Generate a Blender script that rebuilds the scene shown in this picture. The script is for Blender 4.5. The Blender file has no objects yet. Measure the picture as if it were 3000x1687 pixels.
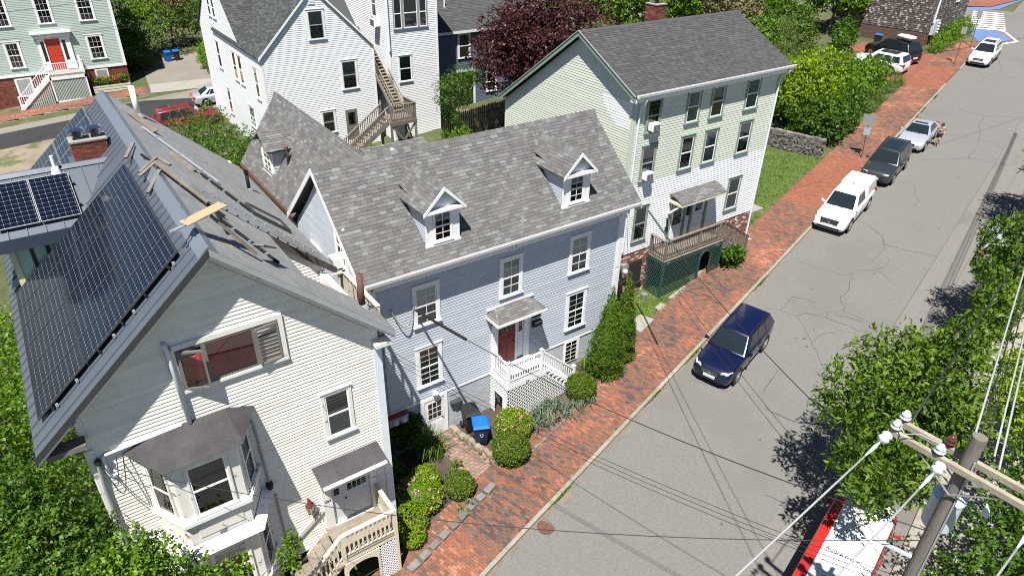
import bpy, bmesh, math, random
import numpy as np
from mathutils import Vector, Matrix
random.seed(7); NR = np.random.default_rng(11)
SC = bpy.context.scene; COL = SC.collection
R = math.radians
# ---------------------------------------------------------------- camera, sky, sun, exposure
# world frame: X along the house fronts, Y into the block, Z up; the street climbs along DS at 8.4 %
DS = (0.9654, 0.2607); GRADE = 0.084; S0 = 9.919
def zg(x, y): return GRADE*(x*DS[0] + y*DS[1] - S0)
cam = bpy.data.cameras.new('camera'); cam_o = bpy.data.objects.new('camera', cam); COL.objects.link(cam_o)
_R = Vector((0.81781251, -0.57509253, 0.02124344)); _U = Vector((0.28392862, 0.43532003, 0.85433074)); _F = Vector((0.50056692, 0.69265074, -0.5192954))
_m = Matrix((_R, _U, -_F)).transposed().to_4x4(); _m.translation = Vector((-9.91, -18.41, 18.7))
cam_o.matrix_world = _m
cam.sensor_width = 36; cam.lens = 24.234; cam.clip_start = 0.3; cam.clip_end = 900
SC.camera = cam_o
SUN_DIR = Vector((0.74*math.cos(R(65)), 0.67*math.cos(R(65)), -math.sin(R(65)))).normalized()   # the way the light travels
w = bpy.data.worlds.new('World'); SC.world = w; w.use_nodes = True
nt = w.node_tree; sky = nt.nodes.new('ShaderNodeTexSky'); sky.sky_type = 'NISHITA'; sky.sun_disc = False
sky.sun_elevation = R(65); sky.sun_rotation = math.atan2(-SUN_DIR.x, -SUN_DIR.y); sky.air_density = 0.6; sky.dust_density = 0.2; sky.ozone_density = 2.5
nt.links.new(sky.outputs[0], nt.nodes['Background'].inputs[0]); nt.nodes['Background'].inputs[1].default_value = 0.05
sl = bpy.data.lights.new('sun', 'SUN'); sl.energy = 5.0; sl.angle = R(0.53); sl.color = (1.0, 0.955, 0.88)
so = bpy.data.objects.new('sun', sl); COL.objects.link(so); so.rotation_euler = SUN_DIR.to_track_quat('-Z', 'Y').to_euler(); so.location = (0, -20, 60)
SC.view_settings.view_transform = 'Standard'; SC.view_settings.look = 'None'; SC.view_settings.exposure = 0.95; SC.view_settings.gamma = 1.0
SC.render.engine = 'CYCLES'; SC.cycles.max_bounces = 6; SC.cycles.diffuse_bounces = 2; SC.cycles.transparent_max_bounces = 12
SC.cycles.use_adaptive_sampling = False; SC.cycles.use_denoising = False; SC.cycles.sample_clamp_indirect = 4.0; SC.cycles.pixel_filter_type = 'BLACKMAN_HARRIS'; SC.cycles.filter_width = 1.05

# ---------------------------------------------------------------- materials
MATS = {}
def srgb(h):
    h = h.lstrip('#'); v = [int(h[i:i+2], 16)/255 for i in (0, 2, 4)]
    return tuple(((c+0.055)/1.055)**2.4 if c > 0.04045 else c/12.92 for c in v)
def mat(name, col, rough=0.7, var=0.12, scale=2.5, rnd=0.0, metal=0.0, bump=0.0, bscale=30.0, stops=None, wear=None, coat=0.0, spec=0.4, stretch=None, detail=4, cluster=0.0):
    """principled surface: base colour with soft noise, optional random colour per piece, wear patches with a colour of their own, fine bump"""
    if name in MATS: return MATS[name]
    m = bpy.data.materials.new(name); m.use_nodes = True; t = m.node_tree; N = t.nodes; L = t.links
    b = N['Principled BSDF']; b.inputs['Roughness'].default_value = rough; b.inputs['Metallic'].default_value = metal
    b.inputs['Specular IOR Level'].default_value = spec; b.inputs['Coat Weight'].default_value = coat; b.inputs['Coat Roughness'].default_value = 0.06
    tc = N.new('ShaderNodeTexCoord'); vec = tc.outputs['Object']
    if stretch:
        mp = N.new('ShaderNodeMapping'); mp.inputs['Scale'].default_value = stretch; L.new(vec, mp.inputs[0]); vec = mp.outputs[0]
    c4 = (*col, 1)
    rv = None
    if rnd or stops:
        oi = N.new('ShaderNodeObjectInfo'); ge = N.new('ShaderNodeNewGeometry')
        ad = N.new('ShaderNodeMath'); ad.operation = 'ADD'; L.new(oi.outputs['Random'], ad.inputs[0]); L.new(ge.outputs['Random Per Island'], ad.inputs[1])
        fr = N.new('ShaderNodeMath'); fr.operation = 'FRACT'; L.new(ad.outputs[0], fr.inputs[0]); rv = fr.outputs[0]
        if cluster:     # neighbouring pieces tend to share a tone
            cn = N.new('ShaderNodeTexNoise'); cn.inputs['Scale'].default_value = cluster; cn.inputs['Detail'].default_value = 3; L.new(tc.outputs['Object'], cn.inputs['Vector'])
            c1 = N.new('ShaderNodeMath'); c1.operation = 'MULTIPLY_ADD'; c1.inputs[1].default_value = 1.5; c1.inputs[2].default_value = -0.62; L.new(cn.outputs['Fac'], c1.inputs[0])
            c2 = N.new('ShaderNodeMath'); c2.operation = 'MULTIPLY_ADD'; c2.inputs[1].default_value = 0.75; c2.use_clamp = True; L.new(rv, c2.inputs[0]); L.new(c1.outputs[0], c2.inputs[2]); rv = c2.outputs[0]
    if stops:
        cr = N.new('ShaderNodeValToRGB'); cr.color_ramp.interpolation = 'CONSTANT'
        e = cr.color_ramp.elements
        while len(e) > 1: e.remove(e[-1])
        e[0].position = 0; e[0].color = (*stops[0][1], 1)
        for p, c in stops[1:]:
            k = e.new(p); k.color = (*c, 1)
        L.new(rv, cr.inputs[0]); base = cr.outputs[0]
    else:
        rg = N.new('ShaderNodeRGB'); rg.outputs[0].default_value = c4; base = rg.outputs[0]
    nz = N.new('ShaderNodeTexNoise'); nz.inputs['Scale'].default_value = scale; nz.inputs['Detail'].default_value = detail; nz.inputs['Roughness'].default_value = 0.6
    L.new(vec, nz.inputs['Vector'])
    mr = N.new('ShaderNodeMapRange'); mr.inputs[1].default_value = 0.25; mr.inputs[2].default_value = 0.75; mr.inputs[3].default_value = 1-var; mr.inputs[4].default_value = 1+var
    L.new(nz.outputs['Fac'], mr.inputs[0]); fac = mr.outputs[0]
    if rnd and not stops:
        m2 = N.new('ShaderNodeMapRange'); m2.inputs[3].default_value = 1-rnd; m2.inputs[4].default_value = 1+rnd; L.new(rv, m2.inputs[0])
        mu = N.new('ShaderNodeMath'); mu.operation = 'MULTIPLY'; L.new(fac, mu.inputs[0]); L.new(m2.outputs[0], mu.inputs[1]); fac = mu.outputs[0]
    vm = N.new('ShaderNodeVectorMath'); vm.operation = 'SCALE'; L.new(base, vm.inputs[0]); L.new(fac, vm.inputs['Scale']); out = vm.outputs[0]
    if wear:
        wc, ws, th, wst = wear
        mp = N.new('ShaderNodeMapping'); mp.inputs['Scale'].default_value = wst; L.new(tc.outputs['Object'], mp.inputs[0])
        n2 = N.new('ShaderNodeTexNoise'); n2.inputs['Scale'].default_value = ws; n2.inputs['Detail'].default_value = 7; n2.inputs['Roughness'].default_value = 0.65; L.new(mp.outputs[0], n2.inputs['Vector'])
        r2 = N.new('ShaderNodeMapRange'); r2.inputs[1].default_value = th; r2.inputs[2].default_value = th+0.05; L.new(n2.outputs['Fac'], r2.inputs[0])
        mx = N.new('ShaderNodeMix'); mx.data_type = 'RGBA'; L.new(r2.outputs[0], mx.inputs[0]); L.new(out, mx.inputs[6]); mx.inputs[7].default_value = (*wc, 1); out = mx.outputs[2]
    L.new(out, b.inputs['Base Color'])
    if bump:
        n3 = N.new('ShaderNodeTexNoise'); n3.inputs['Scale'].default_value = bscale; n3.inputs['Detail'].default_value = 4; L.new(vec, n3.inputs['Vector'])
        bp = N.new('ShaderNodeBump'); bp.inputs['Strength'].default_value = bump; bp.inputs['Distance'].default_value = 0.02; L.new(n3.outputs['Fac'], bp.inputs['Height']); L.new(bp.outputs[0], b.inputs['Normal'])
    MATS[name] = m; return m
def glass_mat(name, refl=0.10, tint=(0.75, 0.85, 0.85), rough=0.02):
    if name in MATS: return MATS[name]
    m = bpy.data.materials.new(name); m.use_nodes = True; t = m.node_tree; N = t.nodes; L = t.links
    N.remove(N['Principled BSDF']); o = N['Material Output']
    tr = N.new('ShaderNodeBsdfTransparent'); tr.inputs[0].default_value = (*tint, 1)
    gl = N.new('ShaderNodeBsdfGlossy'); gl.inputs['Roughness'].default_value = rough
    fr = N.new('ShaderNodeFresnel'); fr.inputs[0].default_value = 1.5
    ad = N.new('ShaderNodeMath'); ad.operation = 'ADD'; ad.inputs[1].default_value = refl; ad.use_clamp = True; L.new(fr.outputs[0], ad.inputs[0])
    mx = N.new('ShaderNodeMixShader'); L.new(ad.outputs[0], mx.inputs[0]); L.new(tr.outputs[0], mx.inputs[1]); L.new(gl.outputs[0], mx.inputs[2]); L.new(mx.outputs[0], o.inputs[0])
    MATS[name] = m; return m
def leaf_mat(name, cols, trans=0.35, rough=0.5):
    """leaf colour picked per leaf, some light passing through"""
    if name in MATS: return MATS[name]
    m = bpy.data.materials.new(name); m.use_nodes = True; t = m.node_tree; N = t.nodes; L = t.links
    b = N['Principled BSDF']; b.inputs['Roughness'].default_value = rough; b.inputs['Specular IOR Level'].default_value = 0.35; o = N['Material Output']
    ge = N.new('ShaderNodeNewGeometry'); cr = N.new('ShaderNodeValToRGB'); e = cr.color_ramp.elements
    while len(e) > 1: e.remove(e[-1])
    for i, c in enumerate(cols):
        k = e[0] if i == 0 else e.new(i/(len(cols)-1)); k.position = i/(len(cols)-1); k.color = (*c, 1)
    tc = N.new('ShaderNodeTexCoord'); nz = N.new('ShaderNodeTexNoise'); nz.inputs['Scale'].default_value = 0.7; L.new(tc.outputs['Object'], nz.inputs['Vector'])
    a1 = N.new('ShaderNodeMath'); a1.operation = 'MULTIPLY_ADD'; a1.inputs[1].default_value = 0.55; L.new(ge.outputs['Random Per Island'], a1.inputs[0])
    a2 = N.new('ShaderNodeMath'); a2.operation = 'MULTIPLY_ADD'; a2.inputs[1].default_value = 0.9; a2.inputs[2].default_value = -0.22; L.new(nz.outputs['Fac'], a2.inputs[0]); L.new(a2.outputs[0], a1.inputs[2])
    L.new(a1.outputs[0], cr.inputs[0]); L.new(cr.outputs[0], b.inputs['Base Color'])
    tl = N.new('ShaderNodeBsdfTranslucent'); hs = N.new('ShaderNodeHueSaturation'); hs.inputs['Value'].default_value = 1.3; hs.inputs['Saturation'].default_value = 1.1; L.new(cr.outputs[0], hs.inputs['Color']); L.new(hs.outputs[0], tl.inputs[0])
    mx = N.new('ShaderNodeMixShader'); mx.inputs[0].default_value = trans; L.new(b.outputs[0], mx.inputs[1]); L.new(tl.outputs[0], mx.inputs[2]); L.new(mx.outputs[0], o.inputs[0])
    MATS[name] = m; return m

# ---------------------------------------------------------------- mesh builder
class MB:
    def __init__(s): s.v = []; s.f = []
    def add(s, vs, fs):
        k = len(s.v); s.v += [tuple(p) for p in vs]; s.f += [tuple(i+k for i in q) for q in fs]; return s
    def hex(s, p):   # p: 4 bottom (ccw), 4 top
        return s.add(p, [(3,2,1,0),(4,5,6,7),(0,1,5,4),(1,2,6,5),(2,3,7,6),(3,0,4,7)])
    def box(s, x0, y0, z0, x1, y1, z1):
        x0, x1 = min(x0,x1), max(x0,x1); y0, y1 = min(y0,y1), max(y0,y1); z0, z1 = min(z0,z1), max(z0,z1)
        return s.hex([(x0,y0,z0),(x1,y0,z0),(x1,y1,z0),(x0,y1,z0),(x0,y0,z1),(x1,y0,z1),(x1,y1,z1),(x0,y1,z1)])
    def beam(s, p, q, w, h=None, up=(0,0,1)):   # rectangular bar from p to q
        h = h or w; p = Vector(p); q = Vector(q); d = (q-p).normalized(); up = Vector(up)
        if abs(d.dot(up)) > 0.99: up = Vector((0,1,0))
        a = d.cross(up).normalized()*(w/2); b = a.cross(d).normalized()*(h/2)
        return s.hex([p-a-b, p+a-b, q+a-b, q-a-b, p-a+b, p+a+b, q+a+b, q-a+b])
    def tube(s, pts, r, n=8, cap=True):
        pts = [Vector(p) for p in pts]; rs = r if hasattr(r, '__len__') else [r]*len(pts); k = len(s.v); a = None
        for i, p in enumerate(pts):
            d = (pts[min(i+1, len(pts)-1)] - pts[max(i-1, 0)]).normalized()
            if a is None: a = d.orthogonal().normalized()
            a = (a - d*a.dot(d)).normalized(); b = d.cross(a)
            for j in range(n):
                t = 2*math.pi*j/n; s.v.append(tuple(p + (a*math.cos(t)+b*math.sin(t))*rs[i]))
        for i in range(len(pts)-1):
            for j in range(n):
                s.f.append((k+i*n+j, k+i*n+(j+1) % n, k+(i+1)*n+(j+1) % n, k+(i+1)*n+j))
        if cap:
            s.f.append(tuple(k+j for j in range(n-1, -1, -1))); e = k+(len(pts)-1)*n; s.f.append(tuple(e+j for j in range(n)))
        return s
    def lathe(s, prof, c=(0,0,0), axis='z', n=16):   # prof: (radius, height)
        k = len(s.v)
        for r_, h in prof:
            for j in range(n):
                t = 2*math.pi*j/n; a, b = r_*math.cos(t), r_*math.sin(t)
                p = (a, b, h) if axis == 'z' else ((a, h, b) if axis == 'y' else (h, a, b))
                s.v.append((c[0]+p[0], c[1]+p[1], c[2]+p[2]))
        for i in range(len(prof)-1):
            for j in range(n): s.f.append((k+i*n+j, k+i*n+(j+1) % n, k+(i+1)*n+(j+1) % n, k+(i+1)*n+j))
        s.f.append(tuple(k+j for j in range(n-1, -1, -1))); e = k+(len(prof)-1)*n; s.f.append(tuple(e+j for j in range(n)))
        return s
    def prism(s, top, dz, dirv=(0,0,-1)):   # polygon swept by dirv*dz
        n = len(top); d = Vector(dirv)*dz; bot = [Vector(p)+d for p in top]
        return s.add(list(top)+bot, [tuple(range(n)), tuple(range(2*n-1, n-1, -1))] + [(i, n+i, n+(i+1) % n, (i+1) % n) for i in range(n)])
    def build(s, name, m, parent=None, org=None, smooth=False, recalc=True, bevel=0, subsurf=0):
        me = bpy.data.meshes.new(name)
        o3 = Vector(org) if org is not None else (Vector(parent['org']) if parent is not None and 'org' in parent else Vector((0,0,0)))
        me.from_pydata([(p[0]-o3.x, p[1]-o3.y, p[2]-o3.z) for p in s.v] if o3.length else s.v, [], s.f)
        if recalc:
            b = bmesh.new(); b.from_mesh(me); bmesh.ops.recalc_face_normals(b, faces=b.faces); b.to_mesh(me); b.free()
        if m: me.materials.append(m)
        if smooth:
            me.polygons.foreach_set('use_smooth', [True]*len(me.polygons))
        o = bpy.data.objects.new(name, me); COL.objects.link(o)
        if parent is not None:
            o.parent = parent
            if 'org' in parent: o['org'] = tuple(o3)
        else: o.location = o3; o['org'] = tuple(o3)
        if bevel:
            bm_ = o.modifiers.new('bevel', 'BEVEL'); bm_.width = bevel; bm_.segments = 2; bm_.limit_method = 'ANGLE'
        if subsurf:
            ss = o.modifiers.new('subdiv', 'SUBSURF'); ss.levels = subsurf; ss.render_levels = subsurf
        return o
def tag(o, label=None, cat=None, group=None, kind=None):
    if label: o['label'] = label
    if cat: o['category'] = cat
    if group: o['group'] = group
    if kind: o['kind'] = kind
    return o
def thing(name, label, cat, loc=(0,0,0), rz=0.0, group=None, local=False):
    o = bpy.data.objects.new(name, None); COL.objects.link(o); o.location = loc; o.rotation_euler = (0, 0, rz); o.empty_display_size = 0.3
    if not local: o['org'] = tuple(loc)     # its parts are given in world coordinates
    return tag(o, label, cat, group)
def copy_tree(o, parent=None):
    c = o.copy(); COL.objects.link(c); c.parent = parent
    for ch in list(o.children): copy_tree(ch, c)
    return c
class FF:   # a wall face: s along it, z up, d outwards
    def __init__(s, o, u, n): s.o = Vector((o[0], o[1], 0)); s.u = Vector((u[0], u[1], 0)); s.n = Vector((n[0], n[1], 0))
    def p(s, a, z, d=0.0):
        q = s.o + s.u*a + s.n*d; return (q.x, q.y, z)
def fbox(mb, F, s0, s1, z0, z1, d0, d1):
    return mb.hex([F.p(s0,z0,d1), F.p(s1,z0,d1), F.p(s1,z0,d0), F.p(s0,z0,d0), F.p(s0,z1,d1), F.p(s1,z1,d1), F.p(s1,z1,d0), F.p(s0,z1,d0)])
def span(poly, z):   # extent of a convex outline at height z
    xs = []
    for i in range(len(poly)):
        (a, b), (c, d) = poly[i], poly[(i+1) % len(poly)]
        if (b-z)*(d-z) <= 0 and b != d: xs.append(a+(c-a)*(z-b)/(d-b))
        elif b == d == z: xs += [a, c]
    return (min(xs), max(xs)) if xs else None
def siding(parent, F, poly, m, exp=0.11, butt=0.014, name='clapboard', jitter=0.0, d0=0.0):
    """lapped boards, each one an object: thick lower edge, thin upper edge"""
    z0 = min(p[1] for p in poly); z1 = max(p[1] for p in poly); k = max(1, round((z1-z0)/exp)); e = (z1-z0)/k
    for i in range(k):
        a, b = z0+i*e, z0+(i+1)*e; sa, sb = span(poly, a+1e-4), span(poly, b-1e-4)
        if not sa or not sb or sa[1]-sa[0] < 0.02: continue
        j = random.uniform(-jitter, jitter); bt = butt + random.uniform(-jitter, jitter)*0.5
        cuts = [0.0]; L_ = sa[1]-sa[0]; c = random.uniform(0.8, 4.0)
        while c < L_-0.6: cuts.append(c/L_); c += random.uniform(2.2, 4.6)
        cuts.append(1.0); q = MB()      # butt joints between the lengths of one course
        for f0, f1 in zip(cuts[:-1], cuts[1:]):
            x0, x1 = sa[0]+L_*f0, sa[0]+L_*f1-(0.004 if f1 < 1 else 0); y0, y1 = (x0 if f0 > 0 else sb[0]), (x1 if f1 < 1 else sb[1]); y0 = max(sb[0], min(y0, sb[1])); y1 = max(y0, min(y1, sb[1])); k1 = bt+random.uniform(-0.0015, 0.0015)
            q.hex([F.p(x0,a+j,d0+k1), F.p(x1,a+j,d0+k1), F.p(x1,a+j,d0-0.01), F.p(x0,a+j,d0-0.01), F.p(y0,b,d0+0.003), F.p(y1,b,d0+0.003), F.p(y1,b,d0-0.01), F.p(y0,b,d0-0.01)])
        q.build(name, m, parent, recalc=False)
def wall_core(mb, F, poly, t=0.2, d=-0.012):
    top = [F.p(a, z, d) for a, z in poly]; return mb.prism(top, t, (-F.n.x, -F.n.y, 0))
def shingles(parent, o, u, v, poly, m, course=0.14, tab=(0.2, 0.36), nsep=0, thick=0.014, name='shingle', sepkey=None, sag=0.0):
    """laminated roof shingles: every tab its own wedge; the largest in view are objects, the rest one part"""
    o = Vector(o); u = Vector(u).normalized(); v = Vector(v).normalized(); n = u.cross(v).normalized()
    if n.z < 0: n = -n
    b0 = min(p[1] for p in poly); b1 = max(p[1] for p in poly); k = max(1, round((b1-b0)/course)); e = (b1-b0)/k; tabs = []
    for i in range(k):
        lo, hi = b0+i*e, b0+(i+1)*e; s1, s2 = span(poly, lo+1e-4), span(poly, hi-1e-4)
        if not s1 or not s2: continue
        a = s1[0]; first = True
        while a < s1[1]-0.01:
            wd = random.uniform(*tab)*(random.uniform(0.3, 1) if first else 1); c = min(a+wd, s1[1]); 
            if s1[1]-c < 0.06: c = s1[1]
            f1 = (a-s1[0])/(s1[1]-s1[0]+1e-9); f2 = (c-s1[0])/(s1[1]-s1[0]+1e-9)
            a2 = s2[0]+f1*(s2[1]-s2[0]) if abs(s1[0]-s2[0]) > 1e-3 or abs(s1[1]-s2[1]) > 1e-3 else a
            c2 = s2[0]+f2*(s2[1]-s2[0]) if abs(s1[0]-s2[0]) > 1e-3 or abs(s1[1]-s2[1]) > 1e-3 else c
            if abs(a2-a) > 0 and f1 > 0.001: a2 = max(s2[0], min(a, s2[1]))
            if abs(c2-c) > 0 and f2 < 0.999: c2 = max(s2[0], min(c, s2[1]))
            th = thick*random.uniform(0.75, 1.3); g = 0.0035
            P = lambda x, y, h: o+u*x+v*y+n*h
            low = lo - (0.012 if random.random() < 0.3 else 0.0)
            tabs.append([P(a+g,low,0.0), P(c-g,low,0.0), P(c2-g,hi,-0.004), P(a2+g,hi,-0.004), P(a+g,low,th+0.004), P(c-g,low,th+0.004), P(c2-g,hi,0.004), P(a2+g,hi,0.004)])
            a = c; first = False
    if sepkey and nsep: tabs.sort(key=sepkey)
    FS = [(4,5,6,7),(0,1,5,4),(1,2,6,5),(3,0,4,7)]
    for t in tabs[:nsep]: MB().add(t, FS).build(name, m, parent, recalc=False)
    if len(tabs) > nsep:
        mb = MB()
        for t in tabs[nsep:]: mb.add(t, FS)
        tag(mb.build(name+'_field', m, parent, recalc=False), kind='stuff')
CAM = Vector((-9.91, -18.41, 18.7))
def near_key(t): return (t[0]-CAM).length
def slab(mb, pts, th):   # roof deck: polygon with thickness below
    return mb.prism(pts, th, (0, 0, -1))
# ---------------------------------------------------------------- palette
G_ = lambda v: (v, v, v)
M_WHITE = mat('white_trim_paint', (0.78,0.79,0.80), 0.5, 0.04, 3, wear=((0.42,0.40,0.37), 2.2, 0.70, (1,1,2)))
M_WHITE_CLEAN = mat('white_vinyl', (0.80,0.81,0.82), 0.42, 0.03)
M_GREYSIDE = mat('pale_grey_clapboard', (0.455,0.50,0.565), 0.55, 0.06, 1.2, rnd=0.05, wear=((0.38,0.41,0.45), 1.1, 0.64, (0.6,0.6,5)))
M_GREYBRICK = mat('grey_painted_brick', (0.42,0.45,0.48), 0.6, 0.08, 5, rnd=0.06)
M_CREAM = mat('cream_clapboard', (0.735,0.72,0.675), 0.6, 0.09, 1.0, rnd=0.06, wear=((0.40,0.38,0.34), 1.6, 0.66, (1.2,1.2,14)))
M_CREAMTRIM = mat('cream_peeling_trim', (0.69,0.68,0.64), 0.6, 0.06, 2, wear=((0.19,0.185,0.18), 2.6, 0.60, (1,1,1.4)))
M_GREENSIDE = mat('pale_green_vinyl_siding', (0.585,0.62,0.54), 0.5, 0.04, 1.2, rnd=0.04)
M_WSIDE = mat('white_vinyl_siding', (0.76,0.78,0.81), 0.5, 0.03, 1.2, rnd=0.03)
M_GTRIM = mat('sage_green_trim', (0.20,0.28,0.22), 0.55, 0.08, 3)
M_DKGREEN = mat('dark_green_paint', (0.028,0.07,0.062), 0.5, 0.15, 4, wear=((0.12,0.13,0.11), 3, 0.69, (1,1,1)))
M_BLUESIDE = mat('slate_blue_clapboard', (0.115,0.145,0.20), 0.6, 0.06, 1.2, rnd=0.05)
M_PALESIDE = mat('sage_grey_clapboard', (0.42,0.50,0.46), 0.55, 0.04, 1.2, rnd=0.03)
M_BROWNSHINGLE = mat('weathered_wood_shingle', (0.2,0.15,0.12), 0.85, 0.25, 6, stops=[(0,(0.060,0.050,0.046)),(0.22,(0.105,0.088,0.078)),(0.45,(0.15,0.13,0.12)),(0.66,(0.085,0.070,0.062)),(0.84,(0.32,0.30,0.28))])
M_SHINGLE = mat('grey_laminated_shingle', (0.2,0.2,0.2), 0.9, 0.14, 0.8, bump=0.25, bscale=120, detail=8, stops=[(0,(0.103,0.102,0.103)),(0.26,(0.118,0.117,0.118)),(0.5,(0.094,0.092,0.094)),(0.66,(0.135,0.136,0.136)),(0.8,(0.158,0.166,0.166)),(0.9,(0.124,0.123,0.125))])
M_SHINGLE_DK = mat('charcoal_shingle', (0.1,0.1,0.11), 0.9, 0.10, 9, bump=0.25, bscale=120, stops=[(0,(0.0540,0.0558,0.0600)),(0.35,(0.0630,0.0636,0.0672)),(0.65,(0.0720,0.0732,0.0768)),(0.85,(0.0492,0.0504,0.0540))])
M_SHINGLE_GR = mat('dark_green_grey_shingle', (0.1,0.1,0.1), 0.9, 0.10, 9, bump=0.25, bscale=120, stops=[(0,(0.0372,0.0420,0.0420)),(0.35,(0.0510,0.0564,0.0564)),(0.65,(0.0630,0.0678,0.0678)),(0.85,(0.0780,0.0828,0.0810))])
M_SHINGLE_3T = mat('light_grey_three_tab_shingle', (0.205,0.21,0.215), 0.9, 0.12, 1.2, rnd=0.08, bump=0.2, bscale=120, wear=((0.14,0.14,0.145), 0.8, 0.62, (1,1,1)))
M_ROOFMETAL = mat('blue_grey_standing_seam_metal', (0.110,0.130,0.160), 0.38, 0.06, 1.5, metal=0.35, spec=0.5)
M_DKMETAL = mat('dark_grey_metal', (0.055,0.058,0.063), 0.4, 0.1, 4, metal=0.3)
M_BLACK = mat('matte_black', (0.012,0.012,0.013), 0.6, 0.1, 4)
M_ROOMSHADE = mat('painted_room_shade', (0.018,0.019,0.02), 0.9, 0.2, 1)  # near-black colour standing in for the shade of unlit rooms
M_BLIND = mat('white_blind', (0.62,0.62,0.60), 0.8, 0.05, 4)
M_CURTAIN = mat('grey_curtain', (0.30,0.31,0.31), 0.9, 0.25, 5, stretch=(6,6,0.5))
M_RED_CURTAIN = mat('dark_red_curtain', (0.42,0.030,0.028), 0.85, 0.45, 2.2, stretch=(2.5,2.5,0.6))
M_GLASS = glass_mat('window_glass', 0.06, (0.92,0.95,0.95))
M_GLASSB = glass_mat('teal_window_glass', 0.08, (0.5,0.75,0.8))
M_SASHGREY = mat('grey_storm_sash', (0.30,0.31,0.32), 0.5, 0.08, 4)
M_SASHBROWN = mat('taupe_casement_frame', (0.17,0.155,0.14), 0.55, 0.1, 4)
M_REDDOOR = mat('crimson_door', (0.22,0.012,0.018), 0.4, 0.08, 3)
M_ORANGEDOOR = mat('vermilion_door', (0.50,0.05,0.022), 0.45, 0.05, 3)
M_WDOOR = mat('white_door', (0.74,0.75,0.77), 0.4, 0.03, 3)
M_BRICK = mat('red_brick', (0.2,0.06,0.04), 0.85, 0.2, 8, bump=0.3, bscale=60, stops=[(0,(0.20,0.055,0.035)),(0.3,(0.15,0.042,0.03)),(0.55,(0.25,0.075,0.045)),(0.8,(0.11,0.04,0.03))])
M_MORTAR = mat('mortar', (0.30,0.27,0.24), 0.95, 0.15, 8)
M_PAVER = mat('sidewalk_brick', (0.3,0.08,0.05), 0.88, 0.16, 2.0, bump=0.25, bscale=70, cluster=0.42, stops=[(0,(0.072,0.052,0.046)),(0.12,(0.105,0.070,0.058)),(0.28,(0.135,0.078,0.060)),(0.45,(0.170,0.080,0.055)),(0.62,(0.215,0.084,0.050)),(0.80,(0.265,0.100,0.056)),(0.94,(0.29,0.140,0.090))])
M_PAVER_OR = mat('orange_apron_brick', (0.3,0.08,0.05), 0.88, 0.12, 1.2, bump=0.2, bscale=70, stops=[(0,(0.215,0.075,0.042)),(0.35,(0.235,0.090,0.052)),(0.7,(0.19,0.072,0.045)),(0.9,(0.16,0.068,0.048))])
M_PAVER_SHEET = mat('worn_brick_paving', (0.185,0.068,0.045), 0.9, 0.25, 1.4, bump=0.4, bscale=40, detail=8)
M_PAVER_TAN = mat('tan_pink_paver', (0.3,0.2,0.16), 0.9, 0.15, 3, bump=0.25, bscale=70, stops=[(0,(0.2040,0.1560,0.1260)),(0.35,(0.2520,0.1500,0.1140)),(0.6,(0.1800,0.1440,0.1200)),(0.8,(0.2760,0.1800,0.1440))])
M_SAND = mat('joint_sand', (0.1020,0.0690,0.0510), 0.95, 0.25, 6)
M_GRANITE = mat('granite', (0.2400,0.2220,0.1860), 0.85, 0.18, 5, rnd=0.12, bump=0.4, bscale=40, wear=((0.1200,0.1020,0.0780), 3, 0.66, (1,1,1)))
M_STONE = mat('tan_wall_stone', (0.2160,0.1800,0.1320), 0.9, 0.18, 6, rnd=0.25, bump=0.5, bscale=25)
M_SLATESTONE = mat('grey_field_stone', (0.1620,0.1530,0.1380), 0.9, 0.2, 6, rnd=0.35, bump=0.5, bscale=25)
M_CONC = mat('concrete', (0.2520,0.2400,0.2160), 0.9, 0.12, 2.5, bump=0.2, bscale=60)
M_WOOD = mat('weathered_grey_wood', (0.17,0.145,0.122), 0.85, 0.25, 4, rnd=0.15, bump=0.3, bscale=30, stretch=(1,1,1))
M_WOODLT = mat('silvered_deck_wood', (0.2160,0.1860,0.1500), 0.85, 0.2, 4, rnd=0.12, bump=0.2, bscale=40)
M_WOODCREAM = mat('cream_painted_rail', (0.62,0.56,0.44), 0.65, 0.08, 3, wear=((0.34,0.29,0.23), 3.5, 0.62, (1,1,1)))
M_PLY = mat('bare_plywood', (0.36,0.265,0.175), 0.75, 0.12, 5, stretch=(1,6,1))
M_DARKWOOD = mat('old_dark_fence_wood', (0.085,0.072,0.062), 0.9, 0.25, 5, rnd=0.25)
M_POLE = mat('utility_pole_wood', (0.165,0.150,0.132), 0.9, 0.25, 3.5, bump=0.5, bscale=12, stretch=(8,8,0.7))
M_ARM = mat('bleached_crossarm_wood', (0.29,0.265,0.205), 0.9, 0.2, 5, bump=0.4, bscale=20)
M_CERAMIC = mat('white_porcelain', (0.62,0.66,0.70), 0.2, 0.05, 4, coat=0.5)
M_CERBROWN = mat('brown_porcelain', (0.10,0.03,0.025), 0.2, 0.05, 4, coat=0.5)
M_GALV = mat('galvanised_steel', (0.42,0.44,0.46), 0.4, 0.1, 6, metal=0.6)
M_TRANSF = mat('pale_grey_enamel', (0.46,0.54,0.60), 0.35, 0.06, 3, coat=0.3)
M_CABLE = mat('black_cable', (0.018,0.018,0.02), 0.55, 0.1, 4)
M_CABLEG = mat('grey_cable', (0.30,0.31,0.32), 0.5, 0.1, 4)
M_PVC = mat('white_pipe', (0.66,0.70,0.76), 0.45, 0.06, 4)
M_RUST = mat('rusty_iron', (0.11,0.055,0.04), 0.85, 0.3, 6)
M_TAR = mat('speckled_tar_roofing', (0.046,0.044,0.048), 0.6, 0.42, 1.6, detail=10, wear=((0.26,0.24,0.23), 26.0, 0.685, (1,1,1)), bump=0.5, bscale=18)
M_FLASH = mat('zinc_flashing', (0.46,0.50,0.55), 0.35, 0.08, 3, metal=0.5)
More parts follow.
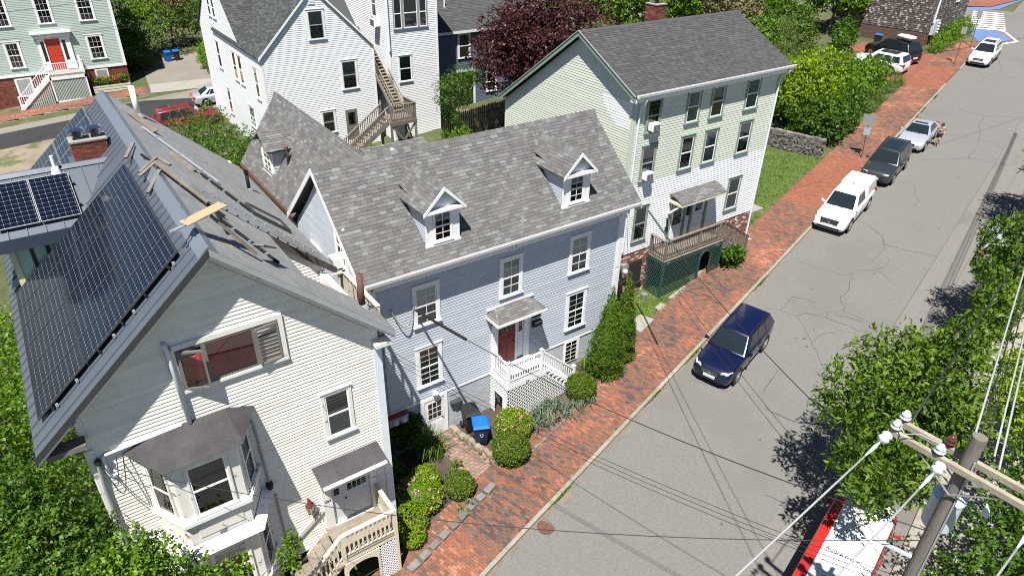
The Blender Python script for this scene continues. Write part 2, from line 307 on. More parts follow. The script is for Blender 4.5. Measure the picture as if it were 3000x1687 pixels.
M_PLASTIC_BLUE = mat('blue_bin_plastic', (0.005,0.11,0.46), 0.45, 0.06, 4)
M_PLASTIC_NAVY = mat('navy_bin_plastic', (0.010,0.022,0.060), 0.45, 0.06, 4)
M_PLASTIC_BLACK = mat('black_bin_plastic', (0.016,0.016,0.018), 0.5, 0.08, 4)
M_TYRE = mat('tyre_rubber', (0.016,0.016,0.016), 0.8, 0.1, 5)
M_RIM = mat('alloy_rim', (0.42,0.43,0.44), 0.3, 0.05, 5, metal=0.8)
M_CHROME = mat('chrome', (0.6,0.61,0.62), 0.15, 0.03, 5, metal=1.0)
M_CARGLASS = mat('car_window_glass', (0.012,0.018,0.022), 0.05, 0.2, 1.5, spec=0.6, coat=0.6)
M_LAMP = mat('headlamp_lens', (0.55,0.58,0.62), 0.12, 0.15, 9, coat=0.6, spec=0.6)
M_TAIL = mat('tail_lamp_red', (0.42,0.02,0.015), 0.2, 0.1, 5, coat=0.5)
M_ASPHALT = mat('worn_asphalt', (0.140,0.138,0.133), 0.92, 0.17, 11.0, bump=0.35, bscale=90, detail=12, wear=((0.131,0.128,0.123), 0.14, 0.53, (1,1,1)))
M_ASPHALT_LANE = mat('paler_lane_asphalt', (0.152,0.146,0.139), 0.92, 0.16, 9.0, bump=0.35, bscale=90, detail=12, wear=((0.130,0.125,0.118), 0.2, 0.56, (1,1,1)))
M_ASPHALT_NEW = mat('fresh_asphalt', (0.0240,0.0246,0.0264), 0.85, 0.12, 0.8, bump=0.3, bscale=90)
M_ASPHALT_OLD = mat('sandy_old_asphalt', (0.1800,0.1650,0.1440), 0.92, 0.12, 0.6, bump=0.3, bscale=60)
M_CRACK = mat('tarred_crack', (0.0390,0.0372,0.0360), 0.9, 0.2, 3)
M_PAINTW = mat('white_road_paint', (0.62,0.61,0.58), 0.7, 0.12, 3)
M_PAINTB = mat('blue_road_paint', (0.0960,0.1500,0.3360), 0.7, 0.12, 3)
M_SOIL = mat('mulch_soil', (0.0600,0.0450,0.0330), 0.95, 0.3, 3, bump=0.6, bscale=25)
M_GROUND = mat('yard_ground', (0.0630,0.0750,0.0270), 0.95, 0.35, 0.5, bump=0.4, bscale=12, wear=((0.1200,0.0990,0.0690), 0.4, 0.58, (1,1,1)))
M_LAWN = mat('lawn', (0.0720,0.1110,0.0210), 0.95, 0.25, 1.2, bump=0.5, bscale=30, wear=((0.1380,0.1320,0.0540), 0.8, 0.62, (1,1,1)))
M_BARK = mat('bark', (0.13,0.105,0.085), 0.95, 0.25, 5, bump=0.6, bscale=14)
M_BARKLT = mat('pale_bark', (0.26,0.22,0.18), 0.95, 0.25, 5, bump=0.6, bscale=14)
L_OAK = leaf_mat('oak_leaf', [(0.028,0.066,0.006),(0.062,0.130,0.010),(0.115,0.205,0.016),(0.24,0.33,0.05)], trans=0.35)
L_GREEN = leaf_mat('green_leaf', [(0.018,0.052,0.006),(0.042,0.105,0.009),(0.085,0.165,0.013),(0.15,0.24,0.03)], trans=0.35)
L_LIME = leaf_mat('yellow_green_leaf', [(0.070,0.145,0.007),(0.14,0.235,0.010),(0.22,0.325,0.013),(0.34,0.42,0.03)])
L_BRIGHT = leaf_mat('bright_green_leaf', [(0.035,0.095,0.008),(0.080,0.175,0.012),(0.14,0.255,0.016),(0.22,0.34,0.035)])
L_PURPLE = leaf_mat('purple_maple_leaf', [(0.020,0.006,0.008),(0.044,0.012,0.014),(0.080,0.026,0.028),(0.14,0.06,0.055)], trans=0.25)
L_CONIFER = leaf_mat('arborvitae_leaf', [(0.030,0.068,0.006),(0.060,0.115,0.009),(0.095,0.155,0.012),(0.15,0.21,0.02)], trans=0.15)
L_BOX = leaf_mat('shrub_leaf', [(0.034,0.070,0.006),(0.070,0.120,0.009),(0.11,0.155,0.012),(0.17,0.17,0.02)], trans=0.2)
L_IRIS = leaf_mat('iris_leaf', [(0.0510,0.0850,0.0578),(0.0884,0.1292,0.0884),(0.1360,0.1768,0.1224),(0.1836,0.2176,0.1496)], trans=0.2)
L_GRASS = leaf_mat('long_grass_blade', [(0.0408,0.0884,0.0136),(0.0748,0.1428,0.0204),(0.1156,0.1972,0.0306),(0.1768,0.2448,0.0612)], trans=0.3)
L_DRY = leaf_mat('dry_twig', [(0.0952,0.0748,0.0408),(0.1496,0.1224,0.0680),(0.1360,0.1428,0.0544),(0.2040,0.1768,0.1156)], trans=0.1)
# ---------------------------------------------------------------- ground, street, pavements
ST = Vector((DS[0], DS[1], GRADE)).normalized(); PR = Vector((DS[1], -DS[0], 0))    # along the street, across it to the right
KA = math.atan(0.262)
def kerb_y(x): return -5.7 + 0.262*x
KD = Vector((math.cos(KA), math.sin(KA), 0)); KN = Vector((math.sin(KA), -math.cos(KA), 0))
def kp(t, off, dz=0.0):   # t metres along the kerb line from x=0, off metres to its right
    p = Vector((0, -5.7, 0)) + KD*t + KN*off; return (p.x, p.y, zg(p.x, p.y)+dz)
def sheet(name, pts, m, dz, parent=None, kind='structure', label=None):
    mb = MB(); mb.add([(x, y, zg(x, y)+dz) for x, y in pts], [tuple(range(len(pts)))])
    o = mb.build(name, m, parent, org=(0,0,0), recalc=False)
    if o.data.polygons[0].normal.z < 0: o.data.flip_normals()
    if parent is None: tag(o, label, kind=kind)
    return o
sheet('ground', [(-260,-160),(420,-160),(420,380),(-260,380)], M_GROUND, 0.0)
# road
road = sheet('road', [kp(-40,0)[:2], kp(150,0)[:2], kp(150,10.4)[:2], kp(-40,10.4)[:2]], M_ASPHALT, 0.02)
sheet('cross_street', [kp(76.5,-60)[:2], kp(85.5,-60)[:2], kp(85.5,0)[:2], kp(76.5,0)[:2]], M_ASPHALT, 0.016)
def wob(pts, amp=0.10, step=0.35):
    out = []
    for (a, b) in zip(pts[:-1], pts[1:]):
        a = Vector(a); b = Vector(b); n = max(1, int((b-a).length/step))
        for i in range(n):
            q = a.lerp(b, i/n) + (Vector((random.gauss(0, amp), random.gauss(0, amp), 0))*0.5 if i else Vector((0,0,0))); out.append(q)
    out.append(Vector(pts[-1])); return out
def ribbon(pts, w, dz, name, m, parent):
    mb = MB(); k = 0; pts = [Vector((p[0], p[1], 0)) for p in pts]
    for i, p in enumerate(pts):
        d = (pts[min(i+1, len(pts)-1)]-pts[max(i-1, 0)]).normalized(); n = Vector((-d.y, d.x, 0))*(w*random.uniform(0.6, 1.3)/2)
        for q in (p-n, p+n): mb.v.append((q.x, q.y, zg(q.x, q.y)+dz))
    mb.f = [(2*i, 2*i+1, 2*i+3, 2*i+2) for i in range(len(pts)-1)]
    return mb.build(name, m, parent, org=(0,0,0), recalc=False)
CRACKS = [[(21.78,-0.97),(22.13,-2.06),(22.5,-3.14),(23.68,-3.43),(24.13,-3.86),(24.79,-3.98),(25.53,-3.83),(25.81,-3.55)],[(24.13,-3.86),(24.2,-4.16),(23.87,-4.75),(23.74,-5.23)],[(22.9,-3.3),(22.62,-3.63),(21.47,-4.08),(20.66,-4.17),(20.34,-4.35),(20.04,-4.81),(19.7,-4.96)],[(16.92,-2.53),(17.41,-3.04),(17.64,-3.89),(17.31,-4.42),(16.66,-5.29),(16.38,-5.56),(15.88,-6.22),(15.46,-6.78),(15.1,-7.26)],[(17.41,-3.04),(18.8,-2.73),(19.23,-3.42),(19.34,-3.82)],[(19.11,-3.54),(18.91,-3.87),(19.07,-4.56),(19.72,-4.94),(19.85,-5.6),(20.02,-6.51),(20.14,-7.23)],[(17.64,-3.89),(18.15,-3.89),(18.66,-4.77),(19.04,-4.58)],[(19.2,-4.9),(19.46,-5.43),(19.68,-5.99)],[(16.54,-5.44),(17.26,-5.39),(18.0,-5.71),(18.48,-5.7)],[(18.63,-4.79),(18.92,-5.79),(19.2,-6.63)],[(27.33,-2.28),(26.92,-2.69),(26.03,-3.04),(25.15,-3.19),(24.77,-3.39)],[(26.92,-2.69),(27.09,-3.43),(27.88,-5.09)],[(14.07,-7.3),(13.28,-7.61),(12.91,-7.81)],[(11.36,-6.92),(11.6,-7.57),(11.78,-8.16),(11.98,-8.36)],[(12.99,-8.16),(13.17,-8.8)],[(28.1,-0.11),(28.12,-1.02),(27.79,-1.72),(27.11,-2.57)],[(44.24,3.08),(44.87,1.62),(45.25,0.53),(44.95,-0.41)],[(38.77,1.98),(40.3,0.72),(41.56,-0.04),(41.9,-0.99)],[(49.97,2.99),(47.71,2.47),(45.62,1.3),(43.04,0.44),(41.25,-0.06)],[(49.91,5.05),(49.76,4.07),(49.84,2.93),(51.52,1.34)],[(34.41,1.01),(35.06,0.24),(33.68,-0.63),(33.21,-1.14),(32.15,-1.38)],[(59.29,9.24),(59.84,8.34),(59.47,6.83),(60.43,5.8)],[(56.77,7.02),(59.06,7.39)],[(64.19,8.87),(61.88,7.4),(60.59,7.27)],[(10.29,-3.93),(10.6,-4.48),(10.93,-5.35)],[(12.05,-6.29),(13.76,-5.72)],[(11.47,-6.83),(11.58,-7.65),(11.73,-8.13)],[(7.88,-9.67),(8.01,-9.91),(8.11,-10.34)],[(14.1,-7.46),(13.07,-7.75)],[(6.55,-10.72),(7.02,-11.94)]]
for c in CRACKS: ribbon(wob([(x, y, 0) for x, y in c], 0.13, 0.4), random.uniform(0.014, 0.03), 0.024, 'crack', M_CRACK, road)
ribbon([kp(t, 6.5)[:2] for t in range(8, 60, 2)], 0.02, 0.024, 'seam', M_CRACK, road)
ribbon([kp(t, 7.9)[:2] for t in range(0, 70, 2)], 0.012, 0.024, 'seam', M_CRACK, road)
sheet('parking_lane', [kp(-40,6.5)[:2], kp(74,6.5)[:2], kp(74,10.4)[:2], kp(-40,10.4)[:2]], M_ASPHALT_LANE, 0.0225, parent=road)
M_OIL = mat('oil_stain', (0.085,0.083,0.080), 0.8, 0.2, 3); M_GRIT = mat('gutter_grit', (0.150,0.132,0.108), 0.95, 0.2, 3)
for (t, o2, a, b) in ((15.6,3.9,0.10,0.06),(16.1,3.6,0.16,0.07),(15.9,3.3,0.07,0.05),(17.0,3.7,0.05,0.05),(9.0,4.6,0.07,0.05),(23.5,4.4,0.12,0.05),(4.5,5.2,0.09,0.06),(38.0,5.1,0.10,0.08),(20.2,2.4,0.06,0.05),(30.4,5.8,0.09,0.05)):
    c = kp(t, o2); n_ = 11; sheet('oil_spot', [(c[0]+a*random.uniform(.75,1.2)*math.cos(6.283*i/n_), c[1]+b*random.uniform(.75,1.2)*math.sin(6.283*i/n_)) for i in range(n_)], M_OIL, 0.0245, parent=road)
mb = MB(); n_ = 120
for i in range(n_+1):
    t = -14+i*0.7; wd = random.uniform(0.08, 0.3); mb.v += [(*kp(t,0.15)[:2], kp(t,0.15)[2]+0.0235), (*kp(t,0.15+wd)[:2], kp(t,0.15+wd)[2]+0.0235)]
mb.f = [(2*i, 2*i+1, 2*i+3, 2*i+2) for i in range(n_)]; mb.build('gutter_grit', M_GRIT, road, org=(0,0,0))
# painted crosswalk and blue corner at the top of the street
def poly_mark(name, pts, m, dz): return sheet(name, pts, m, dz, parent=road)
poly_mark('blue_marking', [(73.0,16.6),(75.0,16.2),(73.6,13.2),(71.3,10.9),(69.4,11.6),(69.0,13.0),(71.2,14.8)], M_PAINTB, 0.025)
poly_mark('blue_marking', [(80.2,20.6),(82.2,19.9),(90,19),(90,17.9),(83,17.6),(80.4,18.9)], M_PAINTB, 0.025)
for i in range(9):
    a = Vector((72.9, 15.9)).lerp(Vector((79.9, 18.9)), i/8.0); b = Vector((74.6, 13.0)).lerp(Vector((81.0, 16.2)), i/8.0); d = Vector((0.42, 0.12))
    poly_mark('crosswalk_bar', [tuple(a), tuple(b), tuple(b+d), tuple(a+d)], M_PAINTW, 0.030)
for i in range(3):
    poly_mark('crosswalk_bar', [kp(75.6, 3.4+i*1.5)[:2], kp(78.4, 3.4+i*1.5)[:2], kp(78.4, 4.1+i*1.5)[:2], kp(75.6, 4.1+i*1.5)[:2]], M_PAINTW, 0.030)
ribbon([(75.6,16.4),(74.0,12.7),(71.5,10.5),(69.2,11.2)], 0.22, 0.031, 'white_edge_line', M_PAINTW, road)

# left pavement: kerb stones and bricks, bricks laid across the walk
pave = sheet('sidewalk', [kp(-14,-2.75)[:2], kp(70.5,-2.75)[:2], kp(70.5,0.0)[:2], kp(-14,0.0)[:2]], M_SAND, 0.105)
t = -14.0
while t < 71:
    ln = random.uniform(1.3, 2.3)
    if not (28.6 < t < 36.8 or 54.6 < t < 60.5):
        a, b, c, d = kp(t+0.008, -0.01), kp(t+ln-0.008, -0.01), kp(t+ln-0.008, 0.15), kp(t+0.008, 0.15); j = random.uniform(-0.01, 0.01)
        mb = MB().hex([(p[0],p[1],p[2]-0.15) for p in (a,d,c,b)] + [(p[0],p[1],p[2]+0.135+j) for p in (a,d,c,b)])
        mb.build('kerb_stone', M_GRANITE, pave, org=(0,0,0), bevel=0.015)
    t += ln
BR = []
t = -13.9; row = 0
while t < 70.4:
    wln = 0.098; off0 = -2.74 + (0.1 if row % 2 else 0.0); o_ = off0
    wl = 2.74
    while o_ < -0.03:
        e = min(o_+0.2, -0.02); apron = (28.3 < t < 36.6) or (54.2 < t < 60.6)
        BR.append((t, o_, e, apron)); o_ += 0.203
    t += 0.101; row += 1
def brick_pts(t, a, e, lift):
    q = [kp(t+0.003, a+0.002), kp(t+0.096, a+0.002), kp(t+0.096, e-0.002), kp(t+0.003, e-0.002)]
    return [(p[0],p[1],p[2]+0.105) for p in q] + [(p[0],p[1],p[2]+0.122+lift) for p in q]
FB = [(4,5,6,7),(0,1,5,4),(1,2,6,5),(2,3,7,6),(3,0,4,7)]
BR.sort(key=lambda b: (Vector(kp(b[0], b[1]))-Vector((-2.0,-5.9,-1.0))).length)
mb1, mb2 = MB(), MB()
for i, (t, a, e, ap) in enumerate(BR):
    P_ = brick_pts(t, a, e, random.uniform(-0.003, 0.004))
    if i < 290: MB().add(P_, FB).build('brick', M_PAVER, pave, org=(0,0,0))
    else: (mb2 if ap else mb1).add(P_, FB)
for mb, m in ((mb1, M_PAVER), (mb2, M_PAVER_OR)): tag(mb.build('brick_field', m, pave, org=(0,0,0)), kind='stuff')
# right pavement behind the trees
pave2 = sheet('sidewalk_right', [kp(-30,10.4)[:2], kp(75,10.4)[:2], kp(75,12.8)[:2], kp(-30,12.8)[:2]], M_CONC, 0.10)
t = -10.0
while t < 60:
    a, b, c, d = kp(t, 10.25), kp(t+1.98, 10.25), kp(t+1.98, 10.4), kp(t, 10.4)
    MB().hex([(p[0],p[1],p[2]-0.1) for p in (a,d,c,b)] + [(p[0],p[1],p[2]+0.125) for p in (a,d,c,b)]).build('kerb_stone', M_GRANITE, pave2, org=(0,0,0)); t += 2.0
# beds, path, lawn
sheet('planting_bed', [(-3.4,-4.6),(-3.4,-0.1),(-0.6,-0.1),(-0.6,-2.6),(0.2,-3.0),(-0.3,-3.75)], M_SOIL, 0.03)
sheet('planting_bed_by_the_porch', [(0.45,-0.05),(0.7,-2.6),(1.4,-3.2),(6.2,-2.0),(9.2,-1.35),(9.2,-0.05)], M_SOIL, 0.06)
sheet('lawn', [(21.5,2.6),(34.2,5.55),(33.2,12),(21.6,14)], M_LAWN, 0.05)
sheet('lawn_strip', [(9.4,-0.9),(13.4,0.1),(18.4,1.25),(18.4,2.3),(9.4,2.3)], M_LAWN, 0.05)
path = sheet('garden_path', [(-0.55,-0.05),(0.35,-0.05),(0.9,-2.75),(1.3,-3.3),(-0.05,-3.65),(-0.4,-2.4)], M_SAND, 0.055)
for i in range(22):
    for j in range(9):
        x = -0.62+j*0.215+(0.107 if i % 2 else 0)+i*0.022; y = -0.16-i*0.155
        lft = -0.53 + max(0, -y-0.1)*0.02 if y > -2.4 else -0.45+(-2.4-y)*0.30; rgt = 0.33+(-y)*0.20
        if x < lft or x+0.2 > rgt: continue
        z = zg(x, y)+0.06; MB().box(x+0.004, y-0.148, z, x+0.208, y-0.004, z+0.018+random.uniform(0,0.006)).build('paver', M_PAVER_TAN, path, org=(0,0,0))
# flat stepping slabs before the green porch
def flag(pts, th=0.05, nm='stepping_slab', label=None, m=M_CONC):
    mb = MB(); mb.prism([(x, y, zg(x, y)+0.06+th) for x, y in pts], th+0.05); o = mb.build(nm, m, None, org=(pts[0][0], pts[0][1], zg(*pts[0])), bevel=0.01)
    return tag(o, label, 'paving slab', 'flat slabs along the brick sidewalk')
flag([(13.9,0.55),(15.4,0.95),(15.2,1.18),(13.8,0.95)], label='long pale slab at the corner of the dark green lattice')
flag([(15.5,0.85),(17.1,1.25),(16.9,1.7),(15.9,1.6)], label='pale slab at the arched opening of the green lattice')
flag([(12.6,0.15),(13.4,0.32),(13.2,0.85),(12.7,0.75)], label='irregular pale slab in the grass before the lattice corner')
flag([(10.7,-0.35),(11.9,0.0),(11.6,0.7),(10.5,0.4)], th=0.14, label='thick square slab beside the tall evergreens')
st_ = thing('stone_steps', 'two concrete lawn steps with pebbled risers beside the green house', 'steps', (24.3, 4.0, zg(24.3, 4.0)))
for k, (x0, y0, x1, y1, h) in enumerate(((22.3,4.2,24.0,6.0,0.42),(23.7,3.9,24.9,5.4,0.24),(24.6,3.5,25.7,4.9,0.10))):
    z = zg(24, 4); MB().box(x0, y0, z-0.1, x1, y1, z+h).build('step', M_CONC, st_, bevel=0.02)
# the back street: brick walk, kerb, old and new asphalt, driveway
sheet('back_street', [(-60,46.0),(60,42.0),(60,48.8),(-60,53.5)], M_ASPHALT_OLD, 0.012)
sheet('back_street_patch', [(-60,47.4),(-1.0,45.6),(4.0,45.6),(40,43.8),(40,46.4),(8,48.3),(2.5,48.6),(-1.2,50.8),(-3.5,51.2),(-5,49.8),(-60,52.4)], M_ASPHALT_NEW, 0.018)
bw = sheet('back_sidewalk', [(-60,54.6),(-0.3,52.6),(-0.6,54.7),(-60,57.0)], M_SAND, 0.10)
mb = MB()
for i in range(230):
    for j in range(10):
        x = -24+i*0.103; y = 54.6-(x+60)*0.0335+0.03+j*0.205+(0.1 if i % 2 else 0); z = zg(x, y)+0.1; mb.box(x, y, z, x+0.097, y+0.197, z+0.015)
tag(mb.build('brick_field', M_PAVER, bw, org=(0,0,0)), kind='stuff')
for i in range(14):
    x = -26+i*1.9; y = 54.55-(x+60)*0.0335; z = zg(x, y); MB().box(x, y-0.1, z, x+1.88, y+0.06, z+0.14).build('kerb_stone', M_GRANITE, bw, org=(0,0,0))
sheet('driveway', [(-0.2,52.5),(7.2,49.6),(8.0,63.5),(1.0,63.5)], M_ASPHALT_OLD, 0.03)
sheet('driveway_apron', [(-0.2,52.5),(7.2,49.6),(7.5,52.6),(0.2,55.2)], M_CONC, 0.034)
sheet('near_back_walk', [(0.5,41.6),(12,41.2),(12,43.4),(0.5,44.2)], M_PAVER_SHEET, 0.03)
sheet('dirt_lot', [(-30,33),(-9,33),(-6,46),(-30,47)], mat('sandy_lot', (0.20,0.165,0.125), 0.95, 0.2, 0.8, wear=((0.085,0.105,0.040), 0.3, 0.58, (1,1,1))), 0.02)
sheet('driveway_right', [(51.5,10.5),(61.5,13.0),(60.5,20),(52,19)], M_PAVER_SHEET, 0.11)
# ---------------------------------------------------------------- house parts
def window(t, F, s0, s1, z0, z1, trim, sash, grid=(2,2), shade=0.0, shade_m=None, cw=0.10, head=0.03, glass=None, ac=False, low_shade=0.0, name='window'):
    """double-hung window standing proud of the siding: casing, sill, two sashes with bars, two panes, shade"""
    glass = glass or M_GLASS
    mb = MB(); zs = z0+0.06
    fbox(mb, F, s0, s0+cw, zs, z1, -0.01, 0.05); fbox(mb, F, s1-cw, s1, zs, z1, -0.01, 0.05); fbox(mb, F, s0+cw, s1-cw, z1-cw, z1, -0.01, 0.05)
    fbox(mb, F, s0-head, s1+head, z1+0.001, z1+0.035, -0.01, 0.075)
    wn = mb.build(name, trim, t)
    fbox(MB(), F, s0-0.03, s1+0.03, z0, zs, -0.01, 0.10).build('sill', trim, wn) if False else None
    m2 = MB(); fbox(m2, F, s0-0.03, s1+0.03, z0, zs-0.001, -0.01, 0.10); m2.build('sill', trim, wn)
    a, b, lo, hi = s0+cw, s1-cw, zs, z1-cw; mid = (lo+hi)/2; sw = 0.045
    m3 = MB(); bars = 0.018
    for (q0, q1, d) in ((mid, hi, 0.030), (lo, mid+0.03, 0.040)):
        fbox(m3, F, a, a+sw, q0, q1, 0.016, d); fbox(m3, F, b-sw, b, q0, q1, 0.016, d); fbox(m3, F, a+sw, b-sw, q0, q0+sw, 0.016, d); fbox(m3, F, a+sw, b-sw, q1-sw, q1, 0.016, d)
        nx, nz = grid if q0 == mid else (grid if len(grid) < 3 else grid[2:])
        for i in range(1, nx):
            x = a+sw+(b-a-2*sw)*i/nx; fbox(m3, F, x-bars/2, x+bars/2, q0+sw, q1-sw, 0.02, d-0.002)
        for i in range(1, nz):
            z = q0+sw+(q1-q0-2*sw)*i/nz; fbox(m3, F, a+sw, b-sw, z-bars/2, z+bars/2, 0.02, d-0.004)
    m3.build('sash', sash, wn)
    m4 = MB(); fbox(m4, F, a, b, lo, hi, -0.005, 0.0165); m4.build('room_shade_panel', M_ROOMSHADE, wn)  # flat dark panel paints the unlit room; no room is built
    for q0, q1 in ((mid+0.03, hi-sw), (lo+sw, mid)):
        m5 = MB(); m5.add([F.p(a+sw,q0,0.025), F.p(b-sw,q0,0.025), F.p(b-sw,q1,0.025), F.p(a+sw,q1,0.025)], [(0,1,2,3)]); m5.build('pane', glass, wn, recalc=False)
    if shade:
        m6 = MB(); fbox(m6, F, a+sw-0.01, b-sw+0.01, hi-sw-(hi-lo-2*sw)*shade, hi-sw+0.01, 0.017, 0.0195); m6.build('shade', shade_m or M_BLIND, wn)
    if low_shade:
        m6 = MB(); fbox(m6, F, a+sw-0.01, b-sw+0.01, lo+sw-0.01, lo+sw+(hi-lo-2*sw)*low_shade, 0.017, 0.0195); m6.build('shade', M_CURTAIN, wn)
    return wn
def ac_unit(F, s, z, label, w=0.5, h=0.36, d=0.4):
    c = F.p(s, z, 0.0); t = thing('air_conditioner', label, 'air conditioner', c)
    mb = MB(); fbox(mb, F, s-w/2, s+w/2, z, z+h, 0.03, d); mb.build('casing', M_WHITE_CLEAN, t, bevel=0.02)
    for sgn in (1,):
        mb = MB(); fbox(mb, F, s-w/2+0.06, s+w/2-0.06, z+0.05, z+h-0.05, d-0.005, d+0.008); mb.build('grille', mat('ac_grille_grey', (0.10,0.10,0.11), 0.7, 0.1), t)
        for i in range(5):
            zz = z+0.07+i*(h-0.14)/4; mb = MB(); fbox(mb, F, s-w/2+0.07, s+w/2-0.07, zz-0.006, zz+0.006, d+0.008, d+0.016); mb.build('louvre', M_GALV, t)
    return t
def panel_door(t, F, s0, s1, z0, z1, m, d=0.02, lights=None, name='door', panels=((0.1,0.45),(0.55,0.9)), knob=True, glass=None):
    mb = MB(); fbox(mb, F, s0, s1, z0, z1, -0.005, d+0.03); dr = mb.build(name, m, t)
    w, h = s1-s0, z1-z0
    if lights:
        u0, u1, v0, v1, nx, nz = lights
        a, b, lo, hi = s0+w*u0, s0+w*u1, z0+h*v0, z0+h*v1
        mb = MB(); fbox(mb, F, a, b, lo, hi, d+0.02, d+0.032); mb.build('room_shade_panel', M_ROOMSHADE, dr)  # dark sheet behind the door glass, painted as unlit hall
        mb = MB(); fbox(mb, F, a-0.03, b+0.03, lo-0.03, lo, d+0.02, d+0.045); fbox(mb, F, a-0.03, b+0.03, hi, hi+0.03, d+0.02, d+0.045); fbox(mb, F, a-0.03, a, lo, hi, d+0.02, d+0.045); fbox(mb, F, b, b+0.03, lo, hi, d+0.02, d+0.045)
        for i in range(1, nx): x = a+(b-a)*i/nx; fbox(mb, F, x-0.011, x+0.011, lo, hi, d+0.025, d+0.044)
        for i in range(1, nz): z = lo+(hi-lo)*i/nz; fbox(mb, F, a, b, z-0.011, z+0.011, d+0.025, d+0.042)
        mb.build('glazing_bars', m, dr)
        mb = MB(); mb.add([F.p(a,lo,d+0.036), F.p(b,lo,d+0.036), F.p(b,hi,d+0.036), F.p(a,hi,d+0.036)], [(0,1,2,3)]); mb.build('pane', glass or M_GLASS, dr, recalc=False)
    for v0, v1 in panels:
        for u0, u1 in ((0.12,0.46),(0.54,0.88)):
            mb = MB(); fbox(mb, F, s0+w*u0, s0+w*u1, z0+h*v0, z0+h*v1, d+0.02, d+0.042); mb.build('raised_panel', m, dr, bevel=0.008)
    if knob:
        c = F.p(s1-0.08 if knob != 'L' else s0+0.08, z0+h*0.47, d+0.07); mb = MB(); mb.tube([F.p(s1-0.08 if knob != 'L' else s0+0.08, z0+h*0.47, d+0.02), c], 0.028, 8); mb.build('knob', M_RUST, dr)
    return dr
def bricks(t, F, s0, s1, z0, z1, m=None, name='brick_wall', bw=0.21, bh=0.075, d=0.0, zfun=None, mortar=None):
    """laid bricks with recessed joints on one wall face, joined into one part"""
    mb = MB(); fbox(mb, F, s0, s1, z0, z1, d-0.1, d); mb.build(name, mortar or M_MORTAR, t)
    mb = MB(); z = z0; r_ = 0
    while z < z1-0.02:
        a = s0-(bw/2 if r_ % 2 else 0)
        while a < s1-0.01:
            x0, x1 = max(a, s0), min(a+bw, s1)
            if x1-x0 > 0.02:
                k = random.uniform(0.006, 0.012); zt = min(z+bh-0.011, z1)
                mb.add([F.p(x0+0.005,z,d+k), F.p(x1-0.005,z,d+k), F.p(x1-0.005,zt,d+k), F.p(x0+0.005,zt,d+k), F.p(x0+0.005,z,d-0.002), F.p(x1-0.005,z,d-0.002), F.p(x1-0.005,zt,d-0.002), F.p(x0+0.005,zt,d-0.002)],
                       [(0,1,2,3),(3,2,6,7),(0,4,5,1),(0,3,7,4),(1,5,6,2)])
            a += bw
        z += bh; r_ += 1
    return tag(mb.build('brick_courses', m or M_BRICK, t, recalc=False), kind='stuff')
def railing(t, p, q, h, m, mb_=None, spacing=0.13, bal=0.035, top=(0.09,0.05), base=0.09, post=None, balname='baluster', bm=None, gap_top=0.03):
    p = Vector(p); q = Vector(q); d = q-p; L = Vector((d.x, d.y, 0)).length; n = max(2, int(L/spacing)); up = Vector((0,0,1))
    MB().beam(p+up*h, q+up*h, top[0], top[1]).build('top_rail', m, t)
    MB().beam(p+up*base, q+up*base, 0.05, 0.05).build('bottom_rail', m, t)
    for i in range(1, n):
        c = p.lerp(q, i/n); MB().box(c.x-bal/2, c.y-bal/2, c.z+base+0.02, c.x+bal/2, c.y+bal/2, c.z+h-gap_top).build(balname, bm or m, t, recalc=False)
def post(t, x, y, z0, z1, m, w=0.1, cap=0.0, name='newel_post'):
    mb = MB().box(x-w/2, y-w/2, z0, x+w/2, y+w/2, z1)
    if cap: mb.box(x-w/2-cap, y-w/2-cap, z1+0.001, x+w/2+cap, y+w/2+cap, z1+0.03); mb.add([(x-w/2,y-w/2,z1+0.03),(x+w/2,y-w/2,z1+0.03),(x+w/2,y+w/2,z1+0.03),(x-w/2,y+w/2,z1+0.03),(x,y,z1+0.075)], [(0,1,4),(1,2,4),(2,3,4),(3,0,4)])
    return mb.build(name, m, t)
def lattice(t, F, poly, m, sp=0.085, sw=0.03, hole=None, name='lattice', d=0.0):
    """crossed diagonal strips clipped to the outline; one joined part"""
    mb = MB(); s0 = min(p[0] for p in poly); s1 = max(p[0] for p in poly); z0 = min(p[1] for p in poly); z1 = max(p[1] for p in poly)
    def inside(s, z):
        e = span(poly, z)
        if not e or not (e[0] <= s <= e[1]): return False
        return not (hole and hole(s, z))
    for sgn, dd in ((1, d+0.004), (-1, d+0.014)):
        k0 = s0-(z1-z0) if sgn > 0 else s0; k1 = s1 if sgn > 0 else s1+(z1-z0); k = k0
        while k < k1:
            run = None; z = z0; st = 0.03
            while z <= z1+st:
                s = k+sgn*(z-z0); ok = z <= z1 and inside(s, z)
                if ok and run is None: run = z
                if not ok and run is not None:
                    if z-run > 0.03:
                        a, b = run, z-st*0.5; sa, sb = k+sgn*(a-z0), k+sgn*(b-z0); w_ = sw*0.7
                        mb.hex([F.p(sa-w_,a,dd+0.009), F.p(sa+w_,a,dd+0.009), F.p(sa+w_,a,dd), F.p(sa-w_,a,dd), F.p(sb-w_,b,dd+0.009), F.p(sb+w_,b,dd+0.009), F.p(sb+w_,b,dd), F.p(sb-w_,b,dd)])
                    run = None
                z += st
            k += sp*1.414
    return tag(mb.build(name, m, t, recalc=False), kind='stuff')
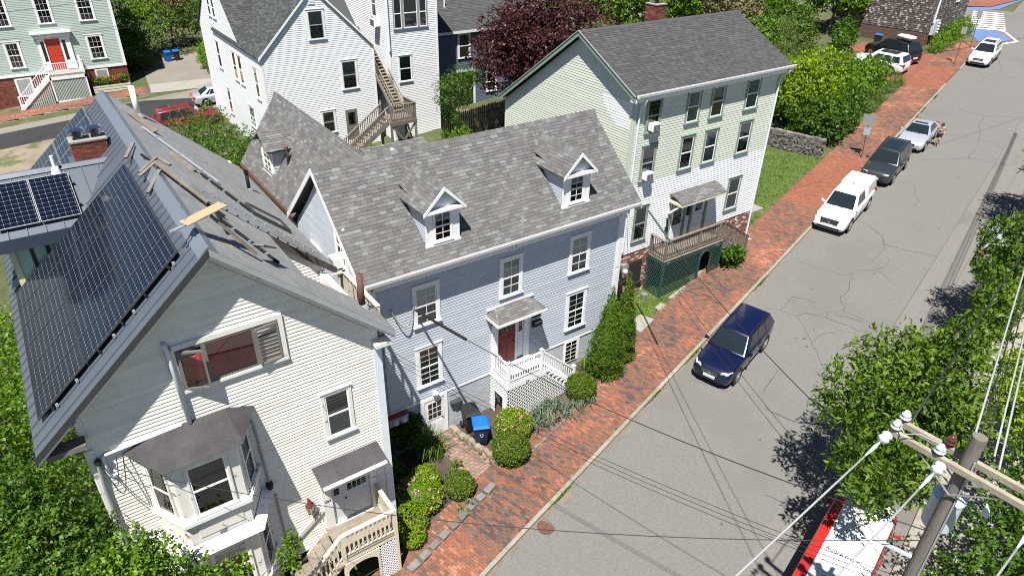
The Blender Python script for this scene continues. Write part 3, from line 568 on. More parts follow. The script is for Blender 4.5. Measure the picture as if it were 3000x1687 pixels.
def canopy(t, F, s0, s1, zw, zf, dep, m, trim, hip=0.45, th=0.06, shing=True):
    """small hipped hood over a door"""
    A, B, C_, D = F.p(s0, zf, 0.0), F.p(s1, zf, 0.0), F.p(s1, zf, dep), F.p(s0, zf, dep); E, F2 = F.p(s0+hip, zw, 0.0), F.p(s1-hip, zw, 0.0)
    mb = MB().add([A,B,C_,D,E,F2], [(3,2,5,4),(0,3,4),(2,1,5),(0,1,2,3),(0,4,5,1)]); cn = mb.build('canopy', trim, t)
    if shing:
        C3, D3, E3, F3 = map(Vector, (C_, D, E, F2)); u = (C3-D3).normalized(); mid = (E3+F3)/2; v = (mid-(C3+D3)/2).normalized(); W = (C3-D3).length; H = (mid-(C3+D3)/2).length
        shingles(cn, D3+Vector((0,0,0.012)), u, v, [(0,0),(W,0),(W-hip,H),(hip,H)], m, 0.13, (0.2,0.34))
        for a, b, c in ((F.p(s0,zf,0), D, E), (C_, F.p(s1,zf,0), F2)):
            a, b, c = Vector(a), Vector(b), Vector(c); u = (b-a).normalized(); H = (c-a).length; v = (c-a) - u*((c-a).dot(u)); v.normalize(); W = (b-a).length; px = (c-a).dot(u); py = (c-a).dot(v)
            shingles(cn, a+Vector((0,0,0.012)), u, v, [(0,0),(W,0),(px,py)], m, 0.13, (0.2,0.34))
    mb = MB(); fbox(mb, F, s0-0.02, s1+0.02, zf-th-0.05, zf-0.002, dep-0.02, dep+0.03); fbox(mb, F, s0-0.03, s0-0.001, zf-th-0.05, zf-0.002, 0, dep-0.021); fbox(mb, F, s1+0.001, s1+0.03, zf-th-0.05, zf-0.002, 0, dep-0.021); mb.build('fascia', trim, cn)
    return cn
def gutter(t, p, q, m, inner, r=0.075, out=(0,-1,0)):
    p, q, o = Vector(p), Vector(q), Vector(out); up = Vector((0,0,1)); prof = [(0.0,0.06),(0.0,-0.05),(0.05,-0.075),(0.10,-0.06),(0.125,0.06)]
    mb = MB(); n = len(prof)
    for e in (p, q):
        for a, b in prof: mb.v.append(tuple(e+o*a+up*b))
        for a, b in prof: mb.v.append(tuple(e+o*(a*0.9+0.006)+up*(b*0.9+0.012)))
    mb.f = [(i, i+1, 2*n+i+1, 2*n+i) for i in range(n-1)] + [(n+i, 3*n+i, 3*n+i+1, n+i+1) for i in range(n-1)] + [(n-1, 2*n-1, 4*n-1, 3*n-1), (0, 2*n, 3*n, n)] + [tuple(range(n)), tuple(range(2*n, 3*n))]
    g = mb.build('gutter', m, t); L = (q-p).length; k = int(L/0.8)
    mb = MB()
    mb.add([tuple(p+o*0.012-up*0.03), tuple(q+o*0.012-up*0.03), tuple(q+o*0.1-up*0.03), tuple(p+o*0.1-up*0.03)], [(0,1,2,3)]); mb.build('leaf_litter', inner, g)
    for i in range(k+1):
        c = p.lerp(q, min(1, (i+0.1)/k)); MB().beam(c+up*0.055, c+o*0.125+up*0.062, 0.03, 0.012).build('hanger', m, g)
    return g
def sbeam(name, m, t, p, q, w, h=None): return MB().beam(p, q, w, h).build(name, m, t)
M_LITTER = mat('gutter_debris', (0.07,0.045,0.028), 0.95, 0.3, 6)
# ---------------------------------------------------------------- grey clapboard house (middle of the picture)
GH = thing('clapboard_house', 'pale grey clapboard house with two roof dormers and a crimson front door', 'house', (3.2, 3.0, -0.5))
X0, X1, EZ, RZ, RY = -2.6, 9.1, 6.95, 10.0, 3.0
FG = FF((0, 0), (1, 0), (0, -1))
core = MB(); core.box(X0+0.02, 0.012, -1.6, X1-0.02, 6.0, 6.98); core.build('wall', M_GREYSIDE, GH)
siding(GH, FG, [(X0+0.2,1.22),(X1-0.2,1.22),(X1-0.2,6.75),(X0+0.2,6.75)], M_GREYSIDE, 0.118, 0.021)
bricks(GH, FG, X0, -0.85, -1.3, 1.2, M_GREYBRICK, d=-0.01, mortar=mat('grey_mortar', (0.36,0.39,0.42), 0.8, 0.06))
bricks(GH, FG, 0.35, X1, -1.3, 1.2, M_GREYBRICK, d=-0.01, mortar=MATS['grey_mortar'])
mb = MB(); fbox(mb, FG, X0, X1, 1.16, 1.235, -0.01, 0.03); mb.build('water_table', M_WHITE, GH)
for a, b in ((X0, X0+0.34), (X1-0.34, X1)):    # corner pilasters with a sunk panel
    mb = MB(); fbox(mb, FG, a, b, 1.23, 6.42, -0.01, 0.045); fbox(mb, FG, a-0.03, b+0.03, 6.42, 6.60, -0.01, 0.075); mb.build('pilaster', M_WHITE, GH)
    for zz in ((1.6,4.0),(4.15,6.3)):
        mb = MB(); fbox(mb, FG, a+0.08, b-0.08, zz[0], zz[1], 0.045, 0.056); mb.build('pilaster_panel', M_WHITE, GH, bevel=0.008)
mb = MB(); fbox(mb, FG, X0-0.02, X1+0.02, 6.62, 6.95, -0.01, 0.06); mb.build('frieze', M_WHITE, GH)
for s in (X0+0.1, X0+0.24, 3.25, 3.42, X1-0.24, X1-0.1):
    mb = MB(); fbox(mb, FG, s-0.035, s+0.035, 6.62, 6.93, 0.06, 0.14); fbox(mb, FG, s-0.035, s+0.035, 6.76, 6.93, 0.14, 0.30); mb.build('eave_bracket', M_WHITE, GH)
mb = MB(); fbox(mb, FG, X0-0.18, X1+0.4, 6.955, 7.10, -0.01, 0.36); mb.build('cornice', M_WHITE, GH)
SLP = 0.87; zr = lambda y: 7.13+SLP*(y+0.4)
XL, XR = -2.82, 9.55
mb = MB(); slab(mb, [(XL,-0.40,zr(-0.4)),(XR,-0.40,zr(-0.4)),(XR,RY,zr(RY)),(XL,RY,zr(RY))], 0.09); slab(mb, [(XL,RY,zr(RY)-0.001),(XR,RY,zr(RY)-0.001),(XR,6.4,zr(-0.4)),(XL,6.4,zr(-0.4))], 0.09)
roof = mb.build('roof', M_SHINGLE, GH)
vs = Vector((0, 1, SLP)).normalized(); HL = math.hypot(RY+0.4, SLP*(RY+0.4))
shingles(roof, (XL-0.02,-0.44,zr(-0.44)+0.004), (1,0,0), vs, [(0,0),(XR-XL+0.04,0),(XR-XL+0.04,HL),(0,HL)], M_SHINGLE, 0.135, (0.19,0.34), nsep=290, sepkey=near_key)
vb = Vector((0, -1, SLP)).normalized()
shingles(roof, (XL-0.02,6.44,zr(-0.44)+0.004), (1,0,0), vb, [(0,0),(XR-XL+0.04,0),(XR-XL+0.04,HL),(0,HL)], M_SHINGLE, 0.2, (0.3,0.6))
x = XL
while x < XR-0.05:      # ridge caps
    MB().hex([(x,RY-0.15,zr(RY)-0.11),(x+0.27,RY-0.15,zr(RY)-0.125),(x+0.27,RY+0.15,zr(RY)-0.125),(x,RY+0.15,zr(RY)-0.11),(x,RY-0.02,zr(RY)+0.045),(x+0.27,RY-0.02,zr(RY)+0.03),(x+0.27,RY+0.02,zr(RY)+0.03),(x,RY+0.02,zr(RY)+0.045)]).build('ridge_cap', M_SHINGLE, roof); x += 0.265
for xr in (XL-0.03, XR):    # rake boards
    mb = MB()
    for y0, y1 in ((-0.42, RY), (6.42, RY)):
        z0, z1 = zr(-0.42), zr(RY); mb.hex([(xr,y0,z0-0.24),(xr+0.03,y0,z0-0.24),(xr+0.03,y1,z1-0.24),(xr,y1,z1-0.24),(xr,y0,z0-0.012),(xr+0.03,y0,z0-0.012),(xr+0.03,y1,z1-0.012),(xr,y1,z1-0.012)])
    mb.build('rake_board', M_WHITE, roof)
gutter(GH, (XL+0.08,-0.44,7.16), (XR-0.12,-0.44,7.16), M_WHITE_CLEAN, M_LITTER)
# left gable wall with side window and air conditioner, right gable wall
FL = FF((X0, 0), (0, 1), (-1, 0))
siding(GH, FL, [(0,-0.6),(6,-0.6),(6,6.9),(3.0,9.6),(0,6.9)], M_GREYSIDE, 0.108, 0.0175)
mb = MB(); wall_core(mb, FL, [(0,6.8),(6,6.8),(3.0,9.75)], 0.15); wall_core(mb, FF((X1,0),(0,1),(1,0)), [(0,6.8),(6,6.8),(3.0,9.75)], 0.15); mb.build('gable', M_GREYSIDE, GH)
FRr = FF((X1, 0), (0, 1), (1, 0))
siding(GH, FRr, [(0,1.2),(6,1.2),(6,6.9),(3.0,9.6),(0,6.9)], M_GREYSIDE, 0.108, 0.0175)
window(GH, FL, 1.15, 2.05, 6.95, 8.5, M_WHITE, M_WHITE, shade=0.5)
ac_unit(FL, 1.62, 7.02, 'white window air conditioner in the grey house gable beside the wooden balcony')
mb = MB(); fbox(mb, FL, 3.6, 4.7, 6.35, 6.6, 0.0, 0.42); mb.build('cornice_return', M_WHITE, GH)
# windows of the front
for (a, b, lo, hi, sh, g) in ((-0.89,0.2,4.63,6.33,0.5,(2,2)),(2.79,3.86,4.6,6.32,0.45,(2,2)),(6.17,7.26,4.58,6.32,0.45,(2,2)),(-0.89,0.2,1.86,3.7,0.0,(2,3)),(6.2,7.3,1.8,3.66,0.0,(2,3))):
    window(GH, FG, a, b, lo, hi, M_WHITE, M_WHITE_CLEAN, g, shade=sh, cw=0.13, low_shade=0.0 if sh == 0 else 0.3)
mb = MB(); fbox(mb, FG, 6.26, 7.12, -0.02, 1.15, -0.02, 0.03); bwn = mb.build('basement_window', M_WHITE, GH)
mb = MB(); fbox(mb, FG, 6.34, 6.96, 0.04, 1.1, 0.02, 0.034); mb.build('room_shade_panel', M_ROOMSHADE, bwn)  # basement gloom painted as a dark panel behind the bars
mb = MB()
for i in range(3): fbox(mb, FG, 6.34+i*0.31-0.012, 6.34+i*0.31+0.012, 0.04, 1.1, 0.034, 0.048)
for i in range(6): fbox(mb, FG, 6.34, 6.96, 0.04+i*0.212-0.010, 0.04+i*0.212+0.010, 0.034, 0.046)
mb.build('glazing_bars', M_WHITE, bwn)
mb = MB(); mb.add([FG.p(6.34,0.04,0.04), FG.p(6.96,0.04,0.04), FG.p(6.96,1.1,0.04), FG.p(6.34,1.1,0.04)], [(0,1,2,3)]); mb.build('pane', M_GLASSB, bwn, recalc=False)
# basement door
mb = MB(); fbox(mb, FG, -0.85, -0.66, -0.95, 1.2, -0.01, 0.05); fbox(mb, FG, 0.22, 0.36, -0.95, 1.2, -0.01, 0.05); fbox(mb, FG, -0.66, 0.22, 1.08, 1.2, -0.01, 0.05); fbox(mb, FG, -0.85, 0.36, -1.1, -0.83, -0.01, 0.12); mb.build('door_frame', M_WHITE, GH)
panel_door(GH, FG, -0.64, 0.20, -0.82, 1.07, M_WDOOR, 0.0, lights=(0.16,0.84,0.5,0.92,3,3), panels=((0.08,0.40),), name='basement_door')
# entry: crimson door, sidelight, pilasters, canopy
mb = MB(); fbox(mb, FG, 2.44, 2.72, 1.42, 3.75, -0.01, 0.09); fbox(mb, FG, 3.57, 3.66, 1.42, 3.75, -0.01, 0.07); fbox(mb, FG, 4.0, 4.26, 1.42, 3.75, -0.01, 0.09); fbox(mb, FG, 2.44, 4.26, 3.5, 3.85, -0.01, 0.08); mb.build('entry_surround', M_WHITE, GH)
panel_door(GH, FG, 2.73, 3.56, 1.5, 3.5, M_REDDOOR, 0.01, lights=(0.12,0.88,0.72,0.92,3,1), panels=((0.08,0.62),), name='front_door')
panel_door(GH, FG, 3.67, 3.99, 1.5, 3.5, M_WDOOR, 0.0, lights=(0.2,0.8,0.62,0.92,1,2), panels=((0.08,0.5),), name='sidelight', knob=False)
canopy(GH, FG, 2.2, 4.45, 4.28, 4.05, 0.85, M_SHINGLE, M_WHITE, 0.4)
mb = MB(); fbox(mb, FG, 2.22, 4.43, 4.24, 4.34, 0.0, 0.06); mb.build('canopy_flashing', M_WHITE_CLEAN, GH)
for s in (2.50, 4.14):     # scrolled brackets
    mb = MB(); fbox(mb, FG, s-0.06, s+0.06, 3.3, 3.95, 0.09, 0.16); fbox(mb, FG, s-0.06, s+0.06, 3.72, 3.95, 0.16, 0.6); fbox(mb, FG, s-0.05, s+0.05, 3.52, 3.72, 0.16, 0.34); mb.lathe([(0.09,-0.05),(0.09,0.05)], FG.p(s,3.42,0.19), 'x', 10); mb.build('bracket', M_WHITE, GH)
lt = thing('porch_lantern', 'small black wall lantern beside the crimson door', 'lantern', FG.p(3.62, 3.45, 0.09))
mb = MB(); mb.lathe([(0.03,3.72),(0.10,3.66),(0.09,3.63)], (3.62,-0.20,0), 'z', 6); mb.lathe([(0.05,3.42),(0.06,3.40),(0.02,3.37)], (3.62,-0.20,0), 'z', 6); mb.beam((3.62,-0.07,3.62),(3.62,-0.20,3.70),0.03); mb.build('frame', M_BLACK, lt)
mb = MB(); mb.lathe([(0.055,3.43),(0.08,3.63)], (3.62,-0.20,0), 'z', 6); mb.build('glass', M_BLIND, lt)
# house-number plaque, letter boxes, vent, meters, wall light
sg = thing('number_plaque', 'dark address plaque on the wall right of the red door', 'sign', FG.p(4.65, 3.25, 0.02))
mb = MB(); fbox(mb, FG, 4.43, 4.87, 3.12, 3.4, 0.015, 0.035); mb.build('plate', M_BLACK, sg)
def letters(parent, F, s, z, d, text, size, m, ch=True):
    cu = bpy.data.curves.new('lettering', 'FONT'); cu.body = text; cu.size = size; cu.extrude = 0.004; cu.align_x = 'CENTER'
    o = bpy.data.objects.new('lettering', cu); COL.objects.link(o)
    rot = Matrix((F.u, Vector((0,0,1)), F.n)).transposed().to_4x4(); o.matrix_world = Matrix.Translation(Vector(F.p(s, z, d)) - Vector(parent['org'])) @ rot
    dg = bpy.context.evaluated_depsgraph_get(); me = bpy.data.meshes.new_from_object(o.evaluated_get(dg)); mw = o.matrix_world.copy(); bpy.data.objects.remove(o); bpy.data.curves.remove(cu)
    me.materials.clear(); me.materials.append(m); q = bpy.data.objects.new('lettering', me); COL.objects.link(q); q.parent = parent; q.matrix_local = mw; return q
letters(sg, FG, 4.66, 3.22, 0.037, '259', 0.14, M_GALV)
mbx = thing('letter_box', 'black wall letter box under the address plaque', 'letter box', FG.p(4.65, 2.85, 0.02))
mb = MB(); mb.hex([FG.p(4.42,2.72,0.14),FG.p(4.88,2.72,0.14),FG.p(4.88,2.72,0.015),FG.p(4.42,2.72,0.015),FG.p(4.42,2.9,0.16),FG.p(4.88,2.9,0.16),FG.p(4.88,2.98,0.015),FG.p(4.42,2.98,0.015)]); mb.build('box', M_BLACK, mbx)
mb = MB(); fbox(mb, FG, 4.48, 4.82, 2.905, 2.93, 0.05, 0.17); mb.build('paper', M_BLIND, mbx)
mbx = thing('letter_box', 'dark metal letter box on the grey brick right of the basement door', 'letter box', FG.p(0.75, 0.45, 0.0))
mb = MB(); mb.hex([FG.p(0.5,0.4,0.13),FG.p(0.98,0.4,0.13),FG.p(0.98,0.4,0.0),FG.p(0.5,0.4,0.0),FG.p(0.5,0.54,0.15),FG.p(0.98,0.54,0.15),FG.p(0.98,0.62,0.0),FG.p(0.5,0.62,0.0)]); mb.build('box', M_DKMETAL, mbx)
mb = MB(); fbox(mb, FG, 0.58, 0.9, 0.44, 0.47, 0.13, 0.17); mb.build('newspaper_hook', M_DKMETAL, mbx)
mb = MB(); fbox(mb, FG, 0.44, 0.94, 0.9, 1.1, 0.0, 0.012)
for i in range(6): fbox(mb, FG, 0.46, 0.92, 0.915+i*0.03, 0.93+i*0.03, 0.012, 0.022)
mb.build('vent_grille', M_GREYBRICK, GH)
mt = thing('meter_box', 'rust topped box with two round electric meters on the grey wall', 'meter', FG.p(-1.85, 0.9, 0.0))
mb = MB(); fbox(mb, FG, -2.2, -1.45, 0.75, 1.12, 0.0, 0.22); mb.build('box', M_GREYBRICK, mt)
mb = MB(); fbox(mb, FG, -2.22, -1.43, 1.12, 1.17, 0.0, 0.27); mb.build('rusty_lid', mat('red_rust', (0.22,0.06,0.04), 0.8, 0.2, 6), mt)
for s in (-2.0, -1.66):
    mb = MB(); mb.lathe([(0.13,-0.22),(0.13,-0.27),(0.10,-0.36),(0.02,-0.37)], (s,0,0.95), 'y', 14); mb.build('meter_dial', M_BLIND, mt)
mb = MB(); mb.tube([FG.p(-2.3,1.1,0.06), FG.p(-2.3,5.2,0.06), FG.p(-2.28,5.35,0.08)], 0.025, 6); mb.tube([FG.p(-2.12,1.1,0.05), FG.p(-2.12,4.6,0.05)], 0.018, 6); mb.build('conduit', M_CABLEG, mt)
fl = thing('wall_floodlight', 'white twin floodlight above the basement door', 'light', FG.p(-0.2, 1.42, 0))
mb = MB(); mb.lathe([(0.06,0.0),(0.06,-0.05)], FG.p(-0.2,1.42,0), 'y', 10); mb.build('base', M_WHITE_CLEAN, fl)
mb = MB(); mb.tube([FG.p(-0.22,1.44,0.05), FG.p(-0.27,1.38,0.2)], [0.05,0.08], 10); mb.tube([FG.p(-0.18,1.44,0.05), FG.p(-0.12,1.38,0.2)], [0.05,0.08], 10); mb.build('lamp_head', M_WHITE_CLEAN, fl)
# downpipe of rusty iron at the left corner comes with the cream roof; dormers
def dormer(x0, x1):
    D = MB(); yf = 0.16; zb = zr(yf)+0.02; ze = 8.98; za = 9.78; xm = (x0+x1)/2; FD = FF((0, yf), (1, 0), (0, -1))
    D.add([(x0,yf,zb-0.1),(x1,yf,zb-0.1),(x1,yf,ze),(x0,yf,ze),(x0,2.2,ze),(x1,2.2,ze),(x0,2.2,zr(2.2)-0.1),(x1,2.2,zr(2.2)-0.1)], [(0,1,2,3),(0,3,4,6),(1,7,5,2),(3,2,5,4)]); dm = D.build('dormer', M_WHITE, GH)
    for xs, n in ((x0, (-1,0)), (x1, (1,0))):
        Fs = FF((xs, yf), (0, 1), n)
        for i in range(13):
            z = zb+0.02+i*0.108; 
            if z > ze-0.05: break
            y1 = (z-7.13)/SLP-0.4-yf
            if y1 < 0.08: continue
            q = MB().hex([Fs.p(0.0,z,0.014),Fs.p(y1,z,0.014),Fs.p(y1,z,-0.01),Fs.p(0.0,z,-0.01),Fs.p(0.0,z+0.108,0.003),Fs.p(y1+0.1,z+0.108,0.003),Fs.p(y1+0.1,z+0.108,-0.01),Fs.p(0.0,z+0.108,-0.01)]); q.build('clapboard', M_GREYSIDE, dm)
    mb = MB(); fbox(mb, FD, x0-0.02, x0+0.26, zb+0.02, ze-0.1, 0.0, 0.03); fbox(mb, FD, x1-0.26, x1+0.02, zb+0.02, ze-0.1, 0.0, 0.03); fbox(mb, FD, x0-0.05, x1+0.05, zb-0.05, zb+0.03, 0.0, 0.08); fbox(mb, FD, x0-0.14, x1+0.14, ze-0.11, ze+0.0, 0.0, 0.24); mb.build('dormer_trim', M_WHITE_CLEAN, dm)
    window(GH, FD, x0+0.27, x1-0.27, zb+0.05, ze-0.15, M_WHITE_CLEAN, M_WHITE_CLEAN, (2,2), shade=0.3, shade_m=M_CURTAIN, cw=0.05)
    ov = 0.18; yo = yf-0.22; yb = (za-7.13)/SLP-0.4+0.05; yl = (ze-0.05-7.13)/SLP-0.4+0.1
    r1 = [(x0-ov,yo,ze-0.04),(xm,yo,za),(xm,yb,za),(x0-ov,yl,ze-0.04)]; r2 = [(xm,yo,za),(x1+ov,yo,ze-0.04),(x1+ov,yl,ze-0.04),(xm,yb,za)]
    mb = MB(); slab(mb, r1, 0.06); slab(mb, r2, 0.06); mb.build('dormer_roof', M_SHINGLE, dm); dr = dm
    for q in (r1, r2):
        e = [Vector(p) for p in q]; 
        lo0, lo1 = (e[0], e[3]) if q is r1 else (e[1], e[2]); up0 = e[1] if q is r1 else e[0]
        u = Vector((0,1,0)); v = (up0-lo0).normalized(); H = (up0-lo0).length
        shingles(dr, lo0+Vector((0,0,0.008)), u, v, [(0,0),((lo1-lo0).y,0),(yb-yo,H),(0,H)], M_SHINGLE, 0.13, (0.19,0.34))
    y = yo
    while y < yb-0.3:
        MB().hex([(xm-0.13,y,za-0.105),(xm+0.13,y,za-0.105),(xm+0.13,y+0.25,za-0.115),(xm-0.13,y+0.25,za-0.115),(xm-0.02,y,za+0.035),(xm+0.02,y,za+0.035),(xm+0.02,y+0.25,za+0.022),(xm-0.02,y+0.25,za+0.022)]).build('ridge_cap', M_SHINGLE, dr); y += 0.245
    mb = MB()
    for sx, xa in ((-1, x0-ov), (1, x1+ov)):
        mb.hex([(xa,yo-0.03,ze-0.17),(xm,yo-0.03,za-0.16),(xm,yo,za-0.16),(xa,yo,ze-0.17),(xa,yo-0.03,ze-0.045),(xm,yo-0.03,za-0.005),(xm,yo,za-0.005),(xa,yo,ze-0.045)])
    mb.build('dormer_rake', M_WHITE, dm)
    mb = MB(); mb.add([(x0-0.05,yf-0.06,ze),(x1+0.05,yf-0.06,ze),(xm,yf-0.06,za-0.12)], [(0,1,2)]); mb.build('tympanum', M_GREYSIDE, dm)
dormer(-0.13, 1.16); dormer(5.78, 7.08)
# porch
PH = thing('front_porch', 'white painted porch with balusters and lattice before the crimson door', 'porch', (3.2, -0.7, -0.5))
PZ = 1.42; PY = -1.25
mb = MB(); mb.box(2.42, PY, PZ-0.06, 4.3, -0.02, PZ); mb.build('deck', mat('grey_deck_paint', (0.40,0.41,0.43), 0.6, 0.08), PH)
mb = MB(); mb.box(2.40, PY-0.03, PZ-0.3, 4.3, PY+0.02, PZ-0.061); mb.box(2.38, PY+0.021, PZ-0.3, 2.42, -0.02, PZ-0.061); mb.build('skirt_board', M_WHITE, PH)
for x, y, z in ((2.47,PY+0.05,PZ),(4.06,PY+0.05,PZ)): post(PH, x, y, z-0.02, z+1.0, M_WHITE_CLEAN, 0.11, 0.02)
post(PH, 2.5, -0.06, PZ, PZ+0.95, M_WHITE_CLEAN, 0.08)
post(PH, 5.85, PY+0.05, zg(5.85,PY)+0.1, zg(5.85,PY)+1.25, M_WHITE_CLEAN, 0.11, 0.02)
railing(PH, (2.47,PY+0.05,PZ), (2.47,-0.08,PZ), 0.88, M_WHITE_CLEAN, spacing=0.12)
railing(PH, (2.53,PY+0.05,PZ), (4.0,PY+0.05,PZ), 0.88, M_WHITE_CLEAN, spacing=0.12)
railing(PH, (4.12,PY+0.05,PZ+0.02), (5.8,PY+0.05,zg(5.8,PY)+0.28), 0.88, M_WHITE_CLEAN, spacing=0.12)
for i in range(8):
    z = PZ-(i+1)*0.2; x = 4.3+i*0.21; MB().box(x, PY+0.02, z-0.03, x+0.26, -0.05, z).build('stair_tread', M_WHITE_CLEAN, PH)
    MB().box(x, PY+0.04, z-0.2, x+0.02, -0.05, z-0.031).build('stair_riser', M_WHITE, PH)
FP = FF((0, PY), (1, 0), (0, -1)); FPl = FF((2.42, 0), (0, -1), (-1, 0))
lattice(PH, FP, [(2.42,-0.75),(5.6,-0.3),(5.6,-0.1),(4.35,1.1),(2.42,1.1)], M_WHITE_CLEAN, 0.125, 0.036)
MB().box(2.5, -0.75, -0.9, 4.2, -0.7, 1.1).build('shade_backing', M_BLACK, PH)  # solid black board painting the shade behind the porch lattice
lattice(PH, FPl, [(0.03,-0.75),(1.25,-0.75),(1.25,1.1),(0.03,1.1)], M_WHITE_CLEAN, 0.10, 0.034, hole=lambda s, z: 0.33 < s < 0.93 and z < 0.55)
mb = MB(); fbox(mb, FPl, 0.27, 0.33, -0.8, 0.6, 0, 0.04); fbox(mb, FPl, 0.93, 0.99, -0.8, 0.6, 0, 0.04); fbox(mb, FPl, 0.33, 0.93, 0.55, 0.61, 0, 0.04); mb.build('lattice_door_frame', M_WHITE, PH)
letters(PH, FP, 3.35, PZ-0.26, 0.035, '59', 0.17, M_DKMETAL)
# rear ell of the grey house with side dormer
EL = thing('rear_ell', 'rear wing of the grey house with steep grey shingled gable roof', 'house wing', (-0.5, 10.0, -0.5))
ex0, ex1, exr, ez, ezr, ey0, ey1 = -2.35, 1.35, -0.48, 6.85, 9.75, 5.7, 13.2
mb = MB(); mb.box(ex0, 6.0, -1, ex1, ey1, ez); mb.add([(ex0,ey1,ez),(ex1,ey1,ez),(exr,ey1,ezr-0.1),(ex0,6.0,ez),(ex1,6.0,ez),(exr,6.0,ezr-0.1)], [(0,1,2),(3,5,4)]); mb.build('wall', M_GREYSIDE, EL)
siding(EL, FF((ex0,0),(0,1),(-1,0)), [(6.0,2.5),(ey1,2.5),(ey1,ez),(6.0,ez)], M_GREYSIDE, 0.108, 0.0175)
sl_ = (ezr-ez)/(exr-(-2.52)); mb = MB()
slab(mb, [(-2.52,3.5,ez),(-2.52,ey1+0.2,ez),(exr,ey1+0.2,ezr),(exr,3.5,ezr)], 0.08); slab(mb, [(exr,3.5,ezr-0.002),(exr,ey1+0.2,ezr-0.002),(1.6,ey1+0.2,ez),(1.6,3.5,ez)], 0.08); er = mb.build('roof', M_SHINGLE, EL)
HLe = math.hypot(exr+2.52, ezr-ez); v1 = Vector((exr+2.52, 0, ezr-ez)).normalized()
shingles(er, (-2.54,ey1+0.22,ez+0.0), (0,-1,0), v1, [(0,0),(ey1+0.22-6.2,0),(ey1+0.22-3.4,HLe),(0,HLe)], M_SHINGLE, 0.135, (0.19,0.34))
v2 = Vector((exr-1.6, 0, ezr-ez)).normalized(); HL2 = math.hypot(1.6-exr, ezr-ez)
shingles(er, (1.62,ey1+0.22,ez), (0,-1,0), v2, [(0,0),(ey1+0.22-6.0,0),(ey1+0.22-3.4,HL2),(0,HL2)], M_SHINGLE, 0.135, (0.19,0.34))
y = 4.0
while y < ey1+0.1:
    MB().hex([(exr-0.13,y,ezr-0.15),(exr+0.13,y,ezr-0.15),(exr+0.13,y+0.27,ezr-0.165),(exr-0.13,y+0.27,ezr-0.165),(exr-0.02,y,ezr+0.04),(exr+0.02,y,ezr+0.04),(exr+0.02,y+0.27,ezr+0.025),(exr-0.02,y+0.27,ezr+0.025)]).build('ridge_cap', M_SHINGLE, er); y += 0.265
MB().box(-2.62,6.2,ez-0.16,-2.5,ey1+0.2,ez-0.03).build('eave_trim', M_RUST, EL)
# ell dormer facing left: shed cheeks, gable roof
mb = MB(); dy0, dy1, dxf = 9.6, 11.2, -2.15
mb.box(dxf, dy0, 7.2, -0.9, dy1, 8.55); ed = mb.build('dormer', M_WHITE, EL)
siding(ed, FF((0,dy0),(1,0),(0,-1)), [(dxf,7.15),(-0.95,8.5),(dxf,8.5)], M_GREYSIDE, 0.108, 0.0175)
window(EL, FF((dxf,0),(0,1),(-1,0)), dy0+0.25, dy1-0.25, 7.25, 8.5, M_WHITE_CLEAN, M_WHITE_CLEAN, (2,2), shade=0.4)
mb = MB(); slab(mb, [(dxf-0.25,dy0-0.2,8.52),(dxf-0.25,(dy0+dy1)/2,9.1),(-0.9,(dy0+dy1)/2,9.1),(-1.25,dy0-0.2,8.52)], 0.06); slab(mb, [(dxf-0.25,(dy0+dy1)/2,9.1),(dxf-0.25,dy1+0.2,8.52),(-1.25,dy1+0.2,8.52),(-0.9,(dy0+dy1)/2,9.1)], 0.06); mb.build('dormer_roof', M_SHINGLE, ed); edr = ed
vv = Vector((0, 1.0, 0.58)).normalized(); shingles(edr, (dxf-0.27,dy0-0.22,8.53), (1,0,0), vv, [(0,0),(1.1,0),(1.4,1.16),(0,1.16)], M_SHINGLE, 0.13, (0.19,0.34))
# small cross roof behind the ell
mb = MB(); slab(mb, [(1.2,8.6,7.6),(4.6,8.2,7.6),(4.2,6.2,8.35),(1.2,6.6,8.35)], 0.1); mb.build('cross_roof', M_SHINGLE, EL)
shingles(EL, (1.2,6.2,7.62), (1,0,0), (0,1,0.35), [(0,0),(3.2,0),(3.0,2.2),(0,2.2)], M_SHINGLE, 0.135, (0.19,0.34))
MB().box(1.3,6.1,2.0,4.3,8.4,7.55).build('cross_wing_wall', M_GREYSIDE, EL)
vp_ = thing('vent_pipe', 'short white vent pipe on the ridge of the rear wing', 'pipe', (0.95, 4.6, 8.7)); MB().tube([(0.95,4.6,8.4),(0.95,4.6,9.55)], 0.075, 12).build('pipe', M_WHITE_CLEAN, vp_, smooth=True); MB().lathe([(0.14,0),(0.09,0.10)], (0.95,4.6,8.55), 'z', 12).build('collar', M_CABLEG, vp_)
vp_ = thing('vent_pipe', 'black rusty stack rising beside the rear wing dormer', 'pipe', (-1.7, 9.0, 7.6)); MB().tube([(-1.7,9.0,7.5),(-1.7,9.0,8.75)], 0.06, 10).build('pipe', M_BLACK, vp_, smooth=True); MB().lathe([(0.08,8.66),(0.08,8.78)], (-1.7,9.0,0), 'z', 10).build('hood', M_RUST, vp_)
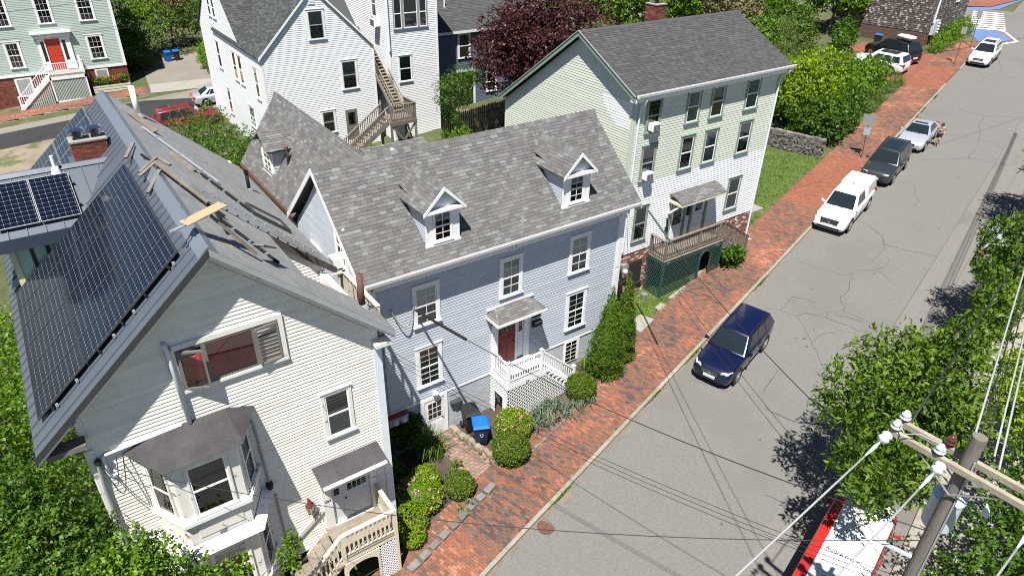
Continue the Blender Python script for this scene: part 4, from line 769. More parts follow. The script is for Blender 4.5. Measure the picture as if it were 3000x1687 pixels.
# ---------------------------------------------------------------- cream house with the solar roof (left foreground)
CH = thing('gabled_house', 'weathered cream clapboard gable house with solar panels on its metal roof', 'house', (-7.5, 2.0, -1.5))
cx0, cx1, cy, cyb = -11.1, -3.55, -3.1, 11.0
RX, RZc = -7.53, 11.34; EZL, EXL, EXR = 7.42, -11.95, -3.22
sL = (RZc-EZL)/(RX-EXL); sR = (RZc-7.5)/(EXR-RX)
zl = lambda x: RZc-sL*(RX-x); zrr = lambda x: RZc-sR*(x-RX)
FC = FF((0, cy), (1, 0), (0, -1))
gp = [(cx0,0.15),(cx1,0.15),(cx1,zrr(cx1)-0.25),(RX,RZc-0.25),(cx0,zl(cx0)-0.25)]
mb = MB(); wall_core(mb, FC, gp, 0.2); mb.box(cx0, cy+0.2, -2.5, cx0+0.2, cyb, 7.9); mb.box(cx1-0.2, cy+0.2, -2.5, cx1, cyb, 7.5); mb.box(cx0, cyb-0.2, -2.5, cx1, cyb, 7.9); mb.build('wall', M_CREAM, CH)
gp2 = [(cx0+0.16,0.2),(cx1-0.2,0.2),(cx1-0.2,zrr(cx1-0.2)-0.5),(RX,RZc-0.5),(cx0+0.16,zl(cx0+0.16)-0.5)]
siding(CH, FC, gp2, M_CREAM, 0.115, 0.019, jitter=0.003)
bricks(CH, FC, cx0+0.02, cx1-0.02, -2.2, 0.15, mat('oxblood_painted_brick', (0.10,0.025,0.022), 0.7, 0.2, 6), d=-0.03, mortar=mat('oxblood_mortar', (0.08,0.025,0.02), 0.8, 0.1))
mb = MB(); fbox(mb, FC, cx0, cx1, 0.08, 0.2, -0.01, 0.04); mb.build('water_table', M_CREAMTRIM, CH)
mb = MB(); fbox(mb, FC, cx0-0.01, cx0+0.16, 0.2, 6.8, -0.02, 0.04); mb.box(cx0-0.04, cy, 0.2, cx0, cy+0.16, 6.8); mb.build('corner_board', M_CREAMTRIM, CH)
mb = MB(); fbox(mb, FC, cx1-0.2, cx1+0.02, 0.2, 6.9, -0.02, 0.05); mb.box(cx1+0.021, cy-0.05, -1.2, cx1+0.045, cy+0.25, 6.9); mb.build('corner_board', mat('pale_blue_white_board', (0.66,0.70,0.77), 0.5, 0.05), CH)
siding(CH, FF((cx1,0),(0,1),(1,0)), [(cy+0.2,0.2),(cyb,0.2),(cyb,7.3),(cy+0.2,7.3)], M_CREAM, 0.115, 0.019)
siding(CH, FF((cx0,0),(0,1),(-1,0)), [(cy+0.2,0.2),(cyb,0.2),(cyb,7.5),(cy+0.2,7.5)], M_CREAM, 0.115, 0.019)
# rakes: soffit, wide frieze boards following the slope, crown
yr = cy-0.38
mb = MB()
for xa, za, xb, zb in ((EXL,EZL,RX,RZc),(EXR,zrr(EXR),RX,RZc)):
    mb.hex([(xa,cy,za-0.30),(xb,cy,zb-0.30),(xb,cy-0.05,zb-0.30),(xa,cy-0.05,za-0.30),(xa,cy,za-0.10),(xb,cy,zb-0.10),(xb,cy-0.05,zb-0.10),(xa,cy-0.05,za-0.10)])
mb.build('rake_frieze', M_CREAMTRIM, CH)
mb = MB()
for xa, za, xb, zb in ((EXL,EZL,RX,RZc),(EXR,zrr(EXR),RX,RZc)):
    mb.hex([(xa,cy-0.051,za-0.17),(xb,cy-0.051,zb-0.17),(xb,yr,zb-0.17),(xa,yr,za-0.17),(xa,cy-0.051,za-0.11),(xb,cy-0.051,zb-0.11),(xb,yr,zb-0.11),(xa,yr,za-0.11)])
    mb.hex([(xa,yr,za-0.26),(xb,yr,zb-0.26),(xb,yr-0.05,zb-0.26),(xa,yr-0.05,za-0.26),(xa,yr,za-0.03),(xb,yr,zb-0.03),(xb,yr-0.07,zb-0.03),(xa,yr-0.07,za-0.03)])
mb.build('rake_board', M_CREAMTRIM, CH)
mb = MB(); fbox(mb, FC, cx0-0.70, cx0+0.10, 7.12, 7.26, -0.02, 0.36); mb.build('cornice_return', mat('bare_grey_wood', (0.16,0.145,0.13), 0.9, 0.25, 4), CH)
mb = MB(); fbox(mb, FC, cx1-0.22, cx1+0.26, 6.98, 7.10, -0.02, 0.33); mb.build('cornice_return', M_CREAMTRIM, CH)
# left slope: standing seam metal
yF, yB = yr-0.08, 11.15
mb = MB(); slab(mb, [(EXL,yF,EZL),(RX,yF,RZc),(RX,yB,RZc),(EXL,yB,EZL)], 0.10); rl = mb.build('metal_roof', M_ROOFMETAL, CH)
y = yF+0.28
while y < yB:
    if not (4.75 < y < 4.9): MB().hex([(EXL-0.02,y-0.014,EZL-0.02),(RX,y-0.014,RZc),(RX,y+0.014,RZc),(EXL-0.02,y+0.014,EZL-0.02),(EXL-0.02,y-0.008,EZL+0.035),(RX,y-0.008,RZc+0.045),(RX,y+0.008,RZc+0.045),(EXL-0.02,y+0.008,EZL+0.035)]).build('standing_seam', M_ROOFMETAL, rl)
    y += 0.405
mb = MB(); mb.hex([(EXL-0.03,yF-0.03,EZL-0.18),(RX,yF-0.03,RZc-0.18),(RX,yF,RZc-0.18),(EXL-0.03,yF,EZL-0.18),(EXL-0.03,yF-0.03,EZL+0.01),(RX,yF-0.03,RZc+0.02),(RX,yF,RZc+0.02),(EXL-0.03,yF,EZL+0.01)]); mb.build('rake_metal', M_DKMETAL, rl)
mb = MB(); mb.hex([(RX-0.24,yF-0.02,RZc-0.175),(RX+0.2,yF-0.02,RZc-0.14),(RX+0.2,yB,RZc-0.14),(RX-0.24,yB,RZc-0.175),(RX-0.03,yF-0.02,RZc+0.055),(RX+0.03,yF-0.02,RZc+0.055),(RX+0.03,yB,RZc+0.055),(RX-0.03,yB,RZc+0.055)]); mb.build('ridge_cap', mat('zinc_blue_ridge', (0.17,0.20,0.24), 0.45, 0.06, 1.5, metal=0.3), rl)
# right slope: three-tab shingles, with the notch of the roof balcony
nx, ny0, ny1 = -5.12, -2.1, 0.75
def rs(p): return [(x, y, zrr(x)) for x, y in p]
mb = MB(); slab(mb, rs([(RX,yF),(EXR,yF),(EXR,ny0),(RX,ny0)]), 0.10); slab(mb, rs([(RX,ny0+0.001),(nx,ny0+0.001),(nx,ny1),(RX,ny1)]), 0.10); slab(mb, rs([(RX,ny1+0.001),(EXR,ny1+0.001),(EXR,yB),(RX,yB)]), 0.10); rr_ = mb.build('shingle_roof', M_SHINGLE_3T, CH)
vR = Vector((RX-EXR, 0, RZc-zrr(EXR))).normalized(); HR = math.hypot(RX-EXR, RZc-zrr(EXR)); HN = HR*(nx-EXR)/(RX-EXR)
o_ = Vector((EXR+0.02, 0, zrr(EXR)-0.01))
shingles(rr_, o_+Vector((0,yF-0.02,0.01)), (0,1,0), vR, [(0,0),(ny0-yF,0),(ny0-yF,HR),(0,HR)], M_SHINGLE_3T, 0.135, (0.30,0.31), thick=0.008)
shingles(rr_, o_+Vector((0,ny1,0.01)), (0,1,0), vR, [(0,0),(yB-ny1,0),(yB-ny1,HR),(0,HR)], M_SHINGLE_3T, 0.135, (0.30,0.31), thick=0.008)
shingles(rr_, o_+vR*(-HN)*-1+Vector((0,ny0,0.01)), (0,1,0), vR, [(0,0),(ny1-ny0,0),(ny1-ny0,HR-HN),(0,HR-HN)], M_SHINGLE_3T, 0.135, (0.30,0.31), thick=0.008)
mb = MB(); mb.hex([(EXR,yF-0.03,zrr(EXR)-0.16),(RX,yF-0.03,RZc-0.16),(RX,yF,RZc-0.16),(EXR,yF,zrr(EXR)-0.16),(EXR,yF-0.03,zrr(EXR)+0.012),(RX,yF-0.03,RZc+0.012),(RX,yF,RZc+0.012),(EXR,yF,zrr(EXR)+0.012)]); mb.build('rake_flashing', M_FLASH, rr_)
# balcony notch
FN = FF((0, ny1), (1, 0), (0, -1))
mb = MB(); wall_core(mb, FN, [(nx,6.3),(cx1,6.3),(cx1,zrr(cx1)-0.12),(nx,zrr(nx)-0.12)], 0.1); mb.box(nx-0.1, ny0, 6.3, nx, ny1, zrr(nx)-0.12); mb.build('balcony_wall', M_CREAM, CH)
siding(CH, FN, [(nx,6.35),(cx1,6.35),(cx1,zrr(cx1)-0.2),(nx,zrr(nx)-0.2)], M_CREAM, 0.115, 0.019)
MB().box(nx, ny0, 6.2, -2.85, ny1, 6.3).build('balcony_deck', M_WOOD, CH)
mb = MB(); mb.hex([(nx-0.05,ny0,zrr(nx)-0.13),(nx+0.03,ny0,zrr(nx)-0.19),(nx+0.03,ny1,zrr(nx)-0.19),(nx-0.05,ny1,zrr(nx)-0.13),(nx-0.05,ny0,zrr(nx)+0.05),(nx+0.03,ny0,zrr(nx)+0.0),(nx+0.03,ny1,zrr(nx)+0.0),(nx-0.05,ny1,zrr(nx)+0.05)]); mb.build('notch_trim', M_WHITE, rr_)
mb = MB(); mb.hex([(nx,ny1-0.14,zrr(nx)-0.22),(EXR+0.05,ny1-0.14,zrr(EXR)-0.22),(EXR+0.05,ny1-0.02,zrr(EXR)-0.22),(nx,ny1-0.02,zrr(nx)-0.22),(nx,ny1-0.14,zrr(nx)+0.02),(EXR+0.05,ny1-0.14,zrr(EXR)+0.02),(EXR+0.05,ny1-0.02,zrr(EXR)+0.02),(nx,ny1-0.02,zrr(nx)+0.02)]); mb.build('notch_rake', M_DARKWOOD, rr_)
BAL = thing('roof_balcony_rail', 'weathered wooden balcony railing between the cream and grey houses', 'railing', (-2.95, -0.6, 6.3))
for y_ in (-1.9, -0.6, 0.6): MB().box(-3.02, y_-0.05, 6.0, -2.92, y_+0.05, 7.35).build('post', M_WOODCREAM, BAL)
for p, q in (((-2.97,-1.95,6.3),(-2.97,0.65,6.3)),((-3.4,0.6,6.3),(-2.92,0.6,6.3))):
    railing(BAL, p, q, 1.05, M_WOODCREAM, spacing=0.28, bal=0.06, top=(0.14,0.05), base=0.15)
# things fixed on the right slope
def on_r(x, y, h=0.0): return (x, y, zrr(x)+h)
sk = thing('skylight', 'long narrow skylight with upturned kerb in the shingled right slope', 'skylight', on_r(-4.5, 3.2))
e1, e2 = Vector(on_r(-4.95,2.5)), Vector(on_r(-4.0,2.5))
mb = MB()
for p, q in (((-4.95,2.55),(-3.95,2.55)),((-4.95,3.45),(-3.95,3.45)),((-4.95,2.55),(-4.95,3.45)),((-3.95,2.55),(-3.95,3.45))): mb.beam(on_r(*p,0.07), on_r(*q,0.07), 0.09, 0.16)
mb.build('kerb', M_DKMETAL, sk)
mb = MB(); mb.add([on_r(-4.9,2.6,0.11),on_r(-4.0,2.6,0.11),on_r(-4.0,3.4,0.11),on_r(-4.9,3.4,0.11)], [(0,1,2,3)]); mb.build('pane', mat('dusty_skylight_glass', (0.26,0.29,0.27), 0.25, 0.25, 3, coat=0.4), sk)
def stack(x, y, h, r_, m, label, cap=None, base=M_CABLEG):
    t = thing('vent_pipe', label, 'pipe', on_r(x, y)); MB().tube([on_r(x,y,-0.1), on_r(x,y,h)], r_, 12).build('pipe', m, t, smooth=True); MB().lathe([(r_*2,-0.05),(r_*1.3,0.08)], on_r(x,y), 'z', 12).build('flashing', base, t)
    if cap: MB().lathe([(r_*1.35,h-0.1),(r_*1.35,h)], on_r(x,y), 'z', 12).build('collar', cap, t)
stack(-3.95, 6.9, 0.75, 0.065, M_BLACK, 'black vent stack near the lower edge of the cream house roof', M_BLACK)
stack(-3.68, -2.5, 1.05, 0.095, M_RUST, 'tall rusty iron stack at the front corner of the cream roof')
stack(-6.6, 10.3, 1.1, 0.10, M_WHITE_CLEAN, 'white plastic flue at the back of the cream house roof')
# roofers' gear: planks, ladder, brackets, rails
def plank(p, q, w_, h_, m, label, name='plank'):
    p, q = Vector(p), Vector(q); mb = MB().beam(p-p, q-p, w_, h_); o = mb.build(name, m, None, org=(0,0,0)); o.location = p; tag(o, label, 'plank', 'roofing planks'); return o
plank(on_r(-7.0,9.1,0.20), on_r(-6.45,8.1,0.12), 0.24, 0.04, M_WOOD, 'grey plank propped at the far end of the ridge')
plank(on_r(-6.5,5.7,0.08), on_r(-6.05,4.7,0.08), 0.22, 0.035, M_WOOD, 'bleached board lying on the upper right slope')
plank((RX-0.25,-2.75,RZc+0.36), (RX+0.75,-2.35,RZc+0.46), 0.34, 0.025, M_PLY, 'bare plywood board bridging the ridge near the front gable', 'plywood_board')
plank(on_r(-6.25,-2.7,0.52), on_r(-5.85,-2.3,0.5), 0.3, 0.03, M_WOODLT, 'short grey shelf board on a roof bracket near the gable')
def railbar(p, q, label, m=M_BLACK, w_=0.06):
    t = thing('roof_rail', label, 'mounting rail', p); MB().beam(p, q, w_, 0.05).build('bar', m, t)
    for f in (0.2, 0.5, 0.8):
        c = Vector(p).lerp(Vector(q), f); MB().box(c.x-0.07, c.y-0.03, c.z-0.12, c.x+0.03, c.y+0.03, c.z+0.04).build('bracket', M_GALV, t)
railbar(on_r(-6.9,7.6,0.12), on_r(-5.4,4.7,0.12), 'pale metal rail running down the far right slope', M_FLASH)
railbar(on_r(-5.9,4.6,0.12), on_r(-5.05,2.7,0.12), 'black metal rail lying along the middle of the right slope')
railbar((RX-0.1,3.0,RZc+0.16), on_r(-6.35,-0.0,0.14), 'black rail crossing from the ridge behind the wooden blocks')
railbar(on_r(-6.5,-0.5,0.10), on_r(-5.7,-2.2,0.10), 'dark rail below the plywood board')
LD = thing('ladder', 'aluminium ladder lying down the shingled slope beside the ridge', 'ladder', on_r(-6.5, 0.3))
la, lb = Vector((-6.85,1.35,zrr(-6.85)+0.2)), Vector((-3.75,0.25,zrr(-3.75)+0.24)); off = Vector((0.13,0.36,-0.11))
for k, o2 in enumerate((Vector((0,0,0)), off)): MB().beam(la+o2, lb+o2, 0.035, 0.09).build('side_rail', M_GALV, LD)
for i in range(1, 13):
    c = la.lerp(lb, i/13); MB().tube([c, c+off], 0.02, 6).build('rung', M_GALV, LD)
WB = thing('timber_staging', 'weathered timber blocks and staging straddling the ridge above the panels', 'scaffold', (RX, 1.5, RZc))
for p, q in (((RX-0.35,2.1,RZc-0.02),(RX+0.2,2.5,RZc+0.16)),((RX-0.4,1.9,RZc-0.06),(RX+0.15,2.3,RZc+0.12)),((RX-0.4,1.0,RZc-0.22),(RX+0.1,1.6,RZc+0.12)),((RX+0.1,2.3,RZc+0.12),(RX+0.9,0.3,RZc-0.55)),((RX+0.25,2.5,RZc+0.14),(RX+0.45,2.1,RZc+0.02)),((RX-0.45,3.7,RZc-0.1),(RX-0.1,4.2,RZc+0.14)),((RX+0.55,-2.2,RZc+0.40),(RX+0.8,-2.0,RZc-0.5)),((RX+0.4,-2.5,RZc+0.30),(RX+1.2,-2.7,RZc-0.85))):
    MB().beam(p, q, 0.10, 0.055).build('timber', M_WOOD, WB)
for p in ((RX-0.2,-2.6,RZc+0.38),(RX+0.7,-2.3,RZc+0.46)): MB().tube([p, (p[0],p[1],p[2]+0.42)], 0.01, 6).build('threaded_rod', M_GALV, WB)
MB().beam((RX-0.5,-2.85,RZc+0.30),(RX+0.3,-2.6,RZc+0.36),0.06,0.04).build('metal_channel', M_FLASH, WB); MB().beam((RX-0.55,-2.7,RZc+0.22),(RX+0.4,-2.4,RZc+0.32),0.05,0.04).build('metal_channel', M_FLASH, WB)
# solar panels
def cell_mat():
    m = bpy.data.materials.new('solar_cell_glass'); m.use_nodes = True; t = m.node_tree; N = t.nodes; L = t.links; b = N['Principled BSDF']
    tc = N.new('ShaderNodeTexCoord'); sp = N.new('ShaderNodeSeparateXYZ'); L.new(tc.outputs['Object'], sp.inputs[0])
    def M2(op, a, b_=None, c=None):
        n = N.new('ShaderNodeMath'); n.operation = op
        for i, v in enumerate((a, b_, c)):
            if v is None: continue
            if isinstance(v, (int, float)): n.inputs[i].default_value = v
            else: L.new(v, n.inputs[i])
        return n.outputs[0]
    fx = M2('ABSOLUTE', M2('SUBTRACT', M2('FRACT', M2('DIVIDE', sp.outputs[0], 0.1625)), 0.5)); fy = M2('ABSOLUTE', M2('SUBTRACT', M2('FRACT', M2('DIVIDE', sp.outputs[1], 0.1625)), 0.5))
    line = M2('GREATER_THAN', M2('MAXIMUM', fx, fy), 0.490); diam = M2('GREATER_THAN', M2('ADD', fx, fy), 0.90); bus = M2('LESS_THAN', M2('ABSOLUTE', M2('SUBTRACT', fx, 0.17)), 0.008)
    w_ = M2('MAXIMUM', line, diam); mx = N.new('ShaderNodeMix'); mx.data_type = 'RGBA'; L.new(w_, mx.inputs[0]); mx.inputs[7].default_value = (0.26,0.28,0.30,1)
    m0 = N.new('ShaderNodeMix'); m0.data_type = 'RGBA'; L.new(bus, m0.inputs[0]); m0.inputs[6].default_value = (0.003,0.006,0.015,1); m0.inputs[7].default_value = (0.03,0.04,0.06,1); L.new(m0.outputs[2], mx.inputs[6])
    L.new(mx.outputs[2], b.inputs['Base Color']); b.inputs['Roughness'].default_value = 0.10; b.inputs['Specular IOR Level'].default_value = 0.16
    nz = N.new('ShaderNodeTexNoise'); nz.inputs['Scale'].default_value = 1.2; L.new(tc.outputs['Object'], nz.inputs['Vector']); bp = N.new('ShaderNodeBump'); bp.inputs['Strength'].default_value = 0.04; L.new(nz.outputs['Fac'], bp.inputs['Height']); L.new(bp.outputs[0], b.inputs['Normal'])
    return m
M_CELL = cell_mat(); M_PFRAME = mat('panel_frame', (0.10,0.10,0.105), 0.4, 0.05, metal=0.5); M_PFRAME_S = mat('silver_panel_frame', (0.55,0.56,0.57), 0.35, 0.05, metal=0.7)
def panel_mesh(w_, h_, fm):
    cellm = MB(); cellm.add([(0.012,0.012,0.034),(w_-0.012,0.012,0.034),(w_-0.012,h_-0.012,0.034),(0.012,h_-0.012,0.034)], [(0,1,2,3)])
    fr = MB(); fr.box(0,0,0,w_,0.014,0.04); fr.box(0,h_-0.014,0,w_,h_,0.04); fr.box(0,0.014,0,0.014,h_-0.014,0.04); fr.box(w_-0.014,0.014,0,w_,h_-0.014,0.04); fr.box(0.014,0.014,0.0,w_-0.014,h_-0.014,0.028)
    a = cellm.build('cell_sheet', M_CELL, None, org=(0,0,0), recalc=False); b = fr.build('solar_panel', fm, None, org=(0,0,0)); me = (b.data, a.data)
    bpy.data.objects.remove(a); bpy.data.objects.remove(b); return me
def solar_array(label, o, u, v, cols, rows, w_, h_, fm, skip=(), lift=0.12, gap=0.022):
    u = Vector(u).normalized(); v = Vector(v).normalized(); n = u.cross(v).normalized(); o = Vector(o)
    if n.z < 0: n = -n
    t = thing('solar_array', label, 'solar panels', o); pm, cm = panel_mesh(w_, h_, fm); rot = Matrix((u, v, u.cross(v).normalized())).transposed().to_4x4()
    for i in range(cols):
        for j in range(rows):
            if (i, j) in skip: continue
            p = bpy.data.objects.new('solar_panel', pm); COL.objects.link(p); p.parent = t; c = bpy.data.objects.new('cell_sheet', cm); COL.objects.link(c); c.parent = p
            p.matrix_local = Matrix.Translation(u*(i*(w_+gap)) + v*(j*(h_+gap)) + n*lift) @ rot
    for j in range(rows):
        for f in (0.25, 0.75):
            a = o+v*((j+f)*(h_+gap))+n*(lift-0.035)-u*0.12; MB().beam(a, a+u*(cols*(w_+gap)+0.2), 0.04, 0.06, up=n).build('mounting_rail', M_BLACK, t)
    return t
vL = Vector((RX-EXL, 0, RZc-EZL)).normalized(); HLc = math.hypot(RX-EXL, RZc-EZL)
pt = lambda y, u_: Vector((RX, y, RZc)) - vL*u_
solar_array('large dark blue array of eighteen panels on the near metal slope', pt(3.73, 5.47), (0,-1,0), vL, 6, 3, 1.06, 1.615, M_PFRAME)
solar_array('far solar array behind the brick chimney with pale frames', pt(11.1, 4.2), (0,-1,0), vL, 3, 2, 1.06, 1.67, M_PFRAME_S)
mb = MB()
for y_, u_ in ((-2.87,0.9),(-2.87,2.3),(-2.87,3.0),(-2.87,4.3),(-2.87,5.0)): 
    c = pt(y_, u_); mb.box(c.x-0.03, c.y-0.03, c.z+0.09, c.x+0.03, c.y+0.02, c.z+0.16)
mb.build('panel_clips', M_FLASH, rl)
# side dormer with metal roof, two panels and pale green wall
DM = MB(); dxa, dxb, dya, dyb, dyr, dze, dzr = -11.5, -8.25, 4.15, 7.6, 5.8, 9.58, 10.62
DM.add([(dxa,dya,7.4),(dxb,dya,7.4),(dxb,dya,dze),(dxa,dya,dze),(dxa,dyb,7.4),(dxb,dyb,7.4),(dxb,dyb,dze),(dxa,dyb,dze),(dxa,dyr,dzr-0.08),(dxb,dyr,dzr-0.08)], [(0,1,2,3),(4,7,6,5),(0,3,8,7,4),(1,5,6,9,2)]); dmr = DM.build('side_dormer', mat('pale_mint_board', (0.42,0.60,0.52), 0.6, 0.08, 2), CH)
mb = MB(); slab(mb, [(dxa-0.9,dya-0.35,dze-0.13),(dxb,dya-0.35,dze-0.13),(dxb,dyr,dzr),(dxa-0.9,dyr,dzr)], 0.10); slab(mb, [(dxa-0.9,dyr,dzr),(dxb,dyr,dzr),(dxb,dyb+0.3,dze-0.1),(dxa-0.9,dyb+0.3,dze-0.1)], 0.10); mb.build('dormer_roof', M_ROOFMETAL, dmr); dro = dmr
MB().box(dxa-0.9, dya-0.38, dze-0.50, dxb-0.6, dya-0.351, dze-0.12).build('fascia', mat('navy_fascia', (0.04,0.055,0.085), 0.45, 0.06), dmr)
x = dxa-0.8
while x < dxb-0.2:
    MB().hex([(x-0.012,dya-0.36,dze-0.15),(x+0.012,dya-0.36,dze-0.15),(x+0.012,dyr,dzr-0.02),(x-0.012,dyr,dzr-0.02),(x-0.008,dya-0.36,dze-0.09),(x+0.008,dya-0.36,dze-0.09),(x+0.008,dyr,dzr+0.04),(x-0.008,dyr,dzr+0.04)]).build('standing_seam', M_ROOFMETAL, dro); x += 0.46
MB().hex([(dxa-0.9,dyr-0.16,dzr-0.05),(dxb+0.2,dyr-0.16,dzr-0.05),(dxb+0.2,dyr+0.16,dzr-0.05),(dxa-0.9,dyr+0.16,dzr-0.05),(dxa-0.9,dyr-0.03,dzr+0.05),(dxb+0.2,dyr-0.03,dzr+0.05),(dxb+0.2,dyr+0.03,dzr+0.05),(dxa-0.9,dyr+0.03,dzr+0.05)]).build('ridge_cap', M_ROOFMETAL, dro)
for x_ in (-11.0, -10.6): MB().box(x_-0.05, dya-0.02, 7.6, x_+0.05, dya-0.003, dze-0.5).build('batten', M_DKMETAL, dmr)
MB().box(dxa-0.06, dya-0.06, 7.2, dxa+0.10, dya+0.1, dze-0.1).build('corner_board', mat('yellow_cream_board', (0.66,0.64,0.42), 0.6, 0.05), dmr)
vd = Vector((0, dyr-dya+0.35, dzr-dze+0.13)).normalized(); 
solar_array('pair of silver framed panels on the side dormer', Vector((-12.62, dya-0.35, dze-0.13))+vd*0.30, (1,0,0), vd, 3, 1, 1.03, 1.62, M_PFRAME_S, lift=0.10)
vt = thing('roof_vent', 'white vent cap on the side dormer ridge', 'vent', (-9.75, 5.6, 10.6)); MB().tube([(-9.75,5.6,10.5),(-9.75,5.6,11.05)], 0.05, 10).build('pipe', M_WHITE_CLEAN, vt); MB().lathe([(0.14,10.5),(0.10,10.66),(0.06,10.72)], (-9.75,5.6,0), 'z', 12).build('base', M_WHITE_CLEAN, vt)
def chimney(label, x0, y0, x1, y1, z0, z1, cap=True, pots=2, nb=True):
    t = thing('chimney', label, 'chimney', ((x0+x1)/2, (y0+y1)/2, z0)); MB().box(x0+0.012, y0+0.012, z0, x1-0.012, y1-0.012, z1).build('core', M_MORTAR, t)
    for F, a, b in ((FF((0,y0),(1,0),(0,-1)), x0, x1), (FF((0,y1),(-1,0),(0,1)), -x1, -x0), (FF((x0,0),(0,-1),(-1,0)), -y1, -y0), (FF((x1,0),(0,1),(1,0)), y0, y1)):
        z = z0; k = 0
        while z < z1-0.03:
            s = a-(0.105 if k % 2 else 0)
            while s < b-0.02:
                s0_, s1_ = max(s, a), min(s+0.21, b)
                if s1_-s0_ > 0.04:
                    m_ = MB(); fbox(m_, F, s0_+0.004, s1_-0.004, z+0.006, z+0.07, -0.014, random.uniform(0, 0.006)); m_.build('brick', M_BRICK, t, recalc=False)
                s += 0.212
            z += 0.077; k += 1
    MB().box(x0-0.03, y0-0.03, z1, x1+0.03, y1+0.03, z1+0.05).build('crown', M_CONC, t)
    for i in range(pots):
        cx = x0+(i+0.5)*(x1-x0)/pots; cyy = (y0+y1)/2; MB().lathe([(0.14,0.05),(0.12,0.1),(0.11,0.30)], (cx,cyy,z1), 'z', 10).build('flue', M_DKMETAL, t)
        mb = MB(); wv = 0.24; mb.add([(cx-wv,cyy-0.2,z1+0.34),(cx+wv,cyy-0.2,z1+0.34),(cx+wv,cyy+0.2,z1+0.34),(cx-wv,cyy+0.2,z1+0.34),(cx-wv*0.6,cyy-0.1,z1+0.40),(cx+wv*0.6,cyy-0.1,z1+0.40),(cx+wv*0.6,cyy+0.1,z1+0.40),(cx-wv*0.6,cyy+0.1,z1+0.40)], [(0,1,2,3),(4,5,6,7),(0,1,5,4),(1,2,6,5),(2,3,7,6),(3,0,4,7)])
        for sx in (-0.12, 0.12): mb.box(cx+sx-0.012, cyy-0.012, z1+0.05, cx+sx+0.012, cyy+0.012, z1+0.34)
        mb.build('rain_cap', M_CHROME, t)
    return t
chimney('red brick chimney with two metal rain caps on the solar house', -9.15, 6.3, -8.14, 6.9, 10.2, 11.08)
MB().box(-9.3, 6.12, 9.9, -7.95, 7.1, 10.45).build('chimney_cricket', M_ROOFMETAL, dmr)
# casement band with red curtains in the gable
mb = MB(); fbox(mb, FC, -8.84, -6.12, 7.5, 7.58, -0.01, 0.09); fbox(mb, FC, -8.84, -6.12, 8.78, 8.92, -0.01, 0.07); fbox(mb, FC, -8.84, -8.72, 7.58, 8.78, -0.01, 0.07); fbox(mb, FC, -6.24, -6.12, 7.58, 8.78, -0.01, 0.07); cwn = mb.build('casement_window', M_CREAMTRIM, CH)
mb = MB(); fbox(mb, FC, -8.72, -6.24, 7.58, 8.78, -0.005, 0.016); mb.build('room_shade_panel', M_ROOMSHADE, cwn)  # unlit attic room painted as one dark panel behind the curtains
mb = MB()
for a, b in ((-8.72,-8.64),(-8.13,-8.03),(-6.92,-6.82),(-6.30,-6.24)): fbox(mb, FC, a, b, 7.58, 8.78, 0.017, 0.06)
fbox(mb, FC, -8.64, -6.3, 7.58, 7.64, 0.017, 0.058); fbox(mb, FC, -8.64, -6.3, 8.72, 8.78, 0.017, 0.058); mb.build('sash', M_SASHBROWN, cwn)
mb = MB()
for (a, b, top) in ((-8.6,-8.14,8.5),(-8.03,-6.92,8.74)):
    n = 14
    for i in range(n):
        x0, x1 = a+(b-a)*i/n, a+(b-a)*(i+1)/n; d0, d1 = 0.028+0.007*math.sin(i*1.7), 0.028+0.007*math.sin((i+1)*1.7); mb.add([FC.p(x0,7.72,d0+0.012),FC.p(x1,7.72,d1+0.012),FC.p(x1,top-0.05*math.sin(i),d1),FC.p(x0,top-0.05*math.sin(i-1),d0)], [(0,1,2,3)])
mb.build('curtain', M_RED_CURTAIN, cwn, recalc=False, smooth=True)
mb = MB(); mb.add([FC.p(-8.03,7.64,0.05),FC.p(-6.92,7.64,0.05),FC.p(-6.92,8.72,0.05),FC.p(-8.03,8.72,0.05)], [(0,1,2,3)]); mb.build('pane', M_GLASS, cwn, recalc=False)
def leaf_sash(hs, ang, w_, z0, z1, label=None):   # an opened casement hinged on its side
    d = Vector((math.cos(ang), -math.sin(ang), 0)); o2 = Vector(FC.p(hs, 0, 0.06)); mb = MB()
    for p, q in (((0,z0),(w_,z0)),((0,z1),(w_,z1))): mb.beam(o2+d*p[0]+Vector((0,0,p[1])), o2+d*q[0]+Vector((0,0,q[1])), 0.04, 0.06)
    for s_ in (0, w_): mb.beam(o2+d*s_+Vector((0,0,z0)), o2+d*s_+Vector((0,0,z1)), 0.05, 0.05)
    so_ = mb.build('open_sash', M_SASHBROWN, cwn)
    mb = MB(); mb.add([tuple(o2+Vector((0,0,z0))), tuple(o2+d*w_+Vector((0,0,z0))), tuple(o2+d*w_+Vector((0,0,z1))), tuple(o2+Vector((0,0,z1)))], [(0,1,2,3)]); mb.build('pane', M_GLASS, cwn, recalc=False)
leaf_sash(-8.08, R(180+22)*-1+R(0), 0.56, 7.62, 8.7) if False else leaf_sash(-8.66, R(24), 0.55, 7.62, 8.7); leaf_sash(-6.28, R(180-7), 0.56, 7.62, 8.7)
